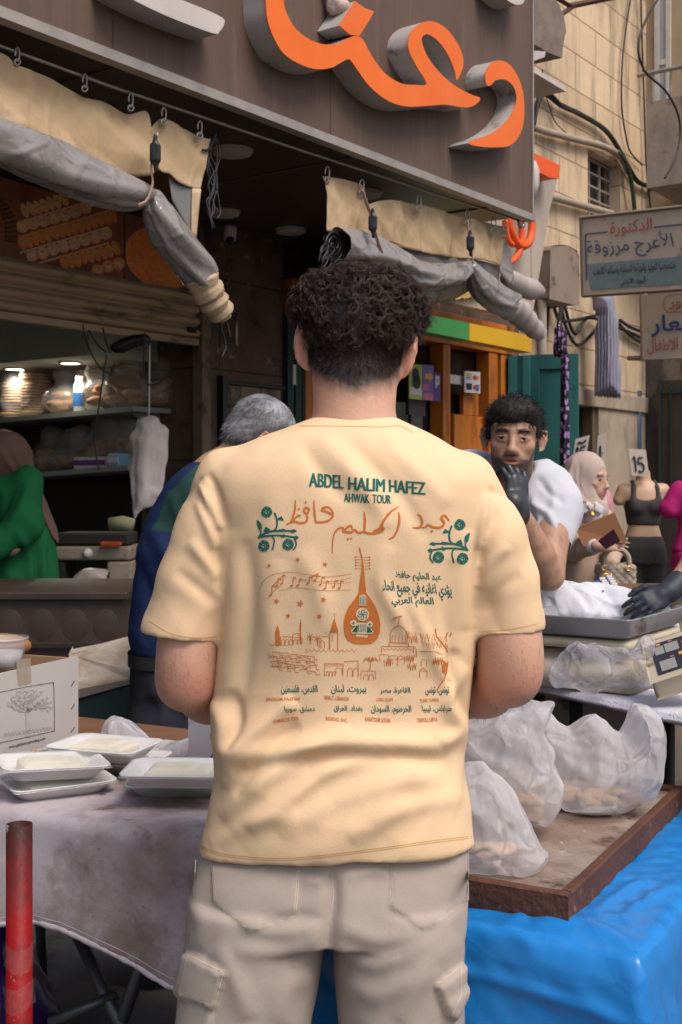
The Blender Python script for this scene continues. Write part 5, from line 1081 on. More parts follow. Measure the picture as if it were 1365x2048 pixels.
for p_ in CG: d += inside(p_) * .011
for p_ in CB: d += inside(p_, 6) * .006
V = V + Nn * d[:, None]; V = lap(V, Q, .35)
M_tr = mat("stone_beige_twill", (.42, .352, .305), .9, (.385, .32, .277), 30, .5, spec=.12, extra=chain(x_weave(330, .25), x_spots((.30, .235, .185), 5, .66, .08)), bump=.05, bscale=200)
trousers = obj("trousers", (V, Q), M_tr, man, True); ROOTLOC[trousers.name] = ROOTLOC[man.name]
bt = BVHTree.FromPolygons([Vector(q) for q in V], [tuple(q) for q in Q.tolist()]); on_tr = lambda a, b, off=.001: on_shirt(a, b, off, bt, 1.88)
st = MB()
for p_ in PK:
    c = np.mean(p_, 0)
    for k in (1., .955):
        q = [tuple(c + (np.array(x) - c) * k) for x in p_]; ribbon(st, [tuple(x) for x in q[1:] + q[:1]], 1.5, on_tr, .0009, 6)
for p_ in CG:
    c = np.mean(p_, 0); q = [tuple(c + (np.array(x) - c) * .90) for x in p_]; ribbon(st, q + q[:1], 1.4, on_tr, .0009, 6)
ribbon(st, [(664, 1742), (668, 1790), (662, 1835)], 1.6, on_tr, .0009, 6); ribbon(st, [(392, 1720), (388, 1800), (382, 1890)], 1.4, on_tr, .0009, 6)
obj("stitching", st, mat("beige_thread", (.52, .44, .36), .9), trousers)
dk = MB()
for p_ in CG: ribbon(dk, [p_[1], p_[2]] if p_[0][0] < 600 else [p_[0], p_[4]], 2.2, on_tr, .0008, 6)
vf = Vox(P(330, 2100, YM) * (1, 1, 0) + (-.05, -.25, 0), P(975, 1, YM) * (1, 1, 0) + (.05, .35, .14), .007)
for x in (455, 835):
    c = P(x, 1, 2.0); vf.ell((c[0], 2.05, .035), (.05, .15, .045), k=.02); vf.ell((c[0], 1.99, .07), (.045, .06, .06), k=.03)
vf.half((0, 0, .004), (0, 0, -1)); V, Q = vf.mesh(1); obj("shoes", (V, Q), mat("white_trainer_leather", (.55, .53, .5), .6), man, True)
# ================================================================== the other people
def cloth(vx, root, name, m, lst=(), fb=.004, fs=14, seed=1, h_lap=1, crs=0):
    V, Q = vx.mesh(1); N_ = normals(V, Q); u, v_ = to_px(V); d = fbm(V * fs, 3, seed) * fb * 2
    if crs: d += crease(V, 9, 6, seed) * crs
    if lst: d += folds(u, v_, lst) * np.clip(-N_[:, 1] * 1.5 + .3, 0, 1)
    V = V + N_ * d[:, None]
    for _ in range(h_lap): V = lap(V, Q, .4)
    o = obj(name, (V, Q), m, root, True); ROOTLOC[o.name] = ROOTLOC[root.name]; return o, V, Q
def TorX(keys, Y): return [(P(0, v0, Y)[2], P((a + b) / 2, 1, Y)[0], y, (b - a) / 2 / FPX * Y, d) for v0, a, b, y, d in keys]
def box_of(u0, u1, v0, v1, Y, dy=.3, Yb=None): a, b = P(u0, v1, Y), P(u1, v0, Y); return (a[0], Y - dy, max(a[2], .0)), (b[0], (Yb or Y) + dy, b[2])
# ---- vendor in a white T-shirt, gloved hand at his mouth
YV = 3.5
ven = thing("person", "bearded man in a white T-shirt holding a black gloved hand to his mouth", "person", (P(1030, 1, 3.7)[0], 3.75, 0))
HV = P(1027, 878, YV); RV = frame_of((-.16, -1, -.06), (.06, 0, 1)); sv = .98
vx = Vox(*box_of(890, 1190, 770, 1270, YV, .42), .0045)
Wv = head(vx, HV, RV, sv, P(1030, 1000, 3.60), .062, open_mouth=True, ear=.80, squint=.0036)
shR, elR, wrR = P(1108, 985, 3.58), P(1098, 1150, 3.38), P(1034, 1022, 3.27)
vx.limb([shR, (shR + elR) / 2, elR], [.052, .052, .044], k=.03); vx.limb([elR, elR + (wrR - elR) * .35, wrR], [.043, .045, .030], k=.008); wl_ = P(1012, 1158, 3.60); vx.limb([P(930, 985, 3.6), P(893, 1120, 3.64), wl_], [.052, .046, .029], k=.02); hand(vx, wl_, (.95, -.25, -.12), (.1, 0, 1), .95, (.15, .2, .2, .25), .15, thumb=-1)
vx.cone(P(1030, 1000, 3.6), P(1030, 1060, 3.62), .07, .10, k=.04)
V, Q = vx.mesh(1); lips, br, bd = face_tints(V, HV, RV, sv, 1.); u, v_ = to_px(V)
dim = np.clip(fbm(V * 60, 2, 3) * 3, 0, 1) * (v_ > 1010) * .8
obj("body", (V, Q), M_skin2, ven, True, {"lips": lips, "brow": br, "beard": np.clip(bd, 0, .82), "dim": dim, "ruddy": 0 * lips}); eyes(ven, Wv, RV, sv, (.0, 0, .05))
bV, bQ = V, Q
vx = Vox(*box_of(880, 1190, 880, 1330, 3.65, .36), .007)
vx.loft([(P(0, v0, 3.65)[2], P((a + b) / 2, 1, 3.65)[0], y, (b - a) / 2 / FPX * 3.65, d) for v0, a, b, y, d in ((925, 960, 1085, 3.60, .07), (950, 935, 1118, 3.61, .10), (985, 915, 1132, 3.63, .12), (1050, 925, 1122, 3.66, .125), (1150, 935, 1108, 3.74, .13), (1320, 938, 1100, 3.80, .13))], k=.03, p=2.3)
vx.limb([P(1100, 968, 3.60), P(1118, 1020, 3.54), P(1108, 1070, 3.48)], [.062, .066, .063], k=.04); vx.limb([P(985, 948, 3.60), P(945, 944, 3.62), P(915, 990, 3.60), P(905, 1060, 3.58)], [.055, .060, .062, .064], k=.04)
vx.limb([P(1105, 1085, 3.47), P(1100, 1110, 3.44)], [.052, .053], k=.003, op='s'); vx.ell(P(1022, 915, 3.52), (.075, .11, .075), k=.01, op='s')
M_wt = mat("white_tshirt_cotton", (.52, .52, .57), .9, (.46, .46, .51), 12, .5, spec=.1, extra=x_spots((.45, .42, .42), 5, .68, .05))
cloth(vx, ven, "shirt", M_wt, [([(1010, 1040), (1060, 1090), (1070, 1160)], 10, .012), ([(1060, 980), (1080, 1040), (1060, 1110)], 9, .010), ([(1090, 960), (1110, 1000), (1100, 1050)], 8, .008), ([(1000, 960), (1020, 1010), (1050, 1050)], 9, -.008), ([(960, 930), (985, 980), (1000, 1050)], 9, .008)] + [([(1060, 1000), (1095, 1030), (1120, 1075)], 7, .014), ([(1075, 950), (1100, 985), (1130, 1010)], 7, -.010), ([(1040, 1060), (1055, 1110), (1050, 1160)], 7, -.012)], .006, 14, 3, 1, .02)
vx = Vox(*box_of(960, 1100, 770, 880, YV, .2), .005)
vx.ell(Wv(0, -.020, .052), np.array((.083, .100, .080)) * sv, R=RV); vx.ell(Wv(.0, .092, .0), np.array((.062, .062, .066)) * sv, k=.012, op='s', R=RV); vx.ell(Wv(0, .0, -.075), np.array((.1, .14, .082)) * sv, k=.015, op='s', R=RV)
vx.ell(Wv(.0, .056, .084), np.array((.060, .036, .030)) * sv, k=.03, R=RV); vx.ell(Wv(.012, .076, .068), np.array((.034, .022, .020)) * sv, k=.02, R=RV); [vx.ell(Wv(q * .070, .020, .012), np.array((.010, .022, .034)) * sv, k=.012, R=RV) for q in (-1, 1)]
V, Q = vx.mesh(1); N_ = normals(V, Q); V = V + N_ * (fbm(V * 60, 2, 7) * .007)[:, None]
vq = Vox(*box_of(900, 1150, 1280, 1980, 3.80, .25), .014); vq.loft(TorX(((1290, 940, 1098, 3.80, .13), (1400, 938, 1100, 3.80, .135)), 3.80), p=2.3)
for x in (978, 1060): vq.limb([P(x, 1390, 3.80), P(x, 1640, 3.80), P(x, 1, 3.82) * (1, 1, 0) + (0, 0, .05)], [.095, .07, .055], k=.03)
vq.half((0, 0, .004), (0, 0, -1)); cloth(vq, ven, 'trousers', mat('dark_denim', (.03, .035, .05), .9, (.022, .026, .04), 10), (), .008, 9)
M_bh = mat("black_hair", (.012, .010, .010), .65, (.018, .015, .014), 80, spec=.25); hv = obj("hair", (V, Q), M_bh, ven, True); ROOTLOC[hv.name] = ROOTLOC[ven.name]
rp_, rn_ = surf_pts(V, Q, normals(V, Q), 1500, lambda c: c[:, 1] < 9, 3)
strands(hv, "hair_tuft", rp_, rn_ * .5 - RV[1] * -.35 + np.array([0, 0, -.15]), M_bh, .016, .0009, 4, .002, .6, 1, 3, .3)
M_glove = mat("black_nitrile_glove", (.022, .023, .028), .42, (.035, .036, .042), 30, .5, spec=.5, bump=.15, bscale=60)
vx = Vox(*box_of(970, 1090, 880, 1050, 3.3, .2), .0038)
fd = P(1037, 925, 3.27) - wrR; hand(vx, wrR + fd * .02, fd + (0, 0.01, 0), (.50, -.82, .05), 1.0, (.95, .85, .75, .6), .22, thumb=-1, thumb_in=.6)
vx.cone(wrR, wrR - (wrR - elR) * -.12, .034, .033, k=.01); vx.cone(wrR - fd * .12, wrR + fd * .10, .0345, .030, k=.01)
V, Q = vx.mesh(1); N_ = normals(V, Q); V = V + N_ * (crease(V, 30, 5, 2) * .004)[:, None]
obj("glove", (V, Q), M_glove, ven, True); 
# ---- grey haired man bending over the goods
YG = 3.47
gm = thing("person", "grey haired man in a navy sweater with dark green back panel bending over", "person", (P(400, 1, YG)[0], YG, 0))
HG = P(520, 885, YG + .05); RG = frame_of((.80, .25, -.70), (.35, 0, 1))
vx = Vox(*box_of(250, 660, 770, 1500, YG, .45), .0065)
Wg = head(vx, HG, RG, 1.0, P(425, 955, YG + .03), .060)
vx.cone(P(430, 950, YG + .03), P(380, 1010, YG + .05), .062, .075, k=.03)
for dy in (-.10, .14): vx.limb([P(425, 1010, YG + dy + .06), P(470, 1200, YG + dy + .02), P(600, 1290, YG + dy + .1)], [.05, .042, .03], k=.02); hand(vx, P(600, 1290, YG + dy + .1), (.9, .1, -.3), (.1, .1, 1), .95)
V, Q = vx.mesh(1); lips, br, bd = face_tints(V, HG, RG, 1., .3); obj("body", (V, Q), M_skin2, gm, True, {"lips": lips, "brow": br, "beard": bd, "dim": 0 * lips, "ruddy": 0 * lips}); eyes(gm, Wg, RG, 1.)
vx = Vox(*box_of(410, 640, 780, 960, YG + .05, .25), .006)
vx.ell(Wg(0, -.022, .052), (.079, .097, .079), R=RG); vx.ell(Wg(0, -.05, .0), (.072, .060, .07), k=.02, R=RG); vx.ell(Wg(0, .10, -.015), (.07, .065, .07), k=.02, op='s', R=RG)
V, Q = vx.mesh(1); N_ = normals(V, Q); V = V + N_ * (fbm(V * 50, 2, 7) * .005)[:, None]
M_gh = mat("salt_and_pepper_hair", (.30, .295, .31), .55, (.07, .07, .08), 22, .35, spec=.35, bump=.3, bscale=90, stretch=(.5, 1, 1.6)); hg = obj("hair", (V, Q), M_gh, gm, True); ROOTLOC[hg.name] = ROOTLOC[gm.name]
rp_, rn_ = surf_pts(V, Q, normals(V, Q), 3500, lambda c: c[:, 1] < 9, 3)
strands(hg, "hair_tuft", rp_, rn_ * .22 + np.array([-.3, -.1, -.6]), M_gh, .015, .0006, 4, .002, .6, 1, 3, .3)
SWK = ((915, 395, 470, YG + .06, .07), (935, 362, 500, YG + .06, .11), (965, 330, 520, YG + .07, .15), (1030, 290, 540, YG + .08, .17), (1100, 266, 520, YG + .08, .18), (1200, 257, 480, YG + .08, .175), (1275, 249, 455, YG + .08, .165), (1312, 256, 450, YG + .08, .16))
vx = Vox(*box_of(215, 640, 880, 1330, YG, .42), .0075); vx.loft(TorX(SWK, YG), p=2.4, k=.02)
for dy in (-.10, .18): vx.limb([P(420, 1000, YG + dy + .06), P(470, 1180, YG + dy), P(560, 1265, YG + dy + .07)], [.072, .062, .046], k=.05)
vx.limb([P(432, 925, YG + .03), P(470, 890, YG + .05)], [.062, .066], k=.004, op='s')
V, Q = vx.mesh(1); N_ = normals(V, Q); u, v_ = to_px(V); d = folds(u, v_, [([(300, 1050), (340, 1130), (330, 1240)], 16, .012), ([(270, 1120), (300, 1200), (290, 1290)], 12, -.010), ([(340, 980), (370, 1060), (400, 1140)], 14, .010), ([(380, 1080), (400, 1180), (390, 1280)], 14, .010), ([(330, 1150), (380, 1230), (420, 1290)], 12, -.009)]) + fbm(V * 11, 3, 2) * .014
V = V + N_ * d[:, None]; V = lap(V, Q, .4)
grn = np.clip(-poly_sdf(np.array([(394, 930), (338, 985), (305, 1062), (440, 1072), (520, 1060), (470, 930)], float), u, v_) / 2, 0, 1)
o = obj("sweater", (V, Q), mat("navy_knit", (.016, .028, .088), .9, (.012, .021, .068), 9, .5, spec=.12, bump=.15, bscale=160, extra=x_tint(("green_panel", (.022, .058, .052)))), gm, True, {"green_panel": grn})
vx = Vox(*box_of(225, 480, 1290, 2400, YG, .4), .010)
vx.loft(TorX(((1300, 258, 448, YG + .08, .155), (1400, 253, 450, YG + .08, .165), (1480, 250, 452, YG + .08, .165)), YG), p=2.4, k=.02)
for x, dy in ((320, -.02), (385, .16)): vx.limb([P(x, 1470, YG + dy), P(x + 10, 1750, YG + dy), P(x, 1, YG + dy) * (1, 1, 0) + (0, 0, .06)], [.095, .075, .06], k=.04)
vx.half((0, 0, .01), (0, 0, -1)); cloth(vx, gm, "trousers", mat("black_navy_twill", (.014, .015, .022), .85, (.02, .021, .03), 12, spec=.15), [([(300, 1360), (330, 1420), (320, 1470)], 12, .012), ([(270, 1400), (330, 1390), (400, 1440)], 12, .010)], .008, 9, 5)
bl = MB(); z0, z1 = P(0, 1334, YG)[2], P(0, 1308, YG)[2]; cx_ = P(352, 1, YG)[0]; ax_ = (452 - 252) / 2 / FPX * YG
ring = [(np.sign(math.cos(a)) * abs(math.cos(a)) ** .83 * (ax_ + .004) + cx_, np.sign(math.sin(a)) * abs(math.sin(a)) ** .83 * .165 + YG + .08) for a in np.linspace(0, 2 * math.pi, 60, endpoint=False)]
bl.grid([(x, y, z) for z in (z0, z1) for x, y in ring], 2, 60, True); obj("belt", bl, mat("black_leather_belt", (.02, .02, .022), .45), gm, True)
# ---- woman in the green dress inside the shop
YD = 5.35
gw_ = thing("person", "woman in a long green dress and brown headscarf standing inside the bakery", "person", (P(20, 1, YD)[0], YD, 0))
vx = Vox(*box_of(-150, 150, 850, 1700, YD, .4), .012)
HW = P(5, 912, YD); RW = frame_of((-.75, .35, -.35)); head(vx, HW, RW, .95, P(15, 985, YD), .055)
vx.limb([P(55, 1000, YD - .1), P(20, 1090, YD - .2), P(-60, 1090, YD - .25)], [.05, .045, .032], k=.02); hand(vx, P(-60, 1090, YD - .25), (-1, -.1, -.1), (0, -.3, 1), .9)
V, Q = vx.mesh(1); obj("body", (V, Q), M_skin2, gw_, True, {k: np.zeros(len(V)) for k in ("lips", "brow", "beard", "dim", "ruddy")})
vx = Vox(*box_of(-110, 160, 900, 1720, YD, .42), .011)
vx.inflate([P(a, b, YD)[[0, 2]] for a, b in ((-20, 940), (60, 932), (78, 960), (90, 1040), (112, 1090), (122, 1180), (128, 1350), (130, 1640), (-60, 1640), (-40, 1200), (-40, 1050))], YD, .19, sm=1)
vx.limb([P(58, 962, YD - .06), P(48, 1050, YD - .16), P(-10, 1095, YD - .24)], [.068, .075, .062], k=.04)
vx.half((0, 0, .02), (0, 0, -1))
cloth(vx, gw_, "dress", mat("emerald_green_crepe", (.012, .125, .042), .8, (.009, .098, .033), 6, .5, spec=.15), [([(30, 1060), (60, 1120), (55, 1230)], 10, .022), ([(90, 1060), (85, 1130), (95, 1230)], 8, .02), ([(60, 960), (40, 1020), (10, 1060)], 9, .016), ([(70, 1100), (72, 1160), (70, 1230)], 6, -.016)], .010, 8, 5)
vx = Vox(*box_of(-70, 150, 850, 1120, YD, .4), .009)
vx.ell(P(8, 912, YD), (.115, .125, .115)); vx.inflate([P(a, b, YD)[[0, 2]] for a, b in ((-30, 880), (30, 872), (55, 905), (72, 960), (92, 1010), (112, 1062), (117, 1092), (100, 1075), (76, 1030), (74, 990), (40, 960), (-20, 1000), (-40, 930))], YD + .03, .13, k=.04)
vx.ell(HW + RW[1] * .10 + (0, 0, -.01), (.06, .06, .075), k=.01, op='s')
cloth(vx, gw_, "headscarf", mat("brown_chiffon_scarf", (.175, .105, .080), .85, (.13, .078, .060), 8, .5, spec=.15), [([(20, 885), (50, 950), (95, 1050)], 6, .014), ([(0, 900), (40, 960), (80, 1030)], 6, .012), ([(30, 880), (60, 940), (105, 1050)], 5, -.012)], .006, 12, 4)
# ---- woman in the pale hijab with a folder and handbag
YH = 6.0
hj = thing("person", "woman in a pale hijab and beige blazer holding a brown folder", "person", (P(1170, 1, YH)[0], YH + .05, 0))
vx = Vox(*box_of(1100, 1260, 900, 1210, YH, .4), .008); HH = P(1177, 957, YH); RH = frame_of((.72, -.62, -.12)); sh2 = .98
Wh = head(vx, HH, RH, sh2, P(1172, 1010, YH + .03), .05, ear=0); el_, wr2 = P(1150, 1098, YH - .12), P(1196, 1092, YH - .30)
vx.limb([P(1140, 1030, YH), el_, wr2], [.045, .042, .027], k=.02); hand(vx, wr2, (.95, -.15, .10), (.15, -.85, .4), .95, (.25, .3, .3, .35), .15, thumb=-1)
V, Q = vx.mesh(1); lips, br, bd = face_tints(V, HH, RH, sh2, 0); obj("body", (V, Q), M_skin3, hj, True, {"lips": lips, "brow": br * .55, "beard": bd}); eyes(hj, Wh, RH, sh2, (0, 0, -.15))
vx = Vox(*box_of(1100, 1240, 895, 1060, YH, .3), .007)
vx.ell(Wh(0, -.022, .030), np.array((.094, .108, .108)) * sh2, R=RH); vx.inflate([P(a, b, YH)[[0, 2]] for a, b in ((1130, 950), (1150, 925), (1180, 960), (1192, 990), (1186, 1012), (1165, 1030), (1135, 1015), (1124, 985))], YH + .02, .11, k=.05)
vx.cone(Wh(0, .01, -.03), Wh(0, .02, -.15), .075, .10, k=.03)
vx.ell(Wh(0, .105, -.022), np.array((.056, .075, .080)) * sh2, k=.008, op='s', R=RH)
cloth(vx, hj, "hijab", mat("pale_taupe_hijab", (.46, .36, .32), .85, (.40, .31, .275), 10, .5, spec=.15), [([(1150, 915), (1140, 960), (1160, 1010)], 4, .010), ([(1140, 940), (1150, 985), (1180, 1010)], 4, .009), ([(1160, 925), (1158, 965), (1172, 1000)], 3, -.008)], .003, 16, 4)
vx = Vox(*box_of(1080, 1290, 985, 1560, YH, .34), .011)
vx.loft(TorX(((1008, 1150, 1200, YH + .04, .05), (1025, 1132, 1212, YH + .04, .09), (1060, 1126, 1213, YH + .05, .115), (1120, 1128, 1205, YH + .05, .12), (1220, 1115, 1215, YH + .05, .13), (1330, 1112, 1218, YH + .05, .14)), YH), p=2.3)
vx.limb([P(1142, 1035, YH + .02), el_, wr2 + (el_ - wr2) * .25], [.06, .055, .042], k=.03); vx.limb([P(1205, 1035, YH + .05), P(1226, 1100, YH - .02), P(1222, 1130, YH - .16)], [.055, .048, .036], k=.03)
M_bz = mat("beige_blazer_wool", (.47, .335, .265), .88, (.41, .29, .23), 10, .5, spec=.12); cloth(vx, hj, "blazer", M_bz, [([(1150, 1040), (1160, 1080), (1150, 1120)], 5, .012), ([(1140, 1110), (1160, 1105), (1190, 1100)], 5, .008)], .005, 12, 4)
vx = Vox(*box_of(1150, 1230, 1000, 1110, YH, .34), .007)
vx.inflate([P(a, b, YH - .07)[[0, 2]] for a, b in ((1166, 1005), (1196, 1004), (1206, 1020), (1203, 1050), (1196, 1085), (1186, 1085), (1176, 1050), (1160, 1018))], YH - .075, .035, tilt=0)
for q in (-1, 1): vx.rbox(P(1184 + q * 11, 1016, YH - .11), (.030, .012, .022), .006, R=frame_of((.2 * q, -1, .2), (q * .6, 0, 1)))
cloth(vx, hj, "white_shirt", M_wt, (), .003, 14, 4)
obj("cuff", MB().tube([wr2 + (el_ - wr2) * .30, wr2 + (el_ - wr2) * .05], [.040, .036], 12), M_wt, hj, True)
pd = MB(); pd.tube([P(a, b, YH - .128) for a, b in ((1172, 1002), (1178, 1015), (1185, 1026), (1190, 1014), (1193, 1002))], .003, 5); pd.lathe(P(1185, 1030, YH - .135), [(1e-4, -.004), (.013, -.003), (.013, .003), (1e-4, .004)], 14, (0, -1, 0)); obj("pendant", pd, mat("gold", (.75, .48, .14), .3, (.6, .36, .1), 20, metal=.8), hj, True)
vx = Vox(*box_of(1100, 1230, 1300, 1560, YH, .3), .014)
for x in (1145, 1185): vx.limb([P(x, 1310, YH + .05), P(x, 1500, YH + .05), P(x, 1, YH + .05) * (1, 1, 0) + (0, 0, .04)], [.10, .075, .06], k=.03)
vx.half((0, 0, .01), (0, 0, -1)); cloth(vx, hj, "trousers", M_bz, (), .006, 8, 4)
fo = thing("folder", "brown cardboard folder held slanting against the beige blazer", "folder", P(1200, 1060, YH - .26)); M_fo = mat("tan_card", (.30, .135, .062), .6, (.25, .11, .05), 8, .5)
qf = [P(1152, 1058, YH - .24), P(1229, 1028, YH - .30), P(1254, 1083, YH - .34), P(1168, 1092, YH - .28)]
obj("cover", MB().prism(qf, (.006, .028, .004)), M_fo, fo, bev=.003); obj("pages", MB().prism([q * .94 + np.mean(qf, 0) * .06 + (.003, .006, .002) for q in qf], (.004, .016, .002)), M_wp, fo)
o = obj("phone", MB().prism([P(1198, 1083, YH - .40), P(1228, 1060, YH - .41), P(1240, 1082, YH - .41), P(1212, 1098, YH - .40)], (0, .010, .002)), mat("dark_violet_phone_glass", (.030, .012, .022), .15, (.05, .02, .035), 4), None, bev=.002); tag(o, "dark phone held against the brown folder", "phone")
hb = thing("handbag", "quilted grey beige handbag hanging from the woman's hand", "handbag", P(1226, 1176, YH - .2)); M_hb = mat("grey_beige_leather", (.36, .29, .23), .45, (.30, .24, .19), 10, .5, spec=.4)
mb = MB(); N1 = 20; bx0, bx1, bz0, bz1 = P(1194, 1, YH - .2)[0], P(1268, 1, YH - .2)[0], P(0, 1182, YH - .2)[2], P(0, 1128, YH - .2)[2]
vx = Vox((bx0 - .03, YH - .36, bz0 - .03), (bx1 + .03, YH - .06, bz1 + .03), .005); vx.rbox(((bx0 + bx1) / 2, YH - .2, (bz0 + bz1) / 2), ((bx1 - bx0) / 2, .05, (bz1 - bz0) / 2), .015)
V, Q = vx.mesh(1); N_ = normals(V, Q); a_, b_ = (V[:, 0] + V[:, 2]) / .038, (V[:, 0] - V[:, 2]) / .038
V = V + N_ * (np.minimum(np.abs(np.sin(a_ * math.pi)), np.abs(np.sin(b_ * math.pi))) ** .5 * .007)[:, None]; obj("quilted_body", (V, Q), M_hb, hb, True)
obj("handle", MB().tube([tuple(q) for q in smooth_path([P(1208, 1132, YH - .24), P(1209, 1112, YH - .24), P(1222, 1098, YH - .24), P(1240, 1098, YH - .24), P(1256, 1112, YH - .24), P(1259, 1134, YH - .24)], 6)], .0135, 8), M_hb, hb, True)
M_gold = hj.children[-3].data.materials[0] if False else mat("gold_hardware", (.75, .48, .14), .3, (.6, .36, .1), 20, metal=.8)
gm_ = MB(); gm_.lathe(P(1209, 1136, YH - .27), [(.008, -.003), (.015, -.003), (.015, .003), (.008, .003), (.008, -.003)], 16, (0, -1, 0)); gm_.lathe(P(1258, 1137, YH - .27), [(.007, -.003), (.014, -.003), (.014, .003), (.007, .003), (.007, -.003)], 16, (0, -1, 0))
gm_.lathe(P(1212, 1154, YH - .28), [(.009, -.003), (.020, -.003), (.020, .003), (.009, .003), (.009, -.003)], 18, (0, -1, 0)); gm_.tube([P(1222, 1146, YH - .28), P(1224, 1164, YH - .28)], .005, 6); obj("gold_charm", gm_, M_gold, hb, True)
vx = Vox(*box_of(1180, 1240, 950, 1060, YH + .35, .25), .008); vx.inflate([P(a, b, YH + .35)[[0, 2]] for a, b in ((1192, 965), (1204, 968), (1220, 985), (1228, 1005), (1226, 1036), (1200, 1046), (1188, 1010))], YH + .35, .09)
V, Q = vx.mesh(1); N_ = normals(V, Q); V = V + N_ * (crease(V, 14, 5, 2) * .02)[:, None]; o = obj("shawl", (V, Q), mat("pink_knit", (.50, .24, .26), .9, (.42, .19, .21), 20, bump=.3, bscale=90), None, True); tag(o, "pink knitted shawl bulging out behind the woman in the hijab", "shawl")
# ---- arm with a dark glove reaching in from the edge
YA = 3.46
rp = thing("person", "person reaching in from the edge with a bare forearm and dark blue glove", "person", (P(1480, 1, YA)[0], YA + .25, 0))
vx = Vox(*box_of(1330, 1620, 760, 1260, YA, .5), .010); vx.d[:] = .2
w0, e0, s0_ = P(1350, 1172, YA - .02), P(1442, 1086, YA + .1), P(1498, 980, YA + .3)
vx = Vox(np.minimum(w0, P(1330, 1260, YA)) - .1, P(1640, 740, YA) + (0, .7, 0), .0095)
vx.limb([w0, w0 + (e0 - w0) * .5, e0, s0_], [.031, .043, .046, .055], k=.03); HX = P(1530, 880, YA + .3); RX = frame_of((-.8, -.3, -.4)); head(vx, HX, RX, 1., P(1530, 970, YA + .33), .06)
V, Q = vx.mesh(1); lips, br, bd = face_tints(V, HX, RX, 1., .6); obj("body", (V, Q), M_skin2, rp, True, {"lips": lips, "brow": br, "beard": bd, "dim": 0 * lips, "ruddy": 0 * lips})
vx = Vox(P(1400, 1600, YA) - .1, P(1700, 900, YA) + (0, .7, 0), .014); vx.loft(TorX(((945, 1490, 1580, YA + .32, .07), (985, 1455, 1620, YA + .32, .11), (1150, 1465, 1610, YA + .34, .12), (1500, 1470, 1605, YA + .36, .13)), YA), p=2.3); vx.limb([s0_, s0_ + (e0 - s0_) * .6], [.07, .065], k=.03); cloth(vx, rp, "shirt", mat("dark_grey_shirt", (.06, .06, .065), .9), (), .006, 9)
vx = Vox(*box_of(1430, 1650, 1450, 2150, YA + .36, .25), .018)
for x in (1510, 1570): vx.limb([P(x, 1490, YA + .36), P(x, 1, YA + .36) * (1, 1, 0) + (0, 0, .05)], [.10, .06])
vx.half((0, 0, .01), (0, 0, -1)); cloth(vx, rp, "trousers", M_blk, (), .004, 8)
vx = Vox(*box_of(1230, 1370, 1130, 1260, YA, .2), .0045); f0 = w0 - e0; f0 /= np.linalg.norm(f0); hand(vx, w0 + f0 * .03, f0 + (-.35, 0, .05), (.35, -.7, .6), .92, (.35, .4, .4, .45), .12); vx.cone(w0 + f0 * .03, w0 - f0 * .02, .032, .035, k=.01)
V, Q = vx.mesh(1); N_ = normals(V, Q); V = V + N_ * (crease(V, 30, 5, 2) * .003)[:, None]; obj("glove", (V, Q), mat("dark_navy_glove", (.022, .026, .042), .5, (.03, .034, .05), 30, .5), rp, True)
# ---- mannequins
YN = 9.6
def mannequin(lab, u0, top, topm, botm, skinm, Y=YN):
    m = thing("mannequin", lab, "mannequin", (P(u0, 1, Y)[0], Y, 0), "headless shop mannequins"); c = P(u0, 1, Y)[0]
    vx = Vox((c - .32, Y - .26, .0), (c + .32, Y + .26, 1.62), .011)
    K = [(.80, .165, .12), (.92, .172, .125), (1.02, .140, .105), (1.10, .118, .095), (1.20, .135, .105), (1.30, .155, .115), (1.38, .165, .095), (1.43, .120, .07), (1.45, .06, .055), (1.54, .05, .05)]
    vx.loft([(z, c, Y, a, b) for z, a, b in K], p=2.1); vx.limb([(c - .155, Y, 1.38), (c - .195, Y, 1.30)], [.055, .045], k=.04); vx.limb([(c + .155, Y, 1.38), (c + .195, Y, 1.30)], [.055, .045], k=.04)
    for q in (-1, 1): vx.limb([(c + q * .085, Y, .86), (c + q * .08, Y - .01, .48), (c + q * .075, Y, .06)], [.088, .058, .038], k=.02)
    V, Q = vx.mesh(1); obj("body", (V, Q), skinm, m, True)
    vx = Vox((c - .36, Y - .27, .0), (c + .36, Y + .27, 1.5), .011)
    if top == "bra":
        vx.loft([(z, c, Y, a + .008, b + .008) for z, a, b in K if 1.08 <= z <= 1.32], p=2.1); [vx.ell((c + q * .07, Y - .085, 1.25), (.068, .05, .06), k=.03) for q in (-1, 1)]
        [vx.limb([(c + q * .10, Y - .10, 1.29), (c + q * .09, Y - .07, 1.40), (c + q * .085, Y, 1.445)], [.025, .018, .02], k=.02) for q in (-1, 1)]
    else:
        vx.loft([(z, c, Y, a + .018 + max(0, 1.2 - z) * .05, b + .016) for z, a, b in K if .91 <= z <= 1.44], p=2.1); [vx.limb([(c + q * .14, Y, 1.38), (c + q * .215, Y, 1.24)], [.07, .078], k=.04) for q in (-1, 1)]
    cloth(vx, m, "top", topm, (), .003 if top == "bra" else .010, 12, 3)
    vx = Vox((c - .30, Y - .25, .0), (c + .30, Y + .25, 1.1), .011); w = .006 if top == "bra" else .022
    vx.loft([(z, c, Y, a + w, b + w) for z, a, b in K if z <= (1.025 if top == "bra" else .95)], p=2.1)
    for q in (-1, 1): vx.limb([(c + q * .085, Y, .86), (c + q * .08, Y - .01, .48), (c + q * .075, Y, .10)], [.090 + w, .060 + w, .042 + w], k=.02)
    cloth(vx, m, "leggings" if top == "bra" else "trousers", botm, (), .003 if top == "bra" else .012, 12, 4)
    obj("stand", MB().lathe((c, Y, 0), [(.0, .0), (.20, 0), (.20, .012), (.02, .025), (.016, .3)], 24), M_trim, m, True); return m
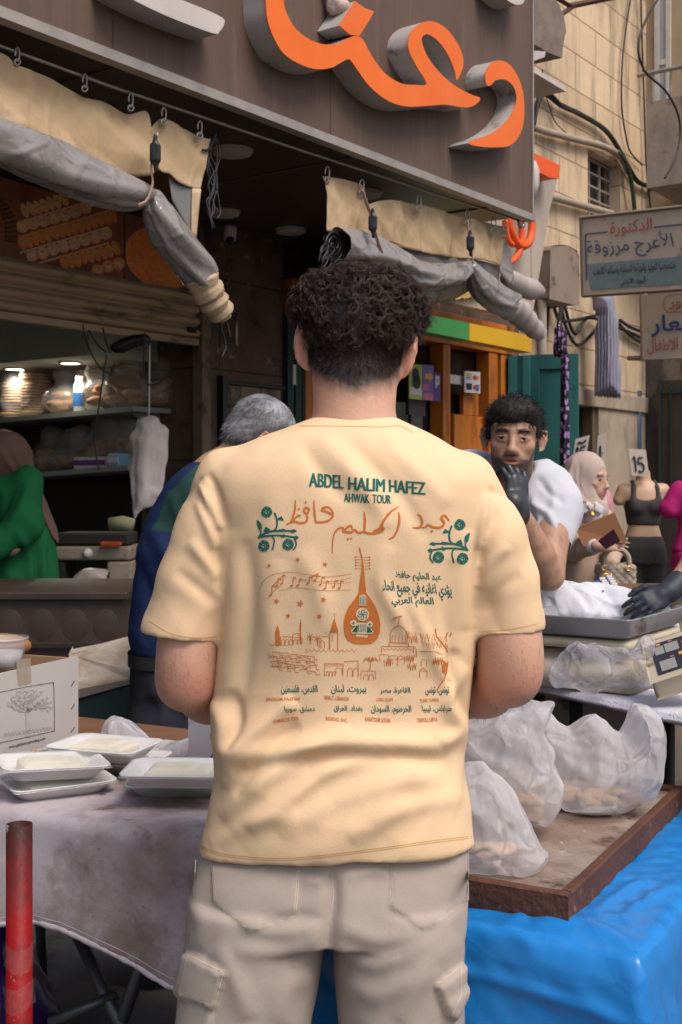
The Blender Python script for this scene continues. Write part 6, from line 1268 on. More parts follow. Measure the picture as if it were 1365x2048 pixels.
M_mq = mat("mannequin_skin", (.52, .34, .23), .45, (.46, .30, .20), 8)
M_ch = mat("charcoal_sportswear", (.055, .050, .050), .85, (.045, .041, .041), 30)
mannequin("headless mannequin in a charcoal sports bra and leggings", 1287, "bra", M_ch, M_ch, M_mq)
M_mg = mat("magenta_cotton", (.43, .012, .155), .85, (.36, .010, .13), 9); mannequin("headless mannequin in a loose magenta top and trousers", 1396, "tee", M_mg, M_mg, M_mq, 9.2)
def card(lab, u0, u1, v0, v1, Y, body, sk=0, inset=(.2, .8, .3, .85), small=None):
    o = thing("price_card", lab, "price card", P((u0 + u1) / 2, v1, Y), "handwritten price cards"); pl = lambda x, y, off=.004: P(u0 + (u1 - u0) * x + sk * y, v0 + (v1 - v0) * y - 8 * x * (1 if sk < 0 else -.3), Y - off)
    obj("sheet", MB().prism([pl(0, 0, 0), pl(1, 0, 0), pl(1, 1, 0), pl(0, 1, 0)], (0, .006, 0)), mat("handwritten_card", (.52, .45, .39), .85, (.44, .38, .33), 20), o)
    mb = MB(); i = inset
    for st_ in body: mb.tube([pl(i[0] + (i[1] - i[0]) * x, i[2] + (i[3] - i[2]) * y, .006) for x, y in (smooth_path(st_, 4) if len(st_) > 2 else st_)], .0065, 5)
    obj("handwriting", mb, Ck, o); return o
ONE = [(0, .15), (.18, 0), (.16, .95)]; FIVE = [(.95, .02), (.55, .04), (.5, .42), (.72, .36), (.95, .55), (.9, .85), (.62, .98), (.42, .88)]; ZERO = [(.7, .3), (.5, .5), (.6, .85), (.8, .9), (.92, .6), (.85, .35), (.7, .3)]
card("large price card reading fifteen in place of the mannequin's head", 1257, 1292, 897, 951, YN - .12, [ONE, FIVE], 7)
card("price card reading fifteen hung above the hijab", 1152, 1180, 878, 922, 8.4, [ONE, FIVE, [(.1, -.35), (.3, -.45), (.5, -.3), (.9, -.45)]], -7, (.15, .85, .45, 1.0))
card("narrow price card reading ten beside the doorway", 1196, 1213, 872, 936, 8.4, [[(.3, .1), (.34, .9)], [(.8, .55), (.84, .6)]], -3)
# ---- clothes hung on the house wall
o_ = thing("hanging_dress", "grey lavender gathered dress hanging below the upper doctor sign", "dress", Ps(1213, 795, SH - .25))
Yd = Ps(1213, 700, SH - .25)[1]
vx = Vox(*box_of(1170, 1255, 575, 810, Yd, .2), .011)
vx.inflate([P(a, b, Yd)[[0, 2]] for a, b in ((1184, 590), (1198, 583), (1226, 584), (1230, 600), (1234, 640), (1238, 700), (1241, 796), (1192, 792), (1190, 720), (1194, 650), (1195, 632), (1188, 620))], Yd, .12)
V, Q = vx.mesh(1); N_ = normals(V, Q); u, v_ = to_px(V); V = V + N_ * (np.sin(u * 1.05 + fbm(V * 3, 2, 4) * 9) * .014 * np.clip((v_ - 600) / 40, 0, 1))[:, None]
obj("cloth", (V, Q), mat("grey_lavender_cotton", (.27, .26, .33), .9, (.22, .21, .27), 6), o_, True); obj("hook", MB().tube([P(1207, 586, Yd), P(1208, 574, Yd + .05), P(1209, 570, Yd + .2)], .006, 6), M_cab, o_)
def x_leopard(m, N, L, mp, last, b):
    vo = N.new("ShaderNodeTexVoronoi"); vo.inputs["Scale"].default_value = 22; L.new(mp.outputs[0], vo.inputs["Vector"]); rp = N.new("ShaderNodeValToRGB"); rp.color_ramp.elements[0].position = .38; rp.color_ramp.elements[1].position = .46; L.new(vo.outputs["Distance"], rp.inputs[0])
    return x_mix(N, L, rp.outputs[0], (.34, .19, .42, 1), (.02, .012, .028, 1))
o_ = thing("hanging_scarf", "purple and black patterned scarf hanging past the teal door leaf", "scarf", Ps(1130, 930, SH - .5)); Yd = Ps(1125, 700, SH - .6)[1]
vx = Vox(*box_of(1095, 1150, 635, 940, Yd, .2), .010); vx.inflate([P(a, b, Yd)[[0, 2]] for a, b in ((1112, 655), (1122, 648), (1134, 665), (1138, 720), (1136, 800), (1140, 870), (1136, 935), (1122, 930), (1124, 800), (1122, 715), (1106, 712), (1106, 690))], Yd, .07)
V, Q = vx.mesh(1); N_ = normals(V, Q); u, v_ = to_px(V); V = V + N_ * (np.sin(u * .9 + v_ * .01) * .010)[:, None]
obj("cloth", (V, Q), mat("purple_leopard_print", (.3, .2, .4), .85, None, extra=x_leopard), o_, True); obj("knot", MB().tube([P(1118, 655, Yd), P(1120, 640, Yd + .1), P(1124, 612, Yd + .3)], .02, 6), M_blk, o_, True)
# ================================================================== hanging vinyl curtains on a wire under the sign
SV = 3.17
def Pv(u, v, o=0): return Ps(u, v, SV + o)
def px2m(u, s=SV): return float(Ps(u, VH, s)[1]) / FPX
M_can = mat("beige_tarpaulin", (.46, .325, .19), .62, (.37, .255, .145), 4, .5, spec=.3, extra=chain(x_spots((.27, .175, .10), 4, .60, .08), x_spots((.20, .13, .08), 9, .68, .03), x_spots((.56, .42, .28), 3, .64, .08), x_crinkle(3.5, .30, (1, 1, .5), .06)))
M_vin = mat("cloudy_grey_vinyl", (.20, .18, .17), .15, (.31, .285, .275), 5, .6, spec=.7, extra=chain(x_spots((.17, .145, .125), 4, .62, .08), x_crinkle(6, .35, (1, 1, 1), .1)))
M_vclr = mat("clear_vinyl_window", (.35, .34, .33), .2, (.25, .24, .23), 4, spec=.6, alpha=.45)
M_strap = mat("pinkish_webbing", (.42, .28, .21), .85, (.33, .22, .16), 40)
M_wire = mat("galvanised_wire", (.36, .33, .30), .4, (.25, .22, .2), 20, metal=.6)
o = obj("curtain_wire", MB().tube([Pv(u, v_) for u, v_ in ((-90, 59), (220, 172), (600, 300), (1048, 444))], .006, 6), M_wire, None, True); tag(o, "taut steel wire carrying the rolled vinyl curtains", "wire")
def sheet(root, name, top, bot, m, o=0., amp=.02, nu=46, nv=18, seed=1, freq=1.5, label=None):
    T = np.array([tuple(q) for q in smooth_path(top, 10)]); B = np.array([tuple(q) for q in smooth_path(bot, 10)]); f = lambda A, a: np.array([np.interp(a, np.linspace(0, 1, len(A)), A[:, k]) for k in (0, 1)])
    pts = []
    for i in range(nu):
        a, b = f(T, i / (nu - 1)), f(B, i / (nu - 1))
        for j in range(nv): q = a + (b - a) * j / (nv - 1); pts.append(Pv(*q, o) )
    V = np.array(pts); V += ND * ((fbm(V * freq * 2.2 * np.array([1, 1, .5]), 3, seed) * 2 + crease(V, 5.5, 4, seed) * 2.6 + crease(V * np.array([1, 1, .4]), 12, 4, seed + 2) * 1.0) * amp)[:, None]
    mb = MB(); mb.grid(V, nu, nv); ob = obj(name, mb, m, root, True); s_ = ob.modifiers.new("thickness", "SOLIDIFY"); s_.thickness = .003; return ob
def roll(root, name, pts, m, o=0., seg=36, n=14, cr=.018, seed=2, ribs=0, hollow=False, freq=14):
    q = np.array([tuple(x) for x in smooth_path(pts, n)]); path = [Pv(u, v_, o) for u, v_, r in q]; rad = [r * px2m(u) for u, v_, r in q]
    mb = MB(); mb.tube(path, rad, seg, not hollow); V = np.array(mb.v); Q = np.array([f for f in mb.f if len(f) == 4]); N_ = normals(V, Q)
    C = np.repeat(np.array(path), seg, 0)[:len(V)] if not hollow or True else None
    n_ = len(path); sl_ = np.concatenate([[0], np.cumsum(np.linalg.norm(np.diff(np.array(path), axis=0), axis=1))]); tt_ = np.repeat(sl_, seg); th_ = np.tile(np.arange(seg) / seg * 2 * math.pi, n_) + tt_ * 1.6; W3 = np.stack([np.cos(th_), np.sin(th_), tt_ * 2.2], 1); rr_ = np.repeat(np.array(rad), seg)
    d = (crease(W3, 1.1, 5, seed) * .55 + crease(W3 * np.array([1, 1, .6]), 2.6, 4, seed + 5) * .22 + fbm(W3 * .9, 2, seed) * .4) * rr_ * cr / .02
    if ribs: t = np.repeat(np.linspace(0, 1, len(path)), seg); d = d + np.sin(t * ribs * 2 * math.pi) ** 3 * .006
    mb.v = [tuple(x) for x in V + N_ * d[:, None]]
    return obj(name, mb, m, root, True)
def hook(root, u, v_, h=22):
    mb = MB(); w = 4
    mb.tube([Pv(*q, -.012) for q in [tuple(x) for x in smooth_path([(u - w, v_ + h * .55), (u - w, v_ + 2), (u, v_ - 5), (u + w, v_ + 2), (u + w * .8, v_ + h * .8), (u, v_ + h), (u - w, v_ + h * .8)], 4)]], .0034, 6)
    mb.tube([Pv(u + 7 * math.cos(a) * .8, v_ + h + 2 + 6 * math.sin(a), -.012) for a in np.linspace(0, 6.28, 12)], .0036, 5, False)
    obj("hook", mb, M_wire, root, True)
def strap(root, pts, w=9):
    mb = MB(); mb.tube([Pv(*q, -.10) for q in [tuple(x) for x in smooth_path(pts, 5)]], w * px2m(pts[0][0]) * .7, 8, flat=.35); return obj("strap", mb, M_strap, root, True)
def buckle(root, u, v_, s=1.):
    v = Vox(Pv(u, v_, -.12) - .09, Pv(u, v_, -.12) + .09, .005); c = Pv(u, v_, -.12); v.rbox(c, (.018 * s, .012, .030 * s), .006); v.cone(c + (0, 0, .03 * s), c + (0, 0, .055 * s), .010, .008); v.cone(c - (0, 0, .02), c - (-.004, 0, .055 * s), .012, .009); V, Q = v.mesh(1); obj("buckle", (V, Q), M_blk, root, True)
c1 = thing("vinyl_curtain", "long beige and grey vinyl curtain rolled up and drooping over the bakery opening", "curtain", Pv(200, 640))
sheet(c1, "canvas_band", [(-80, 82), (0, 108), (34, 132), (100, 154), (168, 188), (226, 203), (262, 226), (292, 222), (300, 250)], [(-80, 200), (0, 240), (60, 262), (130, 300), (200, 330), (262, 352), (296, 352), (304, 350), (306, 330)], M_can, 0, .026, 130, 22, 3)
sheet(c1, "canvas_flap", [(300, 258), (312, 244), (326, 238), (360, 254), (400, 272), (421, 279)], [(306, 330), (318, 345), (335, 350), (355, 366), (385, 376), (402, 378)], M_can, .012, .022, 60, 22, 6)
sheet(c1, "clear_window", [(338, 350), (356, 366), (384, 376)], [(345, 400), (362, 430), (384, 470)], M_vclr, .015, .01, 10, 10, 4)
sheet(c1, "canvas_edge", [(385, 376), (394, 377), (403, 378)], [(384, 470), (389, 474), (394, 476)], M_can, .012, .004, 6, 10, 4)
roll(c1, "rolled_vinyl", [(-110, 240, 52), (-40, 266, 50), (20, 288, 46), (70, 312, 46), (120, 336, 44), (170, 358, 42), (220, 376, 38), (262, 388, 31), (290, 392, 22), (303, 394, 15)], M_vin, -.03, 44, 14, .026, 2)
roll(c1, "drooping_roll", [(303, 394, 14), (310, 400, 20), (318, 425, 30), (338, 465, 36), (362, 500, 37), (388, 535, 36), (404, 558, 33)], M_vin, -.05, 40, 14, .024, 5)
roll(c1, "wrapped_end", [(402, 552, 32), (410, 574, 33), (422, 592, 31), (430, 608, 29), (442, 624, 26), (450, 636, 15)], mat("stretch_film_wrap", (.47, .35, .235), .55, (.38, .27, .17), 10, bump=.3, bscale=60), -.05, 22, 8, .012, 7, 4)
strap(c1, [(316, 268), (306, 300), (303, 340), (306, 362), (302, 384), (292, 404), (276, 412)], 8); buckle(c1, 311, 306, 1.1)
for u, v_ in ((35, 100), (170, 153), (262, 192), (328, 220), (400, 247)): hook(c1, u, v_)
mb = MB()
for q in ([(440, 634), (444, 660), (452, 690), (444, 716)], [(450, 634), (456, 655), (460, 674)], [(452, 636), (459, 660), (462, 676)]): mb.tube([Pv(a, b, -.05) for a, b in [tuple(x) for x in smooth_path(q, 5)]], .004, 5)
obj("tie_cord", mb, M_blk, c1, True)
mb = MB(); g = random.Random(4)
for k in range(7):
    u0 = 425 + g.uniform(-6, 10); pts = [(u0 + g.uniform(-3, 3), 275)] + [(u0 + g.uniform(-9, 9), 275 + i * g.uniform(30, 38)) for i in range(1, 6)]
    mb.tube([Pv(a, b, .03) for a, b in [tuple(x) for x in smooth_path(pts, 5)]], .0028, 5)
for k in range(2): mb.tube([Pv(a, b, .0) for a, b in [tuple(x) for x in smooth_path([(405, 300), (416, 300), (424, 290), (432, 268)], 5)]], .005, 5)
o = obj("tangled_cord", mb, mat("dark_string", (.05, .045, .05), .7), None, True); tag(o, "tangle of dark string hanging from the wire at the curtain corner", "string")
c2 = thing("vinyl_curtain", "short beige and grey vinyl curtain rolled up behind the curly head", "curtain", Pv(850, 680))
sheet(c2, "canvas_flap", [(648, 352), (690, 358), (722, 372), (732, 400)], [(656, 462), (690, 466), (730, 474), (742, 470)], M_can, .0, .022, 50, 22, 8)
sheet(c2, "canvas_band", [(736, 410), (775, 400), (838, 408), (900, 424), (936, 436), (980, 446), (1008, 456)], [(742, 462), (790, 488), (850, 505), (905, 514), (945, 518), (985, 525), (1002, 532)], M_can, .01, .026, 110, 22, 9)
sheet(c2, "clear_window", [(740, 462), (790, 488), (850, 505), (905, 514), (945, 518), (1002, 532)], [(742, 560), (790, 588), (850, 606), (905, 600), (945, 580), (1000, 560)], mat("smoky_vinyl_window", (.10, .085, .075), .2, (.16, .14, .13), 5, alpha=.75), .03, .012, 40, 8, 3)
roll(c2, "rolled_vinyl", [(676, 490, 33), (700, 492, 34), (740, 500, 33), (780, 520, 31), (820, 545, 30), (860, 556, 29), (900, 552, 24), (928, 540, 17), (944, 530, 11)], M_vin, -.02, 40, 14, .024, 12, hollow=True)
roll(c2, "drooping_roll", [(942, 530, 11), (950, 545, 17), (965, 572, 29), (990, 595, 29), (1020, 612, 27)], M_vin, -.04, 40, 14, .022, 15)
roll(c2, "wrapped_end", [(1016, 610, 27), (1035, 622, 25), (1050, 638, 22), (1066, 655, 19), (1080, 668, 15)], mat("pale_stretch_film", (.42, .37, .35), .5, (.34, .29, .27), 10), -.04, 20, 9, .008, 7, 4)
roll(c2, "spare_roll", [(1015, 556, 16), (1030, 565, 21), (1052, 576, 22), (1070, 580, 19), (1080, 583, 13)], bpy.data.materials["pale_stretch_film"], .12, 20, 8, .008, 9, 2)
sheet(c2, "loose_edge", [(1000, 470), (1012, 476), (1022, 500)], [(1000, 545), (1016, 566), (1030, 575)], M_vin, .03, .01, 10, 10, 4)
mb = MB()
sp = []
for i in range(40): a = i * .42; r = (32 - i * .62); sp.append(Pv(668 + r * .62 * math.cos(a) , 490 + r * math.sin(a), -.02))
mb.tube(sp, .006, 5); obj("roll_spiral", mb, M_blk, c2, True)
strap(c2, [(724, 380), (735, 410), (746, 440), (752, 470), (764, 505)], 6); buckle(c2, 746, 446, 1.1); strap(c2, [(936, 440), (938, 470), (944, 500), (946, 528)], 6); buckle(c2, 941, 486, 1.1)
for u, v_ in ((655, 338), (724, 364), (838, 396), (935, 424), (988, 440), (1010, 446)): hook(c2, u, v_, 20)
mb = MB()
for k in range(12):
    u0, v0 = 664 + g.uniform(-16, 12), 492 + g.uniform(-10, 20); mb.tube([Pv(a, b, -.05) for a, b in [tuple(x) for x in smooth_path([(u0, v0), (u0 + g.uniform(-14, 14), v0 + 14), (u0 + g.uniform(-18, 14), v0 + 34)], 4)]], .0035, 5)
obj("tie_cord", mb, M_blk, c2, True)
mb = MB().lathe(Pv(1043, 443, -.02), [(.026, -.006), (.038, -.006), (.038, .006), (.026, .006), (.026, -.006)], 20, -ND); o = obj("eye_ring", mb, M_wire, None, True); tag(o, "steel eye ring at the end of the curtain wire under the sign corner", "ring")
# ================================================================== inside the bakery
tE = tP0 + .03
M_shelf = mat("grey_painted_shelf", (.30, .31, .29), .6, (.22, .23, .21), 6)
def shelf(lab, a, b):
    tf = tP0 - .30; p0, p1 = Pt(*a, tf), Pt(*b, tf); d = p1 - p0; o = thing("wall_shelf", lab, "shelf", p0, "bread shelves in the bakery")
    ext = p0 - d * .5
    obj("board", MB().box(ext, p1 - ext, TD * (tE - tf), (0, 0, -.028)), M_shelf, o); 
    for k in (.1, .95): q = ext + (p1 - ext) * k; obj("bracket", MB().prism([q + TD * .30 + (0, 0, -.03), q + TD * .08 + (0, 0, -.03), q + TD * .30 + (0, 0, -.12)], ND * .02), M_shelf, o)
    return p0, p1
A0, A1 = shelf("upper grey shelf stacked with bagged bread", (0, 836), (266, 812)); B0, B1 = shelf("lower grey shelf with bagged bread and a tissue pack", (60, 946), (256, 930))
M_bag = mat("clear_crinkly_bag", (.55, .53, .50), .16, (.45, .43, .40), 12, spec=.9, alpha=.22, bump=.5, bscale=40)
M_bread = mat("baked_bread_crust", (.33, .155, .055), .7, (.20, .085, .028), 9, .5, bump=.3, bscale=40); M_ring = mat("sesame_bread", (.40, .23, .085), .7, (.26, .13, .045), 40, .5)
def on_shelf(u, S_, back=.15):                     # a point on the shelf board under column u
    p0, p1 = S_; lo = Pt(u, 900, tP0 - .30); k = ((lo - p0) @ ND) / ((p1 - p0) @ ND); return p0 + (p1 - p0) * k + TD * back
def bread_bag(lab, u, S_, w, h, kind, seed, back=.15, grp="bagged bread on the shelves"):
    c = on_shelf(u, S_, back) + (0, 0, .002); o = thing("bread_bag", lab, "bread bag", c, grp); g = np.random.default_rng(seed)
    if kind == "rings":
        mb = MB(); n = int(h / .019)
        for i in range(n): mb.lathe(c + (g.normal() * .004, g.normal() * .004, .010 + i * .0185), [(w * .22, 0), (w * .30, .0085), (w * .42, .0085), (w * .48, 0), (w * .42, -.0085), (w * .30, -.0085), (w * .22, 0)], 18)
        obj("bread", mb, M_ring, o, True); hh = n * .0185 + .03; vx = Vox(c - (.16, .16, .02), c + (.16, .16, hh + .14), .012); vx.cone(c + (0, 0, .06), c + (0, 0, hh - .04), w * .52, w * .52); vx.cone(c + (0, 0, hh), c + (0, 0, hh + .07), .02, .05, k=.05)
    else:
        vx = Vox(c - (.2, .2, .02), c + (.2, .2, h + .1), .010)
        for i in range(7): vx.ell(c + (g.uniform(-.3, .3) * w, g.uniform(-.2, .2) * w, h * (.18 + .10 * i * g.uniform(.5, 1))), (w * .26, w * .22, h * .13), k=.004)
        vx.half(c, (0, 0, -1)); V, Q = vx.mesh(1); obj("bread", (V, Q), M_bread, o, True)
        vx = Vox(c - (.24, .24, .02), c + (.24, .24, h + .22), .012); vx.ell(c + (0, 0, h * .42), (w * .56, w * .45, h * .52)); vx.cone(c + (0, 0, h * .8), c + (g.uniform(-.03, .03), 0, h * 1.12), .03, .075, k=.06)
    vx.half(c + (0, 0, -.0), (0, 0, -1)); V, Q = vx.mesh(1); N_ = normals(V, Q); V = V + N_ * (crease(V, 13, 7, seed) * .026)[:, None]; obj("bag", (V, Q), M_bag, o, True); return o
SA, SB = (A0, A1), (B0, B1)
bread_bag("tall bag of stacked sesame rings nearest the shelf's open end", 34, SA, .20, .28, "rings", 1); bread_bag("bag of brown loaves between the ring stack and the spray can", 92, SA, .24, .20, "loaf", 2); bread_bag("second stack of sesame rings behind the brown loaves", 118, SA, .17, .27, "rings", 3, .22)
bread_bag("big bag of brown buns at the dark end of the upper shelf", 215, SA, .26, .24, "loaf", 4); bread_bag("white knotted bag of rolls beside the spray can", 175, SA, .20, .20, "loaf", 5, .10); bread_bag("bag of rings at the frame edge of the upper shelf", -6, SA, .22, .24, "rings", 6)
for i, (u, w, h, kd) in enumerate(((62, .20, .25, "loaf"), (150, .22, .30, "loaf"), (196, .22, .27, "rings"), (240, .22, .22, "loaf"))):
    bread_bag(("bag of pale rolls wedged behind the first ring stack", "puffed bag of loaves rising behind the spray can", "stack of sesame rings near the dark end of the upper shelf", "last bag of loaves at the corner of the upper shelf")[i], u, SA, w, h, kd, 40 + i, .27)
for i, (u, w, h) in enumerate(((50, .24, .20), (88, .24, .17), (118, .20, .18), (150, .22, .24), (215, .24, .20), (186, .2, .22))):
    bread_bag(("bag of flat loaves beside the brown headscarf", "low bag of loaves in the middle of the lower shelf", "bag of greenish flatbread behind the tissue pack", "tall bag of brown rolls on the lower shelf", "bag of dark round loaves at the end of the lower shelf", "bag of rolls standing behind the blue box")[i], u, SB, w, h, "loaf", 20 + i, .20)
c = on_shelf(143, SA, .06) + (0, 0, .002); cn = thing("spray_can", "white and blue spray can on the upper bread shelf", "can", c)
obj("can", MB().lathe(c, [(.0, 0), (.031, 0), (.033, .006), (.033, .15), (.024, .168), (0, .168)], 20), M_wp, cn, True); obj("cap", MB().lathe(c + (0, 0, .1685), [(.022, 0), (.022, .035), (.0, .037)], 16), Cw, cn, True); obj("label", MB().lathe(c, [(.0336, .03), (.0336, .11)], 20), Cb, cn, True)
def box_on(name, lab, cat, u0, u1, S_, h, m, extra=None, back=.05):
    a, b = on_shelf(u0, S_, back), on_shelf(u1, S_, back); d = b - a; d[2] = 0; o = thing(name, lab, cat, a); obj("pack", MB().box(a + (0, 0, .002), d, TD * .11, (0, 0, h)), m, o, bev=.012)
    if extra: obj("printed_band", MB().box(a + d * .02 + (0, 0, h * .35) - TD * .002, d * .96, TD * .05, (0, 0, h * .4)), extra, o)
box_on("tissue_pack", "white and purple pack of tissues on the lower shelf", "tissue pack", 133, 198, SB, .075, M_wp, cm("violet_print", (.16, .05, .30))); box_on("small_box", "small pale blue box at the end of the lower shelf", "box", 206, 228, SB, .075, cm("pale_blue_card", (.22, .42, .55)), Cw, .03)
lampm = mat("lit_downlight", (.9, .9, .85), .5, emit=((1, .97, .9), 6)); dl = None
for u, v_, lab in ((30, 737, "lit ceiling downlight at the open end of the bread shelf"), (141, 725, "lit ceiling downlight above the spray can")):
    k = (2.122 - HC) * FPX / (VH - v_); q = P(u, v_, k)
    if dl is None:
        dl = thing("downlight", lab, "downlight", q, "lit downlights over the bread"); obj("lamp", MB().lathe(q, [(1e-4, 0), (.055, 0), (.055, .004)], 20, (0, 0, -1)), lampm, dl); obj("rim", MB().lathe(q, [(.056, -.002), (.068, -.002), (.068, .006), (.056, .008)], 20, (0, 0, -1)), M_wp, dl, True)
    else: copy_thing(dl, q, label=lab)
    l_ = bpy.data.lights.new("downlight_bulb", "SPOT"); l_.energy = 7; l_.spot_size = 2.4; l_.color = (1, .93, .82); l_.shadow_soft_size = .05; lo = bpy.data.objects.new("downlight_bulb", l_); COL.objects.link(lo); lo.location = tuple(q - np.array([0, 0, .02]))
Yh = 6.15; hg_ = thing("hanging_bags", "bundle of white carrier bags hanging at the end of the shelves", "bags", P(296, 1040, Yh))
vx = Vox(*box_of(240, 350, 820, 1060, Yh, .2), .010); vx.inflate([P(a, b, Yh)[[0, 2]] for a, b in ((275, 836), (318, 834), (322, 848), (337, 860), (330, 930), (325, 990), (268, 1040), (262, 1020), (258, 900), (257, 872), (272, 855))], Yh, .07)
V, Q = vx.mesh(1); N_ = normals(V, Q); V = V + N_ * (crease(V, 9, 6, 3) * .035 + fbm(V * np.array([26, 26, 2.5]), 2, 9) * .045)[:, None]; obj("bags", (V, Q), mat("thin_white_carrier_film", (.74, .66, .62), .45, (.62, .53, .49), 6, spec=.4), hg_, True); obj("cord", MB().tube([P(298, 836, Yh), P(299, 810, Yh), P(300, 690, Yh)], .004, 5), M_wp, hg_)
mb = MB()
for q in ([(166, 650), (176, 690), (200, 735), (226, 750)], [(178, 660), (196, 690), (214, 705)], [(206, 655), (214, 690), (222, 706)], [(290, 665), (288, 730), (296, 768), (320, 765), (326, 756)], [(214, 710), (206, 760), (196, 830), (190, 880), (198, 940)]): mb.tube([P(a, b, 5.95) for a, b in [tuple(x) for x in smooth_path(q, 5)]], .0042, 6)
o = obj("loose_wiring", mb, M_cab, None, True); tag(o, "loose black wiring hanging in the bakery opening", "wiring")
vx = Vox(*box_of(215, 310, 655, 720, 6.1, .15), .012); g = np.random.default_rng(2)
for k in range(9): vx.ell(P(232 + k * 7 + g.uniform(-3, 3), 700 - k * 3 + g.uniform(-8, 6), 6.1), (.03, .03, .025), k=.02)
V, Q = vx.mesh(1); o = obj("bundled_cable", (V, Q), M_blk, None, True); tag(o, "dark bundled cable stuffed under the raised shutter", "cable")
# equipment and counter
Ye = 5.55; M_old = mat("grimy_beige_enamel", (.30, .24, .19), .6, (.20, .155, .12), 6, extra=x_spots((.06, .045, .035), 6, .6, .06))
eq = thing("bakery_scale", "grimy beige bakery machine with a round knob on stacked boxes", "machine", P(185, 1130, Ye))
def pbox(mb, u0, u1, v0, v1, Y, dep): a, b = P(u0, v1, Y), P(u1, v0, Y); return mb.box(a, (b[0] - a[0], 0, 0), (0, dep, 0), (0, 0, b[2] - a[2]))
obj("housing", pbox(MB(), 108, 262, 1093, 1121, Ye, .3), M_old, eq, bev=.012); obj("top_plate", pbox(MB(), 112, 258, 1066, 1090, Ye + .02, .25), M_dark, eq, bev=.01); obj("knob", MB().lathe(P(176, 1107, Ye), [(1e-4, .025), (.014, .025), (.02, .012), (.024, 0)], 16, (0, -1, 0)), M_wp, eq, True)
o = obj("cleaver", pbox(MB(), 200, 241, 1084, 1092, Ye - .05, .05), mat("orange_red_handle", (.75, .07, .012), .4), None, bev=.006); tag(o, "orange red handled tool lying on the bakery machine", "tool")
bt_ = thing("storage_box", "brown boxes stacked beneath the bakery machine", "box", P(235, 1190, Ye)); obj("box", pbox(MB(), 214, 264, 1124, 1260, Ye - .02, .4), M_old, bt_, bev=.008); obj("side_panel", pbox(MB(), 108, 128, 1124, 1500, Ye, .3), M_dark, bt_)
o = obj("rolled_cloth", MB().tube([P(219, 1048, Ye - .1), P(245, 1046, Ye - .1), P(268, 1050, Ye - .1)], [.030, .034, .03], 10), mat("olive_cloth", (.20, .19, .11), .9), None, True); tag(o, "rolled olive cloth on the counter behind the navy sweater", "cloth")
vx = Vox(*box_of(150, 220, 1130, 1190, 5.2, .15), .010)
for k in range(8): vx.ell(P(165 + k * 6, 1172 - (k % 3) * 8, 5.2), (.045, .05, .04), k=.03)
V, Q = vx.mesh(1); V = V + normals(V, Q) * (crease(V, 18, 6, 3) * .03)[:, None]; o = obj("plastic_heap", (V, Q), mat("grey_brown_film", (.30, .25, .22), .4, (.16, .13, .11), 12), None, True); tag(o, "crumpled grey film heaped under the bakery machine", "plastic")
Yc_ = 4.25; M_grill = mat("burnt_brown_steel", (.052, .033, .026), .45, (.030, .020, .017), 3, .5, spec=.4, extra=x_spots((.085, .055, .045), 2.5, .6, .12))
gc = thing("grill_counter", "long dark burnt steel counter before the green dress", "counter", (P(40, 1, Yc_)[0], Yc_ + .4, 0)); a = P(246, 1200, Yc_); x0 = P(-190, 1, Yc_)[0]
obj("top", MB().box((x0, Yc_ - .02, a[2]), (a[0] - x0 + .02, 0, 0), (0, .62, 0), (0, 0, .03)), M_grill, gc, bev=.006); obj("front", MB().box((x0, Yc_, .12), (a[0] - x0, 0, 0), (0, .6, 0), (0, 0, a[2] - .121)), M_grill, gc)
ov = MB()
for u in (20, 85, 150, 212): ov.lathe(P(u, 1250, Yc_ - .0), [(1e-4, .0015), (.042, .0015), (.046, 0)], 22, (0, -1, 0))
ov.v = [(x, y, P(0, 1246, Yc_)[2] + (z - P(0, 1246, Yc_)[2]) * 1.25) for x, y, z in ov.v]
obj("oval_plate", ov, M_grill, gc, True); obj("lower_rail", pbox(MB(), -150, 246, 1288, 1296, Yc_ - .02, .03), M_dark, gc)
Yb_ = 3.85; M_bark = mat("flaking_white_plank", (.52, .46, .40), .85, (.20, .12, .07), 5, .35, bump=.5, bscale=30, stretch=(1, 1, 2))
o = obj("weathered_plank", MB().prism([P(a, b, Yb_ + .1 * (b < 1330)) for a, b in ((140, 1308), (200, 1296), (258, 1284), (272, 1345), (262, 1362), (205, 1372), (140, 1380))], (0, .04, .01)), M_bark, None, bev=.005); tag(o, "flaking white and brown plank propped behind the carton", "plank")
gb = thing("green_crate", "dark green steel crate beneath the flaking plank", "crate", P(210, 1700, Yb_)); obj("body", MB().prism([P(130, 1408, Yb_), P(275, 1366, Yb_), P(275, 1700, Yb_), P(130, 1700, Yb_)], (0, .3, 0)), mat("dark_green_steel", (.016, .032, .030), .5, (.012, .024, .022), 4), gb); obj("rail", MB().prism([P(130, 1384, Yb_ - .01), P(275, 1356, Yb_ - .01), P(275, 1364, Yb_ - .01), P(130, 1404, Yb_ - .01)], (0, .05, 0)), mat("grey_steel_rail", (.17, .14, .12), .5), gb)
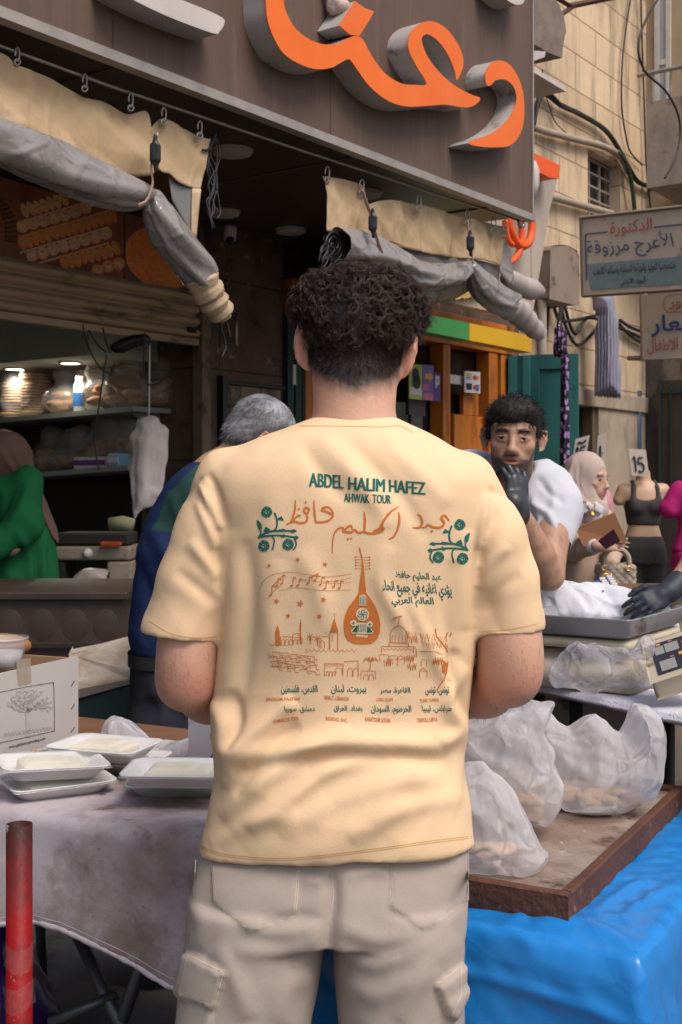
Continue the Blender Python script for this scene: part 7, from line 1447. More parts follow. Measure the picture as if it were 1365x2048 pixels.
# ================================================================== cheese table
ZT = .76; E0, E1 = Pz(0, 1622, ZT), Pz(410, 1690, ZT); ed = (E1 - E0) / np.linalg.norm(E1 - E0); en = np.array([-ed[1], ed[0], 0]); 
if en[1] < 0: en = -en
Ta, Tb = E0 - ed * .55, E1 + ed * .16
tbl = thing("market_table", "wooden topped folding table under the stained cloth", "table", (E0 + E1) / 2 * (1, 1, 0))
M_wt2 = mat("worn_brown_tabletop", (.20, .105, .060), .7, (.13, .065, .038), 5, .5, stretch=(1, 3, 1)); obj("tabletop", MB().box(Ta + en * .02 + (0, 0, -.030), (Tb - Ta), en * .86, (0, 0, .026)), M_wt2, tbl, bev=.004)
M_leg = mat("grey_steel_tube", (.13, .135, .145), .4, (.08, .08, .085), 10, metal=.5)
def leg(p, q, r=.014, nm="leg"): obj(nm, MB().tube([p, q], r, 8), M_leg, tbl, True)
lq = lambda u, v_, Y: P(u, v_, Y)
leg(lq(150, 1860, 2.75), lq(262, 2090, 2.55)); leg(lq(310, 1850, 2.55), lq(225, 2100, 2.6)); leg(lq(100, 2045, 2.62), lq(236, 1988, 2.62), .012, "brace"); leg(Ta + en * .7 + (0, 0, -.03), Ta + en * .75 + (0, 0, -.75)); leg(Tb + en * .7 + (0, 0, -.03), Tb + en * .75 + (0, 0, -.75))
HEM = np.array([(-400, 1815), (-100, 1835), (0, 1850), (70, 1846), (130, 1858), (190, 1886), (250, 1918), (310, 1956), (345, 1974), (385, 1985), (440, 1990), (520, 1990)], float)
rowsV = []; NU, NVt, NVd = 110, 18, 30
for i in range(NU):
    a = i / (NU - 1); e = Ta + (Tb - Ta) * a; row = []
    for j in range(NVt): row.append(e + en * (.42 - .40 * j / (NVt - 1)) + (0, 0, .004))
    uu = to_px(e[None])[0][0]; zh = HC - (np.interp(uu, HEM[:, 0], HEM[:, 1]) - VH) / FPX * (e[1] - .02)
    for k in range(4): q = (k + 1) / 4 * math.pi / 2; row.append(e + en * (.02 - .022 * math.sin(q)) + (0, 0, .004 - .022 * (1 - math.cos(q))))
    z1 = ZT - .018
    for j in range(1, NVd + 1): b = j / NVd; row.append(np.array([*(e - en * (.002 + .018 * b))[:2], z1 + (zh - z1) * b]))
    rowsV.append(row)
W_ = np.array(rowsV).reshape(-1, 3); dr = np.clip((ZT - W_[:, 2]) / .12, 0, 1)
W_ -= en * ((fbm(np.stack([W_ @ ed * 5, W_[:, 2] * 1.5, W_[:, 1] * 0], 1), 3, 4) * .075 + crease(W_, 6, 5, 3) * .010)[:, None] * dr[:, None]); W_[:, 2] += (fbm(W_ * 7, 2, 5) * .006 + .002) * (dr <= 0)
def x_cloth_grime(m, N, L, mp, last, b):
    for c, sc, th, so, am in (((.24, .175, .155), 2.2, .45, .09, .9), ((.17, .115, .095), 3.7, .58, .06, .7), ((.13, .085, .065), 7, .64, .05, .8), ((.09, .06, .045), 22, .69, .03, .9), ((.50, .46, .48), 6, .68, .06, .6)): last = x_spots(c, sc, th, so, (1, 1, 1), sc, am)(m, N, L, mp, last, b)
    return last
mb = MB(); mb.grid(W_, NU, NVt + 4 + NVd); cl = obj("tablecloth", mb, mat("stained_lilac_white_cloth", (.54, .475, .50), .95, (.44, .385, .40), 3, .5, spec=.08, bump=.10, bscale=220, extra=x_cloth_grime), None, True); tag(cl, "stained pale cloth draped over the cheese table", "tablecloth"); m_ = cl.modifiers.new("thickness", "SOLIDIFY"); m_.thickness = .004; m_.offset = 1
hm_ = MB(); hp = W_.reshape(NU, -1, 3)[:, -1]; hm_.tube(list(hp), list(.0055 + .002 * np.random.default_rng(3).random(NU)), 6); hm_.tube(list(W_.reshape(NU, -1, 3)[:, -3] - en * .003), .0016, 5); ROOTLOC[cl.name] = ROOTLOC[cl.name]; obj('hem', hm_, mat('frayed_white_hem', (.62, .58, .63), .95, (.42, .36, .37), 20), cl, True)
# trays of cheese
M_foam = mat("white_foam", (.70, .68, .68), .55, (.66, .64, .64), 30, spec=.3); M_chs = mat("pale_white_cheese", (.74, .70, .56), .5, (.68, .62, .46), 9, .5, sss=.2, bump=.2, bscale=25, extra=x_spots((.60, .60, .52), 12, .64, .05)); M_film = mat("cling_film", (.8, .8, .8), .08, (.7, .7, .7), 8, spec=.9, alpha=.22, bump=.5, bscale=14)
def rrect(a, b, r, n=6):
    q = []
    for cx, cy, s0 in ((a - r, b - r, 0), (-a + r, b - r, 1), (-a + r, -b + r, 2), (a - r, -b + r, 3)):
        for k in range(n + 1): t = (s0 + k / n) * math.pi / 2; q.append((cx + r * math.cos(t), cy + r * math.sin(t)))
    return q
def make_tray(lab, loc, rz):
    o = thing("cheese_tray", lab, "cheese tray", (0, 0, 0), "foam trays of white cheese")
    prof = [(.0, .0, .001), (.078, .050, .001), (.082, .054, .002), (.102, .074, .031), (.111, .083, .033), (.111, .083, .030), (.106, .078, .0285), (.086, .058, .006), (.0, .0, .005)]
    mb = MB(); pts = []
    for a, b, z in prof: pts += [(x, y, z) for x, y in rrect(max(a, .002), max(b, .002), min(.024, max(a, .002) * .4))]
    mb.grid(pts, len(prof), len(pts) // len(prof), True); obj("tray", mb, M_foam, o, True)
    v = Vox((-.1, -.08, 0), (.1, .08, .06), .004); v.rbox((0, 0, .019), (.066, .048, .0125), .008); v.rbox((-.012, .004, .029), (.045, .036, .007), .007, k=.004); V, Q = v.mesh(1); V = V + normals(V, Q) * (fbm(V * 40, 2, 3) * .005)[:, None]; obj("cheese", (V, Q), M_chs, o, True)
    v = Vox((-.13, -.10, 0), (.13, .10, .07), .005); v.rbox((0, 0, .022), (.1125, .0845, .0115), .006); v.rbox((-.004, .002, .027), (.066, .048, .0125), .012, k=.03); V, Q = v.mesh(1); V = V + normals(V, Q) * (crease(V, 18, 6, 5) * .007)[:, None]; keep = np.array([V[q][:, 2].max() > .030 for q in Q]); obj("film", (V, Q[keep]), M_film, o, True)
    o.location = tuple(map(float, loc)); o.rotation_euler = (0, 0, rz); return o
spots = [((114, 1592), .50, 0, "lowest tray of the cheese stack in front of the carton", 0), ((102, 1574), .42, .042, "upper tray of the cheese stack in front of the carton", .05), ((232, 1546), -.28, 0, "lower cheese tray of the stack before the crumpled white bag", 0), ((210, 1536), -.35, .042, "upper cheese tray of the stack before the crumpled white bag", 0), ((362, 1590), .02, 0, "lower cheese tray of the stack beside the yellow shirt", 0), ((360, 1590), -.05, .042, "upper cheese tray of the stack beside the yellow shirt", 0)]
tr0 = None
for (u, v_), rz, dz, lab, tl in spots:
    p = Pz(u, v_ + (22 if dz else 0) - 6, ZT + .006) + (0, 0, dz)
    if tr0 is None: tr0 = make_tray(lab, p, rz); keep_ = (p, rz)
    else: t_ = copy_thing(tr0, p, rz, lab); t_.rotation_euler[1] = tl
# carton
cb = thing("carton_box", "open pale grey carton with a tree emblem beside the cheese trays", "carton", Pz(100, 1520, ZT)); C0, C1 = Pz(0, 1556, ZT + .008), Pz(157, 1502, ZT + .008); cd = C1 - C0; C0 = C0 - cd * .55; cd = C1 - C0; cn_ = np.array([cd[1], -cd[0], 0]); cn_ /= np.linalg.norm(cn_); zt_ = 1.000 - ZT - .008
if cn_[1] > 0: cn_ = -cn_
dp = -cn_ * .24; M_ctn = mat("pale_grey_carton", (.46, .42, .40), .75, (.40, .365, .345), 4, .5, extra=x_spots((.33, .29, .27), 7, .66, .05)); M_kraft = mat("brown_kraft", (.36, .22, .13), .85, (.29, .17, .10), 8)
w = MB(); w.box(C0, cd, dp / .24 * .006, (0, 0, zt_)); obj("front_panel", w, M_ctn, cb); w = MB(); w.box(C1 - cd * .02 + dp / .24 * .0065, cd * .02, dp * .95, (0, 0, zt_ - .004)); w.box(C0 + dp, cd, dp / .24 * .006, (0, 0, zt_ + .002)); w.box(C0 + dp * .03, cd * .97, dp * .96, (0, 0, .006)); obj("side_panel", w, M_kraft, cb)
obj("flap", MB().prism([C0 + cd * .60 + dp + (0, 0, zt_ + .003), C0 + cd * .985 + dp + (0, 0, zt_ + .003), C0 + cd * .96 + dp * 1.2 + (0, 0, zt_ + .022), C0 + cd * .62 + dp * 1.2 + (0, 0, zt_ + .028)], (0, .004, .002)), M_kraft, cb)
def pc(x, y, off=.0012):                           # photo column and row -> carton face
    o_ = np.array([0, 0, HC]); r = P(x, y, 1.) - o_; k = ((C0 - o_) @ cn_) / (r @ cn_); return o_ + r * k + cn_ * off
def ZC(*q): return [(x * .3297, 1220 + y * .3297) for x, y in q]
ink = MB()
def sc_(w, pts, mbx=None, sm=3): 
    q = ZC(*pts); ribbon(mbx if mbx is not None else ink, [tuple(p) for p in smooth_path(q, sm)] if sm > 1 and len(pts) > 2 else q, w, pc, .0012, 8)
sc_(1.0, [(-60, 520), (0, 498), (300, 442), (320, 448), (326, 470), (330, 715), (322, 732), (300, 740), (0, 806), (-60, 820)], sm=3)
write_on(ink, "www.goldentreetrading.com", *(ZC((52, 0))[0][0], ZC((275, 0))[0][0]), *(ZC((0, 822))[0][1], ZC((0, 846))[0][1]), lambda a, b: pc(a, b, .0012), .012, 0, None, -18)
for y in (445, 585, 725): sc_(1.6, [(430, y + 18), (452, y - 16)], sm=1)
for i, x in enumerate((2, 118, 235, 350)): write_on(ink, "ISO 9001:2015", *(ZC((x - 2, 0))[0][0], ZC((x + 56, 0))[0][0]), *(ZC((0, 893 - i * 21))[0][1], ZC((0, 907 - i * 21))[0][1]), lambda a, b: pc(a, b, .003), .02, 0, None, -4)
obj("printed_line", ink, cm("carton_ink", (.06, .055, .06)), cb)
tre = MB(); gt = random.Random(9); sc_(9, [(170, 770), (172, 700), (168, 640), (176, 590)], tre)
for a in range(9):
    an = -2.9 + a * .33; x, y = 172, 620 - 6 * (a % 3); p1 = (x + 60 * math.cos(an), y + 60 * math.sin(an)); p2 = (x + 120 * math.cos(an + .15), y + 105 * math.sin(an + .15)); sc_([4, 1.6], [(x, y), p1, p2], tre)
    for k in range(3):
        cx, cy = x + (55 + k * 36) * math.cos(an + .1 * k), y + (55 + k * 30) * math.sin(an + .1 * k); rr_ = 13 + k * 3; sc_(1.7, [(cx + rr_ * (1 - i * .12) * math.cos(i * .9 + a), cy + rr_ * (1 - i * .12) * math.sin(i * .9 + a)) for i in range(7)], tre, 2)
        shape(tre, ZC(*[(cx + 18 + 9 * math.cos(t + a), cy - 12 + 4 * math.sin(t * 1) + 3 * math.cos(t)) for t in np.linspace(0, 6.28, 7)[:-1]]), pc, .0012, 20)
for a in range(14): x = 20 + a * 21; sc_(1.6, [(x, 770 - a * 3), (x + 12, 745 - a * 3), (x + 20, 765 - a * 3)], tre)
obj("printed_tree", tre, cm("carton_emblem_grey", (.43, .39, .372)), cb); wl, dt = MB(), MB()
for i, x in enumerate((-35, 80, 196, 310)):
    y = 872 - i * 22 + (3 if i == 0 else 0); q = ZC((x, y + 22), (x + 100, y), (x + 100, y + 34), (x, y + 56)); wl.add([pc(a, b, .0016) for a, b in q], [(0, 1, 2, 3)]); shape(dt, ZC(*[(x + 18 + 13 * math.cos(t), y + 34 + 15 * math.sin(t)) for t in np.linspace(0, 6.28, 13)[:-1]]), pc, .0024, 20)
obj("printed_badge", wl, Cw, cb); obj("printed_seal", dt, Cy, cb)
obj("tape", MB().add([pc(a, b, .002) for a, b in ZC((95, 305), (182, 290), (190, 440), (110, 460))], [(0, 1, 2, 3)]), mat("clear_brown_tape", (.36, .29, .22), .25, (.42, .36, .30), 40, alpha=.6), cb)
q = C0 + cd * .50 + dp * .22 + np.array([0, 0, zt_ + .003]); tb_ = thing("plastic_tub", "clear round plastic tub with lid standing on the carton", "tub", q); M_clr = mat("clear_tub_plastic", (.62, .60, .60), .12, (.5, .49, .49), 9, spec=.8, alpha=.38)
obj("tub", MB().lathe(q, [(1e-4, .002), (.050, .002), (.057, .05), (.060, .052), (.060, .056)], 32), M_clr, tb_, True); obj("lid", MB().lathe(q + (0, 0, .057), [(1e-4, .0), (.050, .0), (.053, .006), (.064, .006), (.065, .011), (.062, .011)], 32), M_clr, tb_, True); obj("contents", MB().lathe(q, [(1e-4, .004), (.046, .004), (.052, .036), (1e-4, .040)], 24), M_foam, tb_, True)
vx = Vox(*box_of(-70, 80, 1225, 1330, 3.0, .15), .007); vx.ell(P(-4, 1292, 3.05), (.085, .06, .032)); V, Q = vx.mesh(1); o = obj("bread_loaf", (V, Q), M_bread, None, True); tag(o, "round brown loaf peeking out behind the plastic tub", "bread")
wb = thing("white_box", "white printed box half hidden behind the yellow shirt's arm", "box", Pz(410, 1545, ZT)); a_, b_ = Pz(377, 1532, ZT + .006), Pz(500, 1560, ZT + .006); d_ = b_ - a_; n_ = np.array([-d_[1], d_[0], 0]); n_ = n_ / np.linalg.norm(n_); n_ = n_ if n_[1] > 0 else -n_
obj("carton", MB().box(a_, d_, n_ * .14, (0, 0, .165)), mat("pale_lilac_card", (.52, .49, .54), .6, (.47, .44, .49), 5), wb)
def pw(x, y, off=.0015): o_ = np.array([0, 0, HC]); r = P(x, y, 1.) - o_; k = ((a_ - o_) @ n_) / (r @ n_); return o_ + r * k - n_ * off
mk = MB(); shape(mk, [(431 + 9 * math.cos(t), 1517 + 10 * math.sin(t)) for t in np.linspace(0, 6.28, 20)[:-1]], pw, .0015, 12); ribbon(mk, [(423, 1538), (424, 1530)], 1.5, pw); ribbon(mk, [(424, 1462), (422, 1476), (428, 1484), (436, 1482)], 1.2, pw); obj("printed_mark", mk, Ck, wb)
obj("printed_digit", write_on(MB(), "6", 427, 435, 1509, 1518, lambda x, y: pw(x, y, .003), .02).add([pw(426, 1521, .003), pw(436, 1521, .003), pw(436, 1523, .003), pw(426, 1523, .003)], [(0, 1, 2, 3)]), Cw, wb)
M_film2 = film("thin_white_plastic", (.82, .81, .85), .45, .3, .5, 40, .22)
def crumple(name, lab, cat, px, Y, dep, m, zb=None, cr=.03, fr=8, seed=3, h=.008, hole=None, grp=None, root=None, tilt=0, part=None, cut=None):
    px = [tuple(q) for q in px]; us = [q[0] for q in px]; vs_ = [q[1] for q in px]
    vx = Vox(*box_of(min(us) - 25, max(us) + 25, min(vs_) - 25, max(vs_) + 25, Y, dep + .07), h); vx.inflate([P(a, b, Y)[[0, 2]] for a, b in px], Y, dep, tilt=tilt)
    for hq in hole or (): vx.ell(*hq)
    V, Q = vx.mesh(1); N_ = normals(V, Q); V = V + N_ * (crease(V * np.array([1, 1, .45]), fr * 1.3, 4, seed) * cr * 1.3 + crease(V * np.array([1, 1, .6]), fr * 3.0, 3, seed + 3) * cr * .5)[:, None]
    if cut is not None:
        cc = V[Q].mean(1); uu, vv = to_px(cc); kk = np.zeros(len(Q), bool)
        for pg, front in cut: kk |= (poly_sdf(np.array(pg, float), uu, vv) < 0) & ((cc[:, 1] < Y) if front else True)
        Q = Q[~kk]
    if zb is not None: V[:, 2] = np.maximum(V[:, 2], zb)
    o = obj(part or name, (V, Q), m, root, True)
    return o if root is not None else tag(o, lab, cat, grp)
crumple("plastic_bag", "crumpled white plastic bag lying between the carton and the white box", "bag", [(206, 1475), (215, 1445), (226, 1434), (262, 1444), (292, 1462), (306, 1480), (335, 1478), (380, 1470), (395, 1500), (385, 1526), (330, 1532), (260, 1520), (214, 1500)], 2.98, .075, M_film2, ZT + .004, .035, 9, 3, .006)
# pole, purple bag, litter
rpz = P(39, 1648, 2.12); pl_ = thing("bollard_pole", "chipped red steel pole with a blackened open top before the cloth", "pole", rpz * (1, 1, 0)); R0 = 26 / FPX * 2.12
def x_polish(m, N, L, mp, last, b):
    sp = N.new("ShaderNodeSeparateXYZ"); L.new(mp.outputs[0], sp.inputs[0]); nz = N.new("ShaderNodeTexNoise"); nz.inputs["Scale"].default_value = 28; L.new(mp.outputs[0], nz.inputs["Vector"]); ad = N.new("ShaderNodeMath"); ad.operation = "MULTIPLY_ADD"; ad.inputs[1].default_value = .12; L.new(nz.outputs["Fac"], ad.inputs[0]); L.new(sp.outputs[2], ad.inputs[2])
    rp = N.new("ShaderNodeMapRange"); rp.inputs[1].default_value = rpz[2] - .10; rp.inputs[2].default_value = rpz[2] + .07; L.new(ad.outputs[0], rp.inputs[0]); return x_mix(N, L, rp.outputs[0], last, (.028, .016, .014, 1))
M_pole = mat("chipped_red_paint", (.30, .006, .008), .5, (.22, .005, .007), 6, .5, spec=.2, bump=.2, bscale=60, extra=chain(x_spots((.10, .02, .02), 5, .58, .08), x_polish, x_spots((.36, .33, .31), 16, .635, .02, (1, 1, .6))))
obj("tube", MB().lathe(rpz * (1, 1, 0), [(R0, 0), (R0, rpz[2]), (R0 * .86, rpz[2]), (R0 * .86, rpz[2] - .3)], 32), M_pole, pl_, True)
M_tape = mat("torn_clear_tape", (.55, .50, .47), .25, (.45, .40, .38), 30, spec=.6, alpha=.08)
for v0, v1, sd in ((1885, 1932, 1), (1962, 2012, 2)):
    mb = MB(); n = 40; pts = []
    for j in range(8):
        for i in range(n): t = i / n * 2 * math.pi; r = R0 + .002 + .004 * abs(math.sin(3 * t + j * .8 + sd)) * (.5 + .5 * math.sin(7 * t + j)); z = HC - (v0 + (v1 - v0) * j / 7 - VH) / FPX * 2.12 + .006 * math.sin(2 * t + sd); pts.append((rpz[0] + r * math.cos(t), rpz[1] + r * math.sin(t), z))
    mb.grid(pts, 8, n, True); obj("tape_wrap", mb, M_tape, pl_, True)
crumple("rubbish_bag", "purple rubbish bag slumped under the cheese table behind the red pole", "bag", [(-60, 1850), (0, 1838), (40, 1860), (75, 1920), (105, 1990), (122, 2060), (115, 2200), (-60, 2230)], 2.85, .16, mat("purple_film", (.045, .018, .13), .3, (.03, .012, .09), 6, spec=.6), .004, .04, 7, 5, .012)
o = obj("paper_scrap", MB().prism([P(272, 1940, 3.0), P(292, 1936, 3.0), P(290, 1946, 3.0), P(272, 1947, 3.0)], (0, .004, .0)), Cw, None); o.location.z = .014; tag(o, "tiny white paper scrap on the dark ground under the table", "paper")
# ================================================================== blue covered table, wooden tray and bags
ZB = .66; K0 = Pz(1286, 1916, ZB); ax_, ay_ = np.array([-.878, .478, 0]), np.array([.478, .878, 0])
bl = thing("covered_table", "low table wrapped in bright blue plastic sheet", "table", K0 * (1, 1, 0)); WT, DT = .64, 1.05
lg_ = MB()
for a, b in ((.06, .08), (WT - .06, .08), (.06, DT - .08), (WT - .06, DT - .08)):
    q = K0 + ax_ * a + ay_ * b; obj("leg", MB().tube([q * (1, 1, 0), q * (1, 1, 0) + (0, 0, ZB - .06)], .02, 8), M_leg, bl, True)
obj("tabletop", MB().box(K0 + ax_ * .02 + ay_ * .02 + (0, 0, -.05), ax_ * (WT - .04), ay_ * (DT - .04), (0, 0, .04)), M_wt2, bl)
# the sheet: a skirted box with rounded shoulders, then creased
NS = 420; per = []
def around(i):                                     # ring round the table edge, corner rounded
    L = [WT, DT, WT, DT]; s_ = i / NS * sum(L); c = [K0 + ax_ * WT, K0, K0 + ay_ * DT, K0 + ay_ * DT + ax_ * WT]; d = [-ax_, ay_, ax_, -ay_]; n = [-ay_, -ax_, ay_, ax_]
    for k in range(4):
        if s_ <= L[k] or k == 3: 
            m = c[k] + d[k] * s_; e0, e1 = min(s_, .5), min(L[k] - s_, .5); nn_ = n[k] + (n[k - 1] * max(0, .5 - e0 / .05) if e0 < .025 else 0) + (n[(k + 1) % 4] * max(0, .5 - e1 / .05) if e1 < .025 else 0); return m, nn_ / np.linalg.norm(nn_)
        s_ -= L[k]
ctr = K0 + ax_ * WT / 2 + ay_ * DT / 2; pts = []; lev = [("t", f) for f in np.linspace(.0, .925, 70)] + [("r", k) for k in np.linspace(0, 1, 5)] + [("d", f) for f in np.linspace(.03, 1, 70)]
for kind, f in lev:
    for i in range(NS):
        m, n_ = around(i)
        if kind == "t": q = ctr + (m - ctr) * f
        elif kind == "r": t = f * math.pi / 2; q = m - n_ * .018 * (1 - math.sin(t)) - np.array([0, 0, .018 * (1 - math.cos(t))])
        else: q = m + n_ * (.006 + .05 * f) - np.array([0, 0, .018 + (ZB - .05) * f])
        pts.append(q)
V = np.array(pts); mb = MB(); mb.grid(V, len(lev), NS, True); Q = np.array(mb.f); N_ = normals(V, Q); N_ *= np.where(((V - ctr - (0, 0, -.3)) * N_).sum(1).mean() < 0, -1, 1); side = np.clip((ZB - V[:, 2]) / .10, 0, 1)
uu, vv = to_px(V); fl = folds(uu, vv, [([(900, 1938), (1000, 1962), (1130, 2000), (1270, 2050)], 9, .012), ([(1235, 1900), (1262, 1960), (1290, 2060)], 12, .005), ([(1000, 1850), (1040, 1840), (1075, 1800), (1120, 1830)], 8, .008), ([(1060, 1860), (1150, 1845), (1240, 1880), (1275, 1912)], 14, .008), ([(1120, 1900), (1200, 1890), (1270, 1905)], 8, -.006), ([(960, 1880), (1030, 1870), (1080, 1900)], 10, .006), ([(1180, 1830), (1240, 1790), (1300, 1760)], 9, .006), ([(1240, 1840), (1300, 1800), (1365, 1770)], 10, .007)]) 
V = V + N_ * (crease(V, 6, 5, 6) * (.018 + .024 * side) + crease(V, 16, 3, 9) * .014 + crease(V, 45, 4, 2) * .004 + fbm(V * 3, 3, 4) * .03 * side + fl + .004)[:, None]; V = lap(lap(V, Q, .5), Q, .4); V[:, 2] = np.maximum(V[:, 2], .012); mb.v = [tuple(q) for q in V]
o = obj("blue_sheet", mb, mat("bright_blue_plastic_sheet", (.012, .215, .60), .28, (.010, .165, .49), 3, .5, spec=.5, extra=x_crinkle(9, .05, (1, .5, 1), .05)), None, True); tag(o, "crinkled bright blue plastic sheet over the low table", "sheet")
ZK = .715; D0 = Pz(1137, 1790, ZK); tx_, ty_ = np.array([-.874, .486, 0]), np.array([.480, .877, 0]); TW, TL, TH = .66, .86, .052
M_old_wood = mat("worn_grey_brown_board", (.27, .20, .155), .8, (.155, .105, .078), 7, .45, bump=.4, bscale=70, stretch=(1, 1, 1), extra=chain(x_spots((.33, .27, .23), 5, .58, .10), x_spots((.07, .04, .028), 9, .62, .05), x_spots((.42, .36, .31), 30, .68, .03)))
M_rim = mat("dark_worn_wood_rim", (.125, .052, .030), .7, (.070, .030, .019), 8, .5, bump=.5, bscale=60, extra=x_spots((.26, .15, .10), 24, .66, .04))
wt = thing("wooden_tray", "large worn wooden baker's tray jutting over the blue sheet", "tray", D0 + (0, 0, -TH))
obj("board", MB().box(D0 + tx_ * .022 + ty_ * .022 + (0, 0, -TH + .004), tx_ * (TW - .044), ty_ * (TL - .044), (0, 0, TH - .016)), M_old_wood, wt)
def rim(a, d, n, L):
    mb = MB(); NU2 = 40; prof = [(0, -TH), (0, -.003), (.004, .0), (.018, .0), (.0215, -.004), (.0215, -TH)]; pts = []
    for i in range(NU2):
        for x, z in prof: pts.append(a + d * (L * i / (NU2 - 1)) + n * x + (0, 0, z))
    V = np.array(pts); V += (np.stack([fbm(V * 30 + k * 9, 2, k) for k in range(3)], 1)) * .0035; mb.grid(V, NU2, len(prof), True); k = len(prof); mb.f += [tuple(range(k)), tuple(range((NU2 - 1) * k, NU2 * k))[::-1]]; obj("rim", mb, M_rim, wt)
rim(D0, tx_, ty_, TW); rim(D0 + ty_ * .022, ty_, tx_, TL - .022); rim(D0 + ty_ * (TL - .0215) + tx_ * .022, tx_, ty_, TW - .022); rim(D0 + tx_ * (TW - .0215) + ty_ * .022, ty_, tx_, TL - .045)
M_wbag = film("milky_carrier_bag", (.84, .81, .83), .38, .28, .5, 40, .22); M_past = mat("pale_pastry", (.62, .45, .29), .75, (.42, .26, .15), 14, .5, bump=.3, bscale=50)
def pastry_bag(lab, px, Y, dep, seed, inner, cut=None, hole=None):
    px = [tuple(q) for q in px]; us, vs_ = [q[0] for q in px], [q[1] for q in px]; c = P(np.mean(us), max(vs_), Y); o = thing("pastry_bag", lab, "bag", c, "milky bags of pastries on the wooden tray")
    crumple("bag", "", "", px, Y, dep, M_wbag, ZK - .010, .030, 8, seed, .0055, hole, None, o, cut=cut); g = np.random.default_rng(seed)
    vx = Vox(P(min(us), max(vs_), Y) - .14, P(max(us), min(vs_), Y) + .14, .0065)
    for (u, v_, r) in inner:
        p = P(u, v_, Y); p[2] = max(p[2], ZK + .012); p[1] += g.uniform(-.35, .25) * dep; p[2] = ZK + .010 + (p[2] - ZK) * .5; vx.ell(p, (r * .95, r * .55, r * .5), k=.004)
    V, Q = vx.mesh(1); obj("pastry", (V, Q), M_past, o, True); u0 = np.mean([q[0] for q in inner]); p = P(u0, 1, Y); q = []
    hw = (max(q_[0] for q_ in inner) - min(q_[0] for q_ in inner)) / 2 / FPX * Y * .5
    mb = MB(); pts = []
    for a, b, z in ((.6, .6, 0), (.85, .8, .001), (1, 1, .022), (.97, .96, .022), (.8, .75, .004), (.4, .4, .003)): pts += [(p[0] + x, Y + y * .6, ZK - .006 + z) for x, y in rrect(hw * a, dep * .8 * b, .02)]
    mb.grid(pts, 6, len(pts) // 6, True); obj("foam_tray", mb, M_foam, o, True)
pastry_bag("milky pastry bag with an open looped handle at the back of the wooden tray", [(1050, 1470), (1062, 1432), (1086, 1416), (1104, 1440), (1112, 1446), (1136, 1454), (1164, 1436), (1190, 1424), (1214, 1432), (1230, 1458), (1242, 1466), (1252, 1446), (1258, 1422), (1270, 1404), (1296, 1410), (1318, 1440), (1330, 1480), (1322, 1555), (1298, 1590), (1250, 1620), (1190, 1636), (1120, 1626), (1085, 1570)], 2.66, .13, 4, [(1120 + 20 * (i % 8), 1600 - 12 * (i // 8), .022) for i in range(24)])
pastry_bag("milky pastry bag standing behind the slumped one beside the yellow shirt", [(880, 1440), (930, 1424), (990, 1412), (1050, 1408), (1090, 1402), (1112, 1406), (1098, 1430), (1092, 1462), (1108, 1510), (1128, 1585), (1124, 1618), (1092, 1652), (1050, 1640), (960, 1620), (880, 1600)], 2.48, .12, 7, [(1008 + 15 * (i % 5), 1612 - 16 * (i // 5), .021) for i in range(25)])
pastry_bag("slumped milky pastry bag at the front edge of the wooden tray", [(870, 1560), (930, 1535), (962, 1530), (1000, 1556), (1032, 1600), (1060, 1648), (1084, 1688), (1107, 1704), (1098, 1722), (1060, 1750), (1030, 1763), (985, 1756), (930, 1752), (870, 1752)], 2.27, .10, 9, [(940 + 26 * (i % 4), 1716 - 20 * (i // 4), .020) for i in range(8)])
# ================================================================== scale table
ZS = .88; G0, G1 = Pz(1060, 1366, ZS), Pz(1400, 1442, ZS); gd = (G1 - G0) / np.linalg.norm(G1 - G0); gn = np.array([-gd[1], gd[0], 0]); gn = gn if gn[1] > 0 else -gn; G0 = G0 - gd * .35; G1 = G1 + gd * .35
st_ = thing("serving_table", "plywood serving table carrying the weighing scale", "table", (G0 + G1) / 2 * (1, 1, 0)); Lg = np.linalg.norm(G1 - G0)
obj("tabletop", MB().box(G0 + (0, 0, -.022), gd * Lg, gn * .5, (0, 0, .020)), mat("plywood_edge", (.36, .24, .15), .7, (.26, .16, .10), 9, stretch=(1, 1, 8)), st_, bev=.003)
for a in (.22, .34, .52, .70, .9):
    for b in (.08, .42): q = G0 + gd * Lg * a + gn * b; obj("leg", MB().tube([q * (1, 1, 0), q + (0, 0, -.024)], .018, 8), M_dark if a < .6 else M_leg, st_, True)
pts = []; NU3 = 90; tw = [0, .04, .08, .12, .16, .20]
U_ = np.linspace(1074, 1460, NU3); HM = np.array([(1074, 1374), (1100, 1380), (1160, 1396), (1230, 1408), (1290, 1406), (1330, 1416), (1365, 1428), (1460, 1470)], float)
for i, uq in enumerate(U_):
    e = Pz(uq, np.interp(uq, [1060, 1400, 1460], [1366, 1442, 1456]) , ZS); hv_ = np.interp(uq, HM[:, 0], HM[:, 1]) + 2.2 * math.sin(i * 2.1) + 1.5 * math.sin(i * 5.3); zh = HC - (hv_ - VH) / FPX * (e[1] - .015)
    for b in (.32, .25, .18, .12, .06, .02): pts.append(e + gn * b + (0, 0, .006))
    for k in range(5): b = k / 4; pts.append(e - gn * (.004 + .012 * b) + (0, 0, .004 + (min(zh, ZS - .01) - ZS - .004) * b))
V = np.array(pts); V[:, 2] += fbm(V * 12, 2, 5) * .010; V -= gn * (fbm(V * 10, 2, 3) * .012)[:, None]; mb = MB(); mb.grid(V, NU3, 11); tw_ = obj("white_towel", mb, mat("white_terry_towel", (.66, .65, .72), .95, (.60, .59, .66), 30, bump=.6, bscale=160, spec=.05), None, True); tag(tw_, "white terry towel hanging over the edge of the serving table", "towel"); m_ = tw_.modifiers.new("thickness", "SOLIDIFY"); m_.thickness = .006
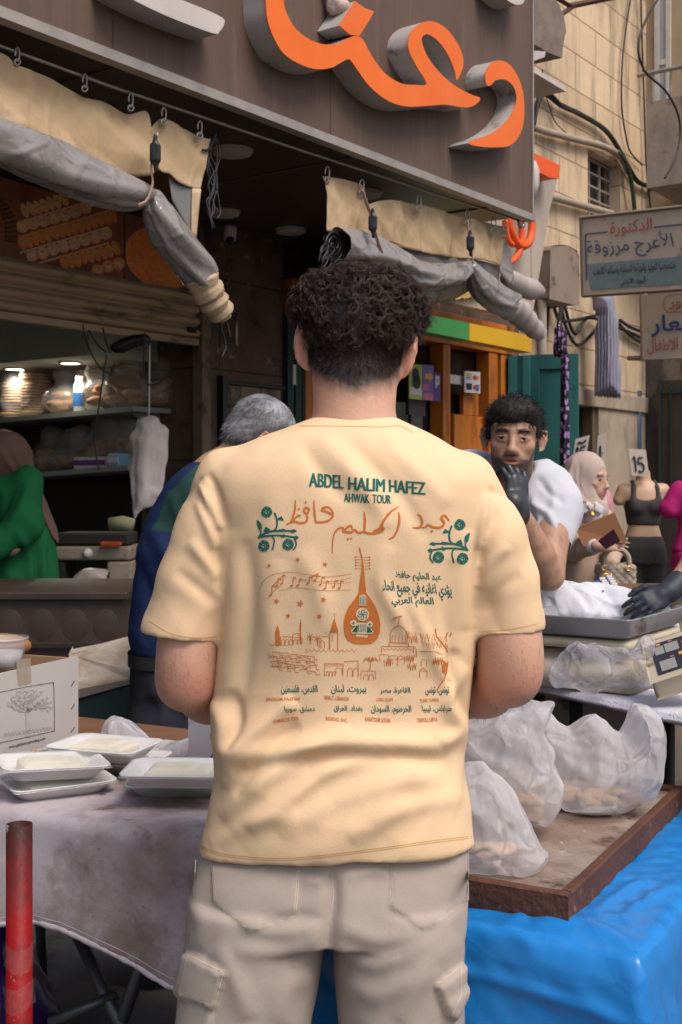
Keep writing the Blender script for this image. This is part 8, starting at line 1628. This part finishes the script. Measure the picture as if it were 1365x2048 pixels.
sl = thing("weighing_scale", "old cream weighing scale with a keypad on the serving table", "scale", P(1200, 1335, 3.3)); M_crm = mat("grimy_cream_plastic", (.50, .44, .33), .5, (.42, .36, .26), 7, .5, extra=x_spots((.14, .10, .07), 8, .66, .04))
S1, S2, S3, S4 = Pz(1250, 1237, 1.08), Pz(1351, 1211, 1.08), Pz(1160, 1206, 1.08), Pz(1078, 1222, 1.08); sx, sy = (S2 - S1), (S4 - S1); lx, ly = np.linalg.norm(sx), np.linalg.norm(sy); sx /= lx; sy /= ly; Rz = np.stack([sx, sy - sx * (sx @ sy), (0, 0, 1)]); Rz[1] /= np.linalg.norm(Rz[1]); sc0 = (S1 + S2 + S3 + S4) / 4
loc_ = lambda a, b, z: sc0 * (1, 1, 0) + Rz[0] * a + Rz[1] * b + np.array([0, 0, z])
def lofted(prof, r): 
    pts = []
    for a, b, z in prof: pts += [loc_(x, y, z) for x, y in rrect(a, b, min(r, a * .9, b * .9))]
    mb = MB(); mb.grid(pts, len(prof), len(pts) // len(prof), True); return mb
hx, hy = lx / 2 + .02, ly / 2 + .02
obj("pan", lofted([(.01, .01, 1.034), (hx - .02, hy - .02, 1.034), (hx - .006, hy - .006, 1.040), (hx, hy, 1.080), (hx + .006, hy + .006, 1.080), (hx + .004, hy + .004, 1.076), (hx - .001, hy - .001, 1.038), (hx - .018, hy - .018, 1.028), (.01, .01, 1.028)], .02), mat("scratched_steel_pan", (.36, .355, .37), .4, (.27, .265, .28), 6, .5, metal=.35, extra=x_spots((.12, .08, .06), 7, .62, .06)), sl, True)
obj("platform", lofted([(.01, .01, 1.022), (hx - .02, hy - .01, 1.022), (hx - .012, hy - .004, 1.016), (hx - .012, hy - .004, .998), (hx - .03, hy - .02, .994), (.01, .01, .994)], .02), M_crm, sl, True)
obj("body", lofted([(.01, .01, .985), (hx - .05, hy - .03, .985), (hx - .02, hy - .005, .955), (hx - .01, hy, .945), (hx - .005, hy + .005, ZS + .012), (.01, .01, ZS + .012)], .025), M_crm, sl, True); obj("column", lofted([(.03, .03, .995), (.04, .04, .984)], .01), M_crm, sl)
kb = [P(1300, 1292, 3.02), P(1420, 1256, 2.98), P(1445, 1310, 2.86), P(1318, 1352, 2.90)]
def kp2(x, y, off=0.): q = (kb[0] * (1 - x) + kb[1] * x) * (1 - y) + (kb[3] * (1 - x) + kb[2] * x) * y; n = np.cross(kb[1] - kb[0], kb[3] - kb[0]); n /= np.linalg.norm(n); n = n if n[1] < 0 else -n; return q + n * off
bk2 = [kp2(-.12, -.12), kp2(1.05, -.12), kp2(1.05, 1.12), kp2(-.12, 1.12)]; obj("keypad_housing", MB().prism(bk2, kp2(0, 0, -.05) - kp2(0, 0)), M_crm, sl, bev=.006)
def quad(mb, x0, x1, y0, y1, o): mb.add([kp2(x0, y0, o), kp2(x1, y0, o), kp2(x1, y1, o), kp2(x0, y1, o)], [(0, 1, 2, 3)])
mb = MB(); quad(mb, 0, 1, 0, 1, .002); obj("keypad_panel", mb, Ck, sl); mb = MB(); quad(mb, .05, .20, .14, .40, .0035); quad(mb, .22, .44, .12, .40, .0035); quad(mb, .07, .32, .62, .94, .0035); obj("display", mb, mat("grey_lcd", (.27, .27, .25), .25), sl)
for nm, mm, qs in (("white_key", Cw, [(.50 + .09 * i, .575 + .09 * i, .50 + .13 * j, .60 + .13 * j) for i in range(3) for j in range(3)]), ("blue_key", Cb, [(.56, .63, .16, .26), (.66, .73, .14, .24), (.76, .84, .12, .22)]), ("red_key", Cp, [(.50, .55, .18, .28), (.30, .36, .05, .09), (.26, .32, .55, .59), (.56, .63, .30, .38)]), ("yellow_key", Cy, [(.10, .16, .06, .12), (.40, .47, .50, .60)])):
    mb = MB(); [quad(mb, *q, .004) for q in qs]; obj(nm, mb, mm, sl)
M_cb = film("clear_wrinkled_film", (.74, .72, .79), .22, .18, .4, 40, .35)
crumple("clear_bag", "wrinkled clear plastic bag heaped before the weighing scale", "bag", [(1092, 1340), (1100, 1322), (1128, 1308), (1150, 1290), (1190, 1286), (1225, 1296), (1252, 1302), (1300, 1324), (1350, 1350), (1370, 1375), (1280, 1382), (1180, 1384), (1105, 1376)], 3.08, .08, M_cb, ZS + .008, .04, 9, 8, .007)
crumple("clear_bag", "small clear bag scrap leaning on the scale keypad", "bag", [(1250, 1306), (1270, 1286), (1300, 1266), (1322, 1280), (1310, 1300), (1300, 1322), (1270, 1316)], 2.99, .03, M_cb, None, .03, 12, 5, .006)
# raised counter behind the scale
rc = thing("raised_counter", "raised counter behind the scale under white wrapping paper", "counter", P(1200, 1600, 3.62)); pA_ = P(1000, 1250, 3.52); obj("body", MB().box((pA_[0], 3.52, .02), (P(1385, 1, 3.52)[0] - pA_[0], 0, 0), (0, .14, 0), (0, 0, 1.085)), M_old, rc, bev=.006); obj("top", MB().box((pA_[0] - .02, 3.50, 1.106), (P(1385, 1, 3.52)[0] - pA_[0] + .04, 0, 0), (0, .18, 0), (0, 0, .016)), M_wt2, rc)
crumple("wrapping_paper", "heap of white wrapping paper behind the weighing scale pan", "paper", [(1040, 1185), (1068, 1172), (1092, 1166), (1118, 1158), (1140, 1162), (1180, 1160), (1206, 1168), (1244, 1176), (1290, 1190), (1335, 1196), (1352, 1215), (1358, 1262), (1300, 1285), (1150, 1285), (1040, 1290)], 3.47, .07, mat("white_wrapping_paper", (.56, .56, .61), .7, (.50, .50, .55), 8, extra=x_crinkle(9, .4)), None, .035, 7, 6, .007)
bo = thing("blue_notebook", "blue notebook with white rings lying on the wrapping paper", "notebook", P(1212, 1178, 3.50)); nb = [P(1189, 1162, 3.50), P(1224, 1152, 3.56), P(1238, 1174, 3.50), P(1206, 1182, 3.44)]; obj("cover", MB().prism(nb, (0, .004, -.02)), cm("royal_blue_card", (.015, .07, .30)), bo); mb = MB()
for x in (.35, .75):
    for y in (.15, .38, .61, .84): q = (nb[0] * (1 - x) + nb[1] * x) * (1 - y) + (nb[3] * (1 - x) + nb[2] * x) * y; mb.box(q + (-.006, -.006, .001), (.016, 0, 0), (0, .008, .003), (0, 0, .006))
obj("ring", mb, Cw, bo)
vx = Vox(*box_of(1225, 1300, 1165, 1215, 3.56, .12), .007); vx.ell(P(1262, 1190, 3.56), (.05, .05, .022)); V, Q = vx.mesh(1); o = obj("bread_loaf", (V, Q), M_bread, None, True); tag(o, "flat brown loaf between the blue notebook and the dark glove", "bread")
vx = Vox(*box_of(1280, 1400, 1385, 1500, 4.6, .3), .012); vx.rbox(P(1335, 1440, 4.6) , (.085, .1, .075), .03); V, Q = vx.mesh(1); V = V + normals(V, Q) * (crease(V, 8, 6, 3) * .04)[:, None]; V[:, 2] -= V[:, 2].min() - .47; o = obj("stone_block", (V, Q), M_bark, None, True); tag(o, "rough pale stone block behind the pastry bags under the serving table", "stone")
pbk = thing("street_crate", "dark crate on the street carrying the rough stone block", "crate", P(1335, 1, 4.6) * (1, 1, 0)); obj("crate", MB().box((P(1270, 1, 4.6)[0], 4.45, .01), (.36, 0, 0), (0, .3, 0), (0, 0, .458)), M_dark, pbk); obj("edge", MB().box((P(1270, 1, 4.6)[0] - .01, 4.44, .43), (.38, 0, 0), (0, .32, 0), (0, 0, .03)), M_leg, pbk)
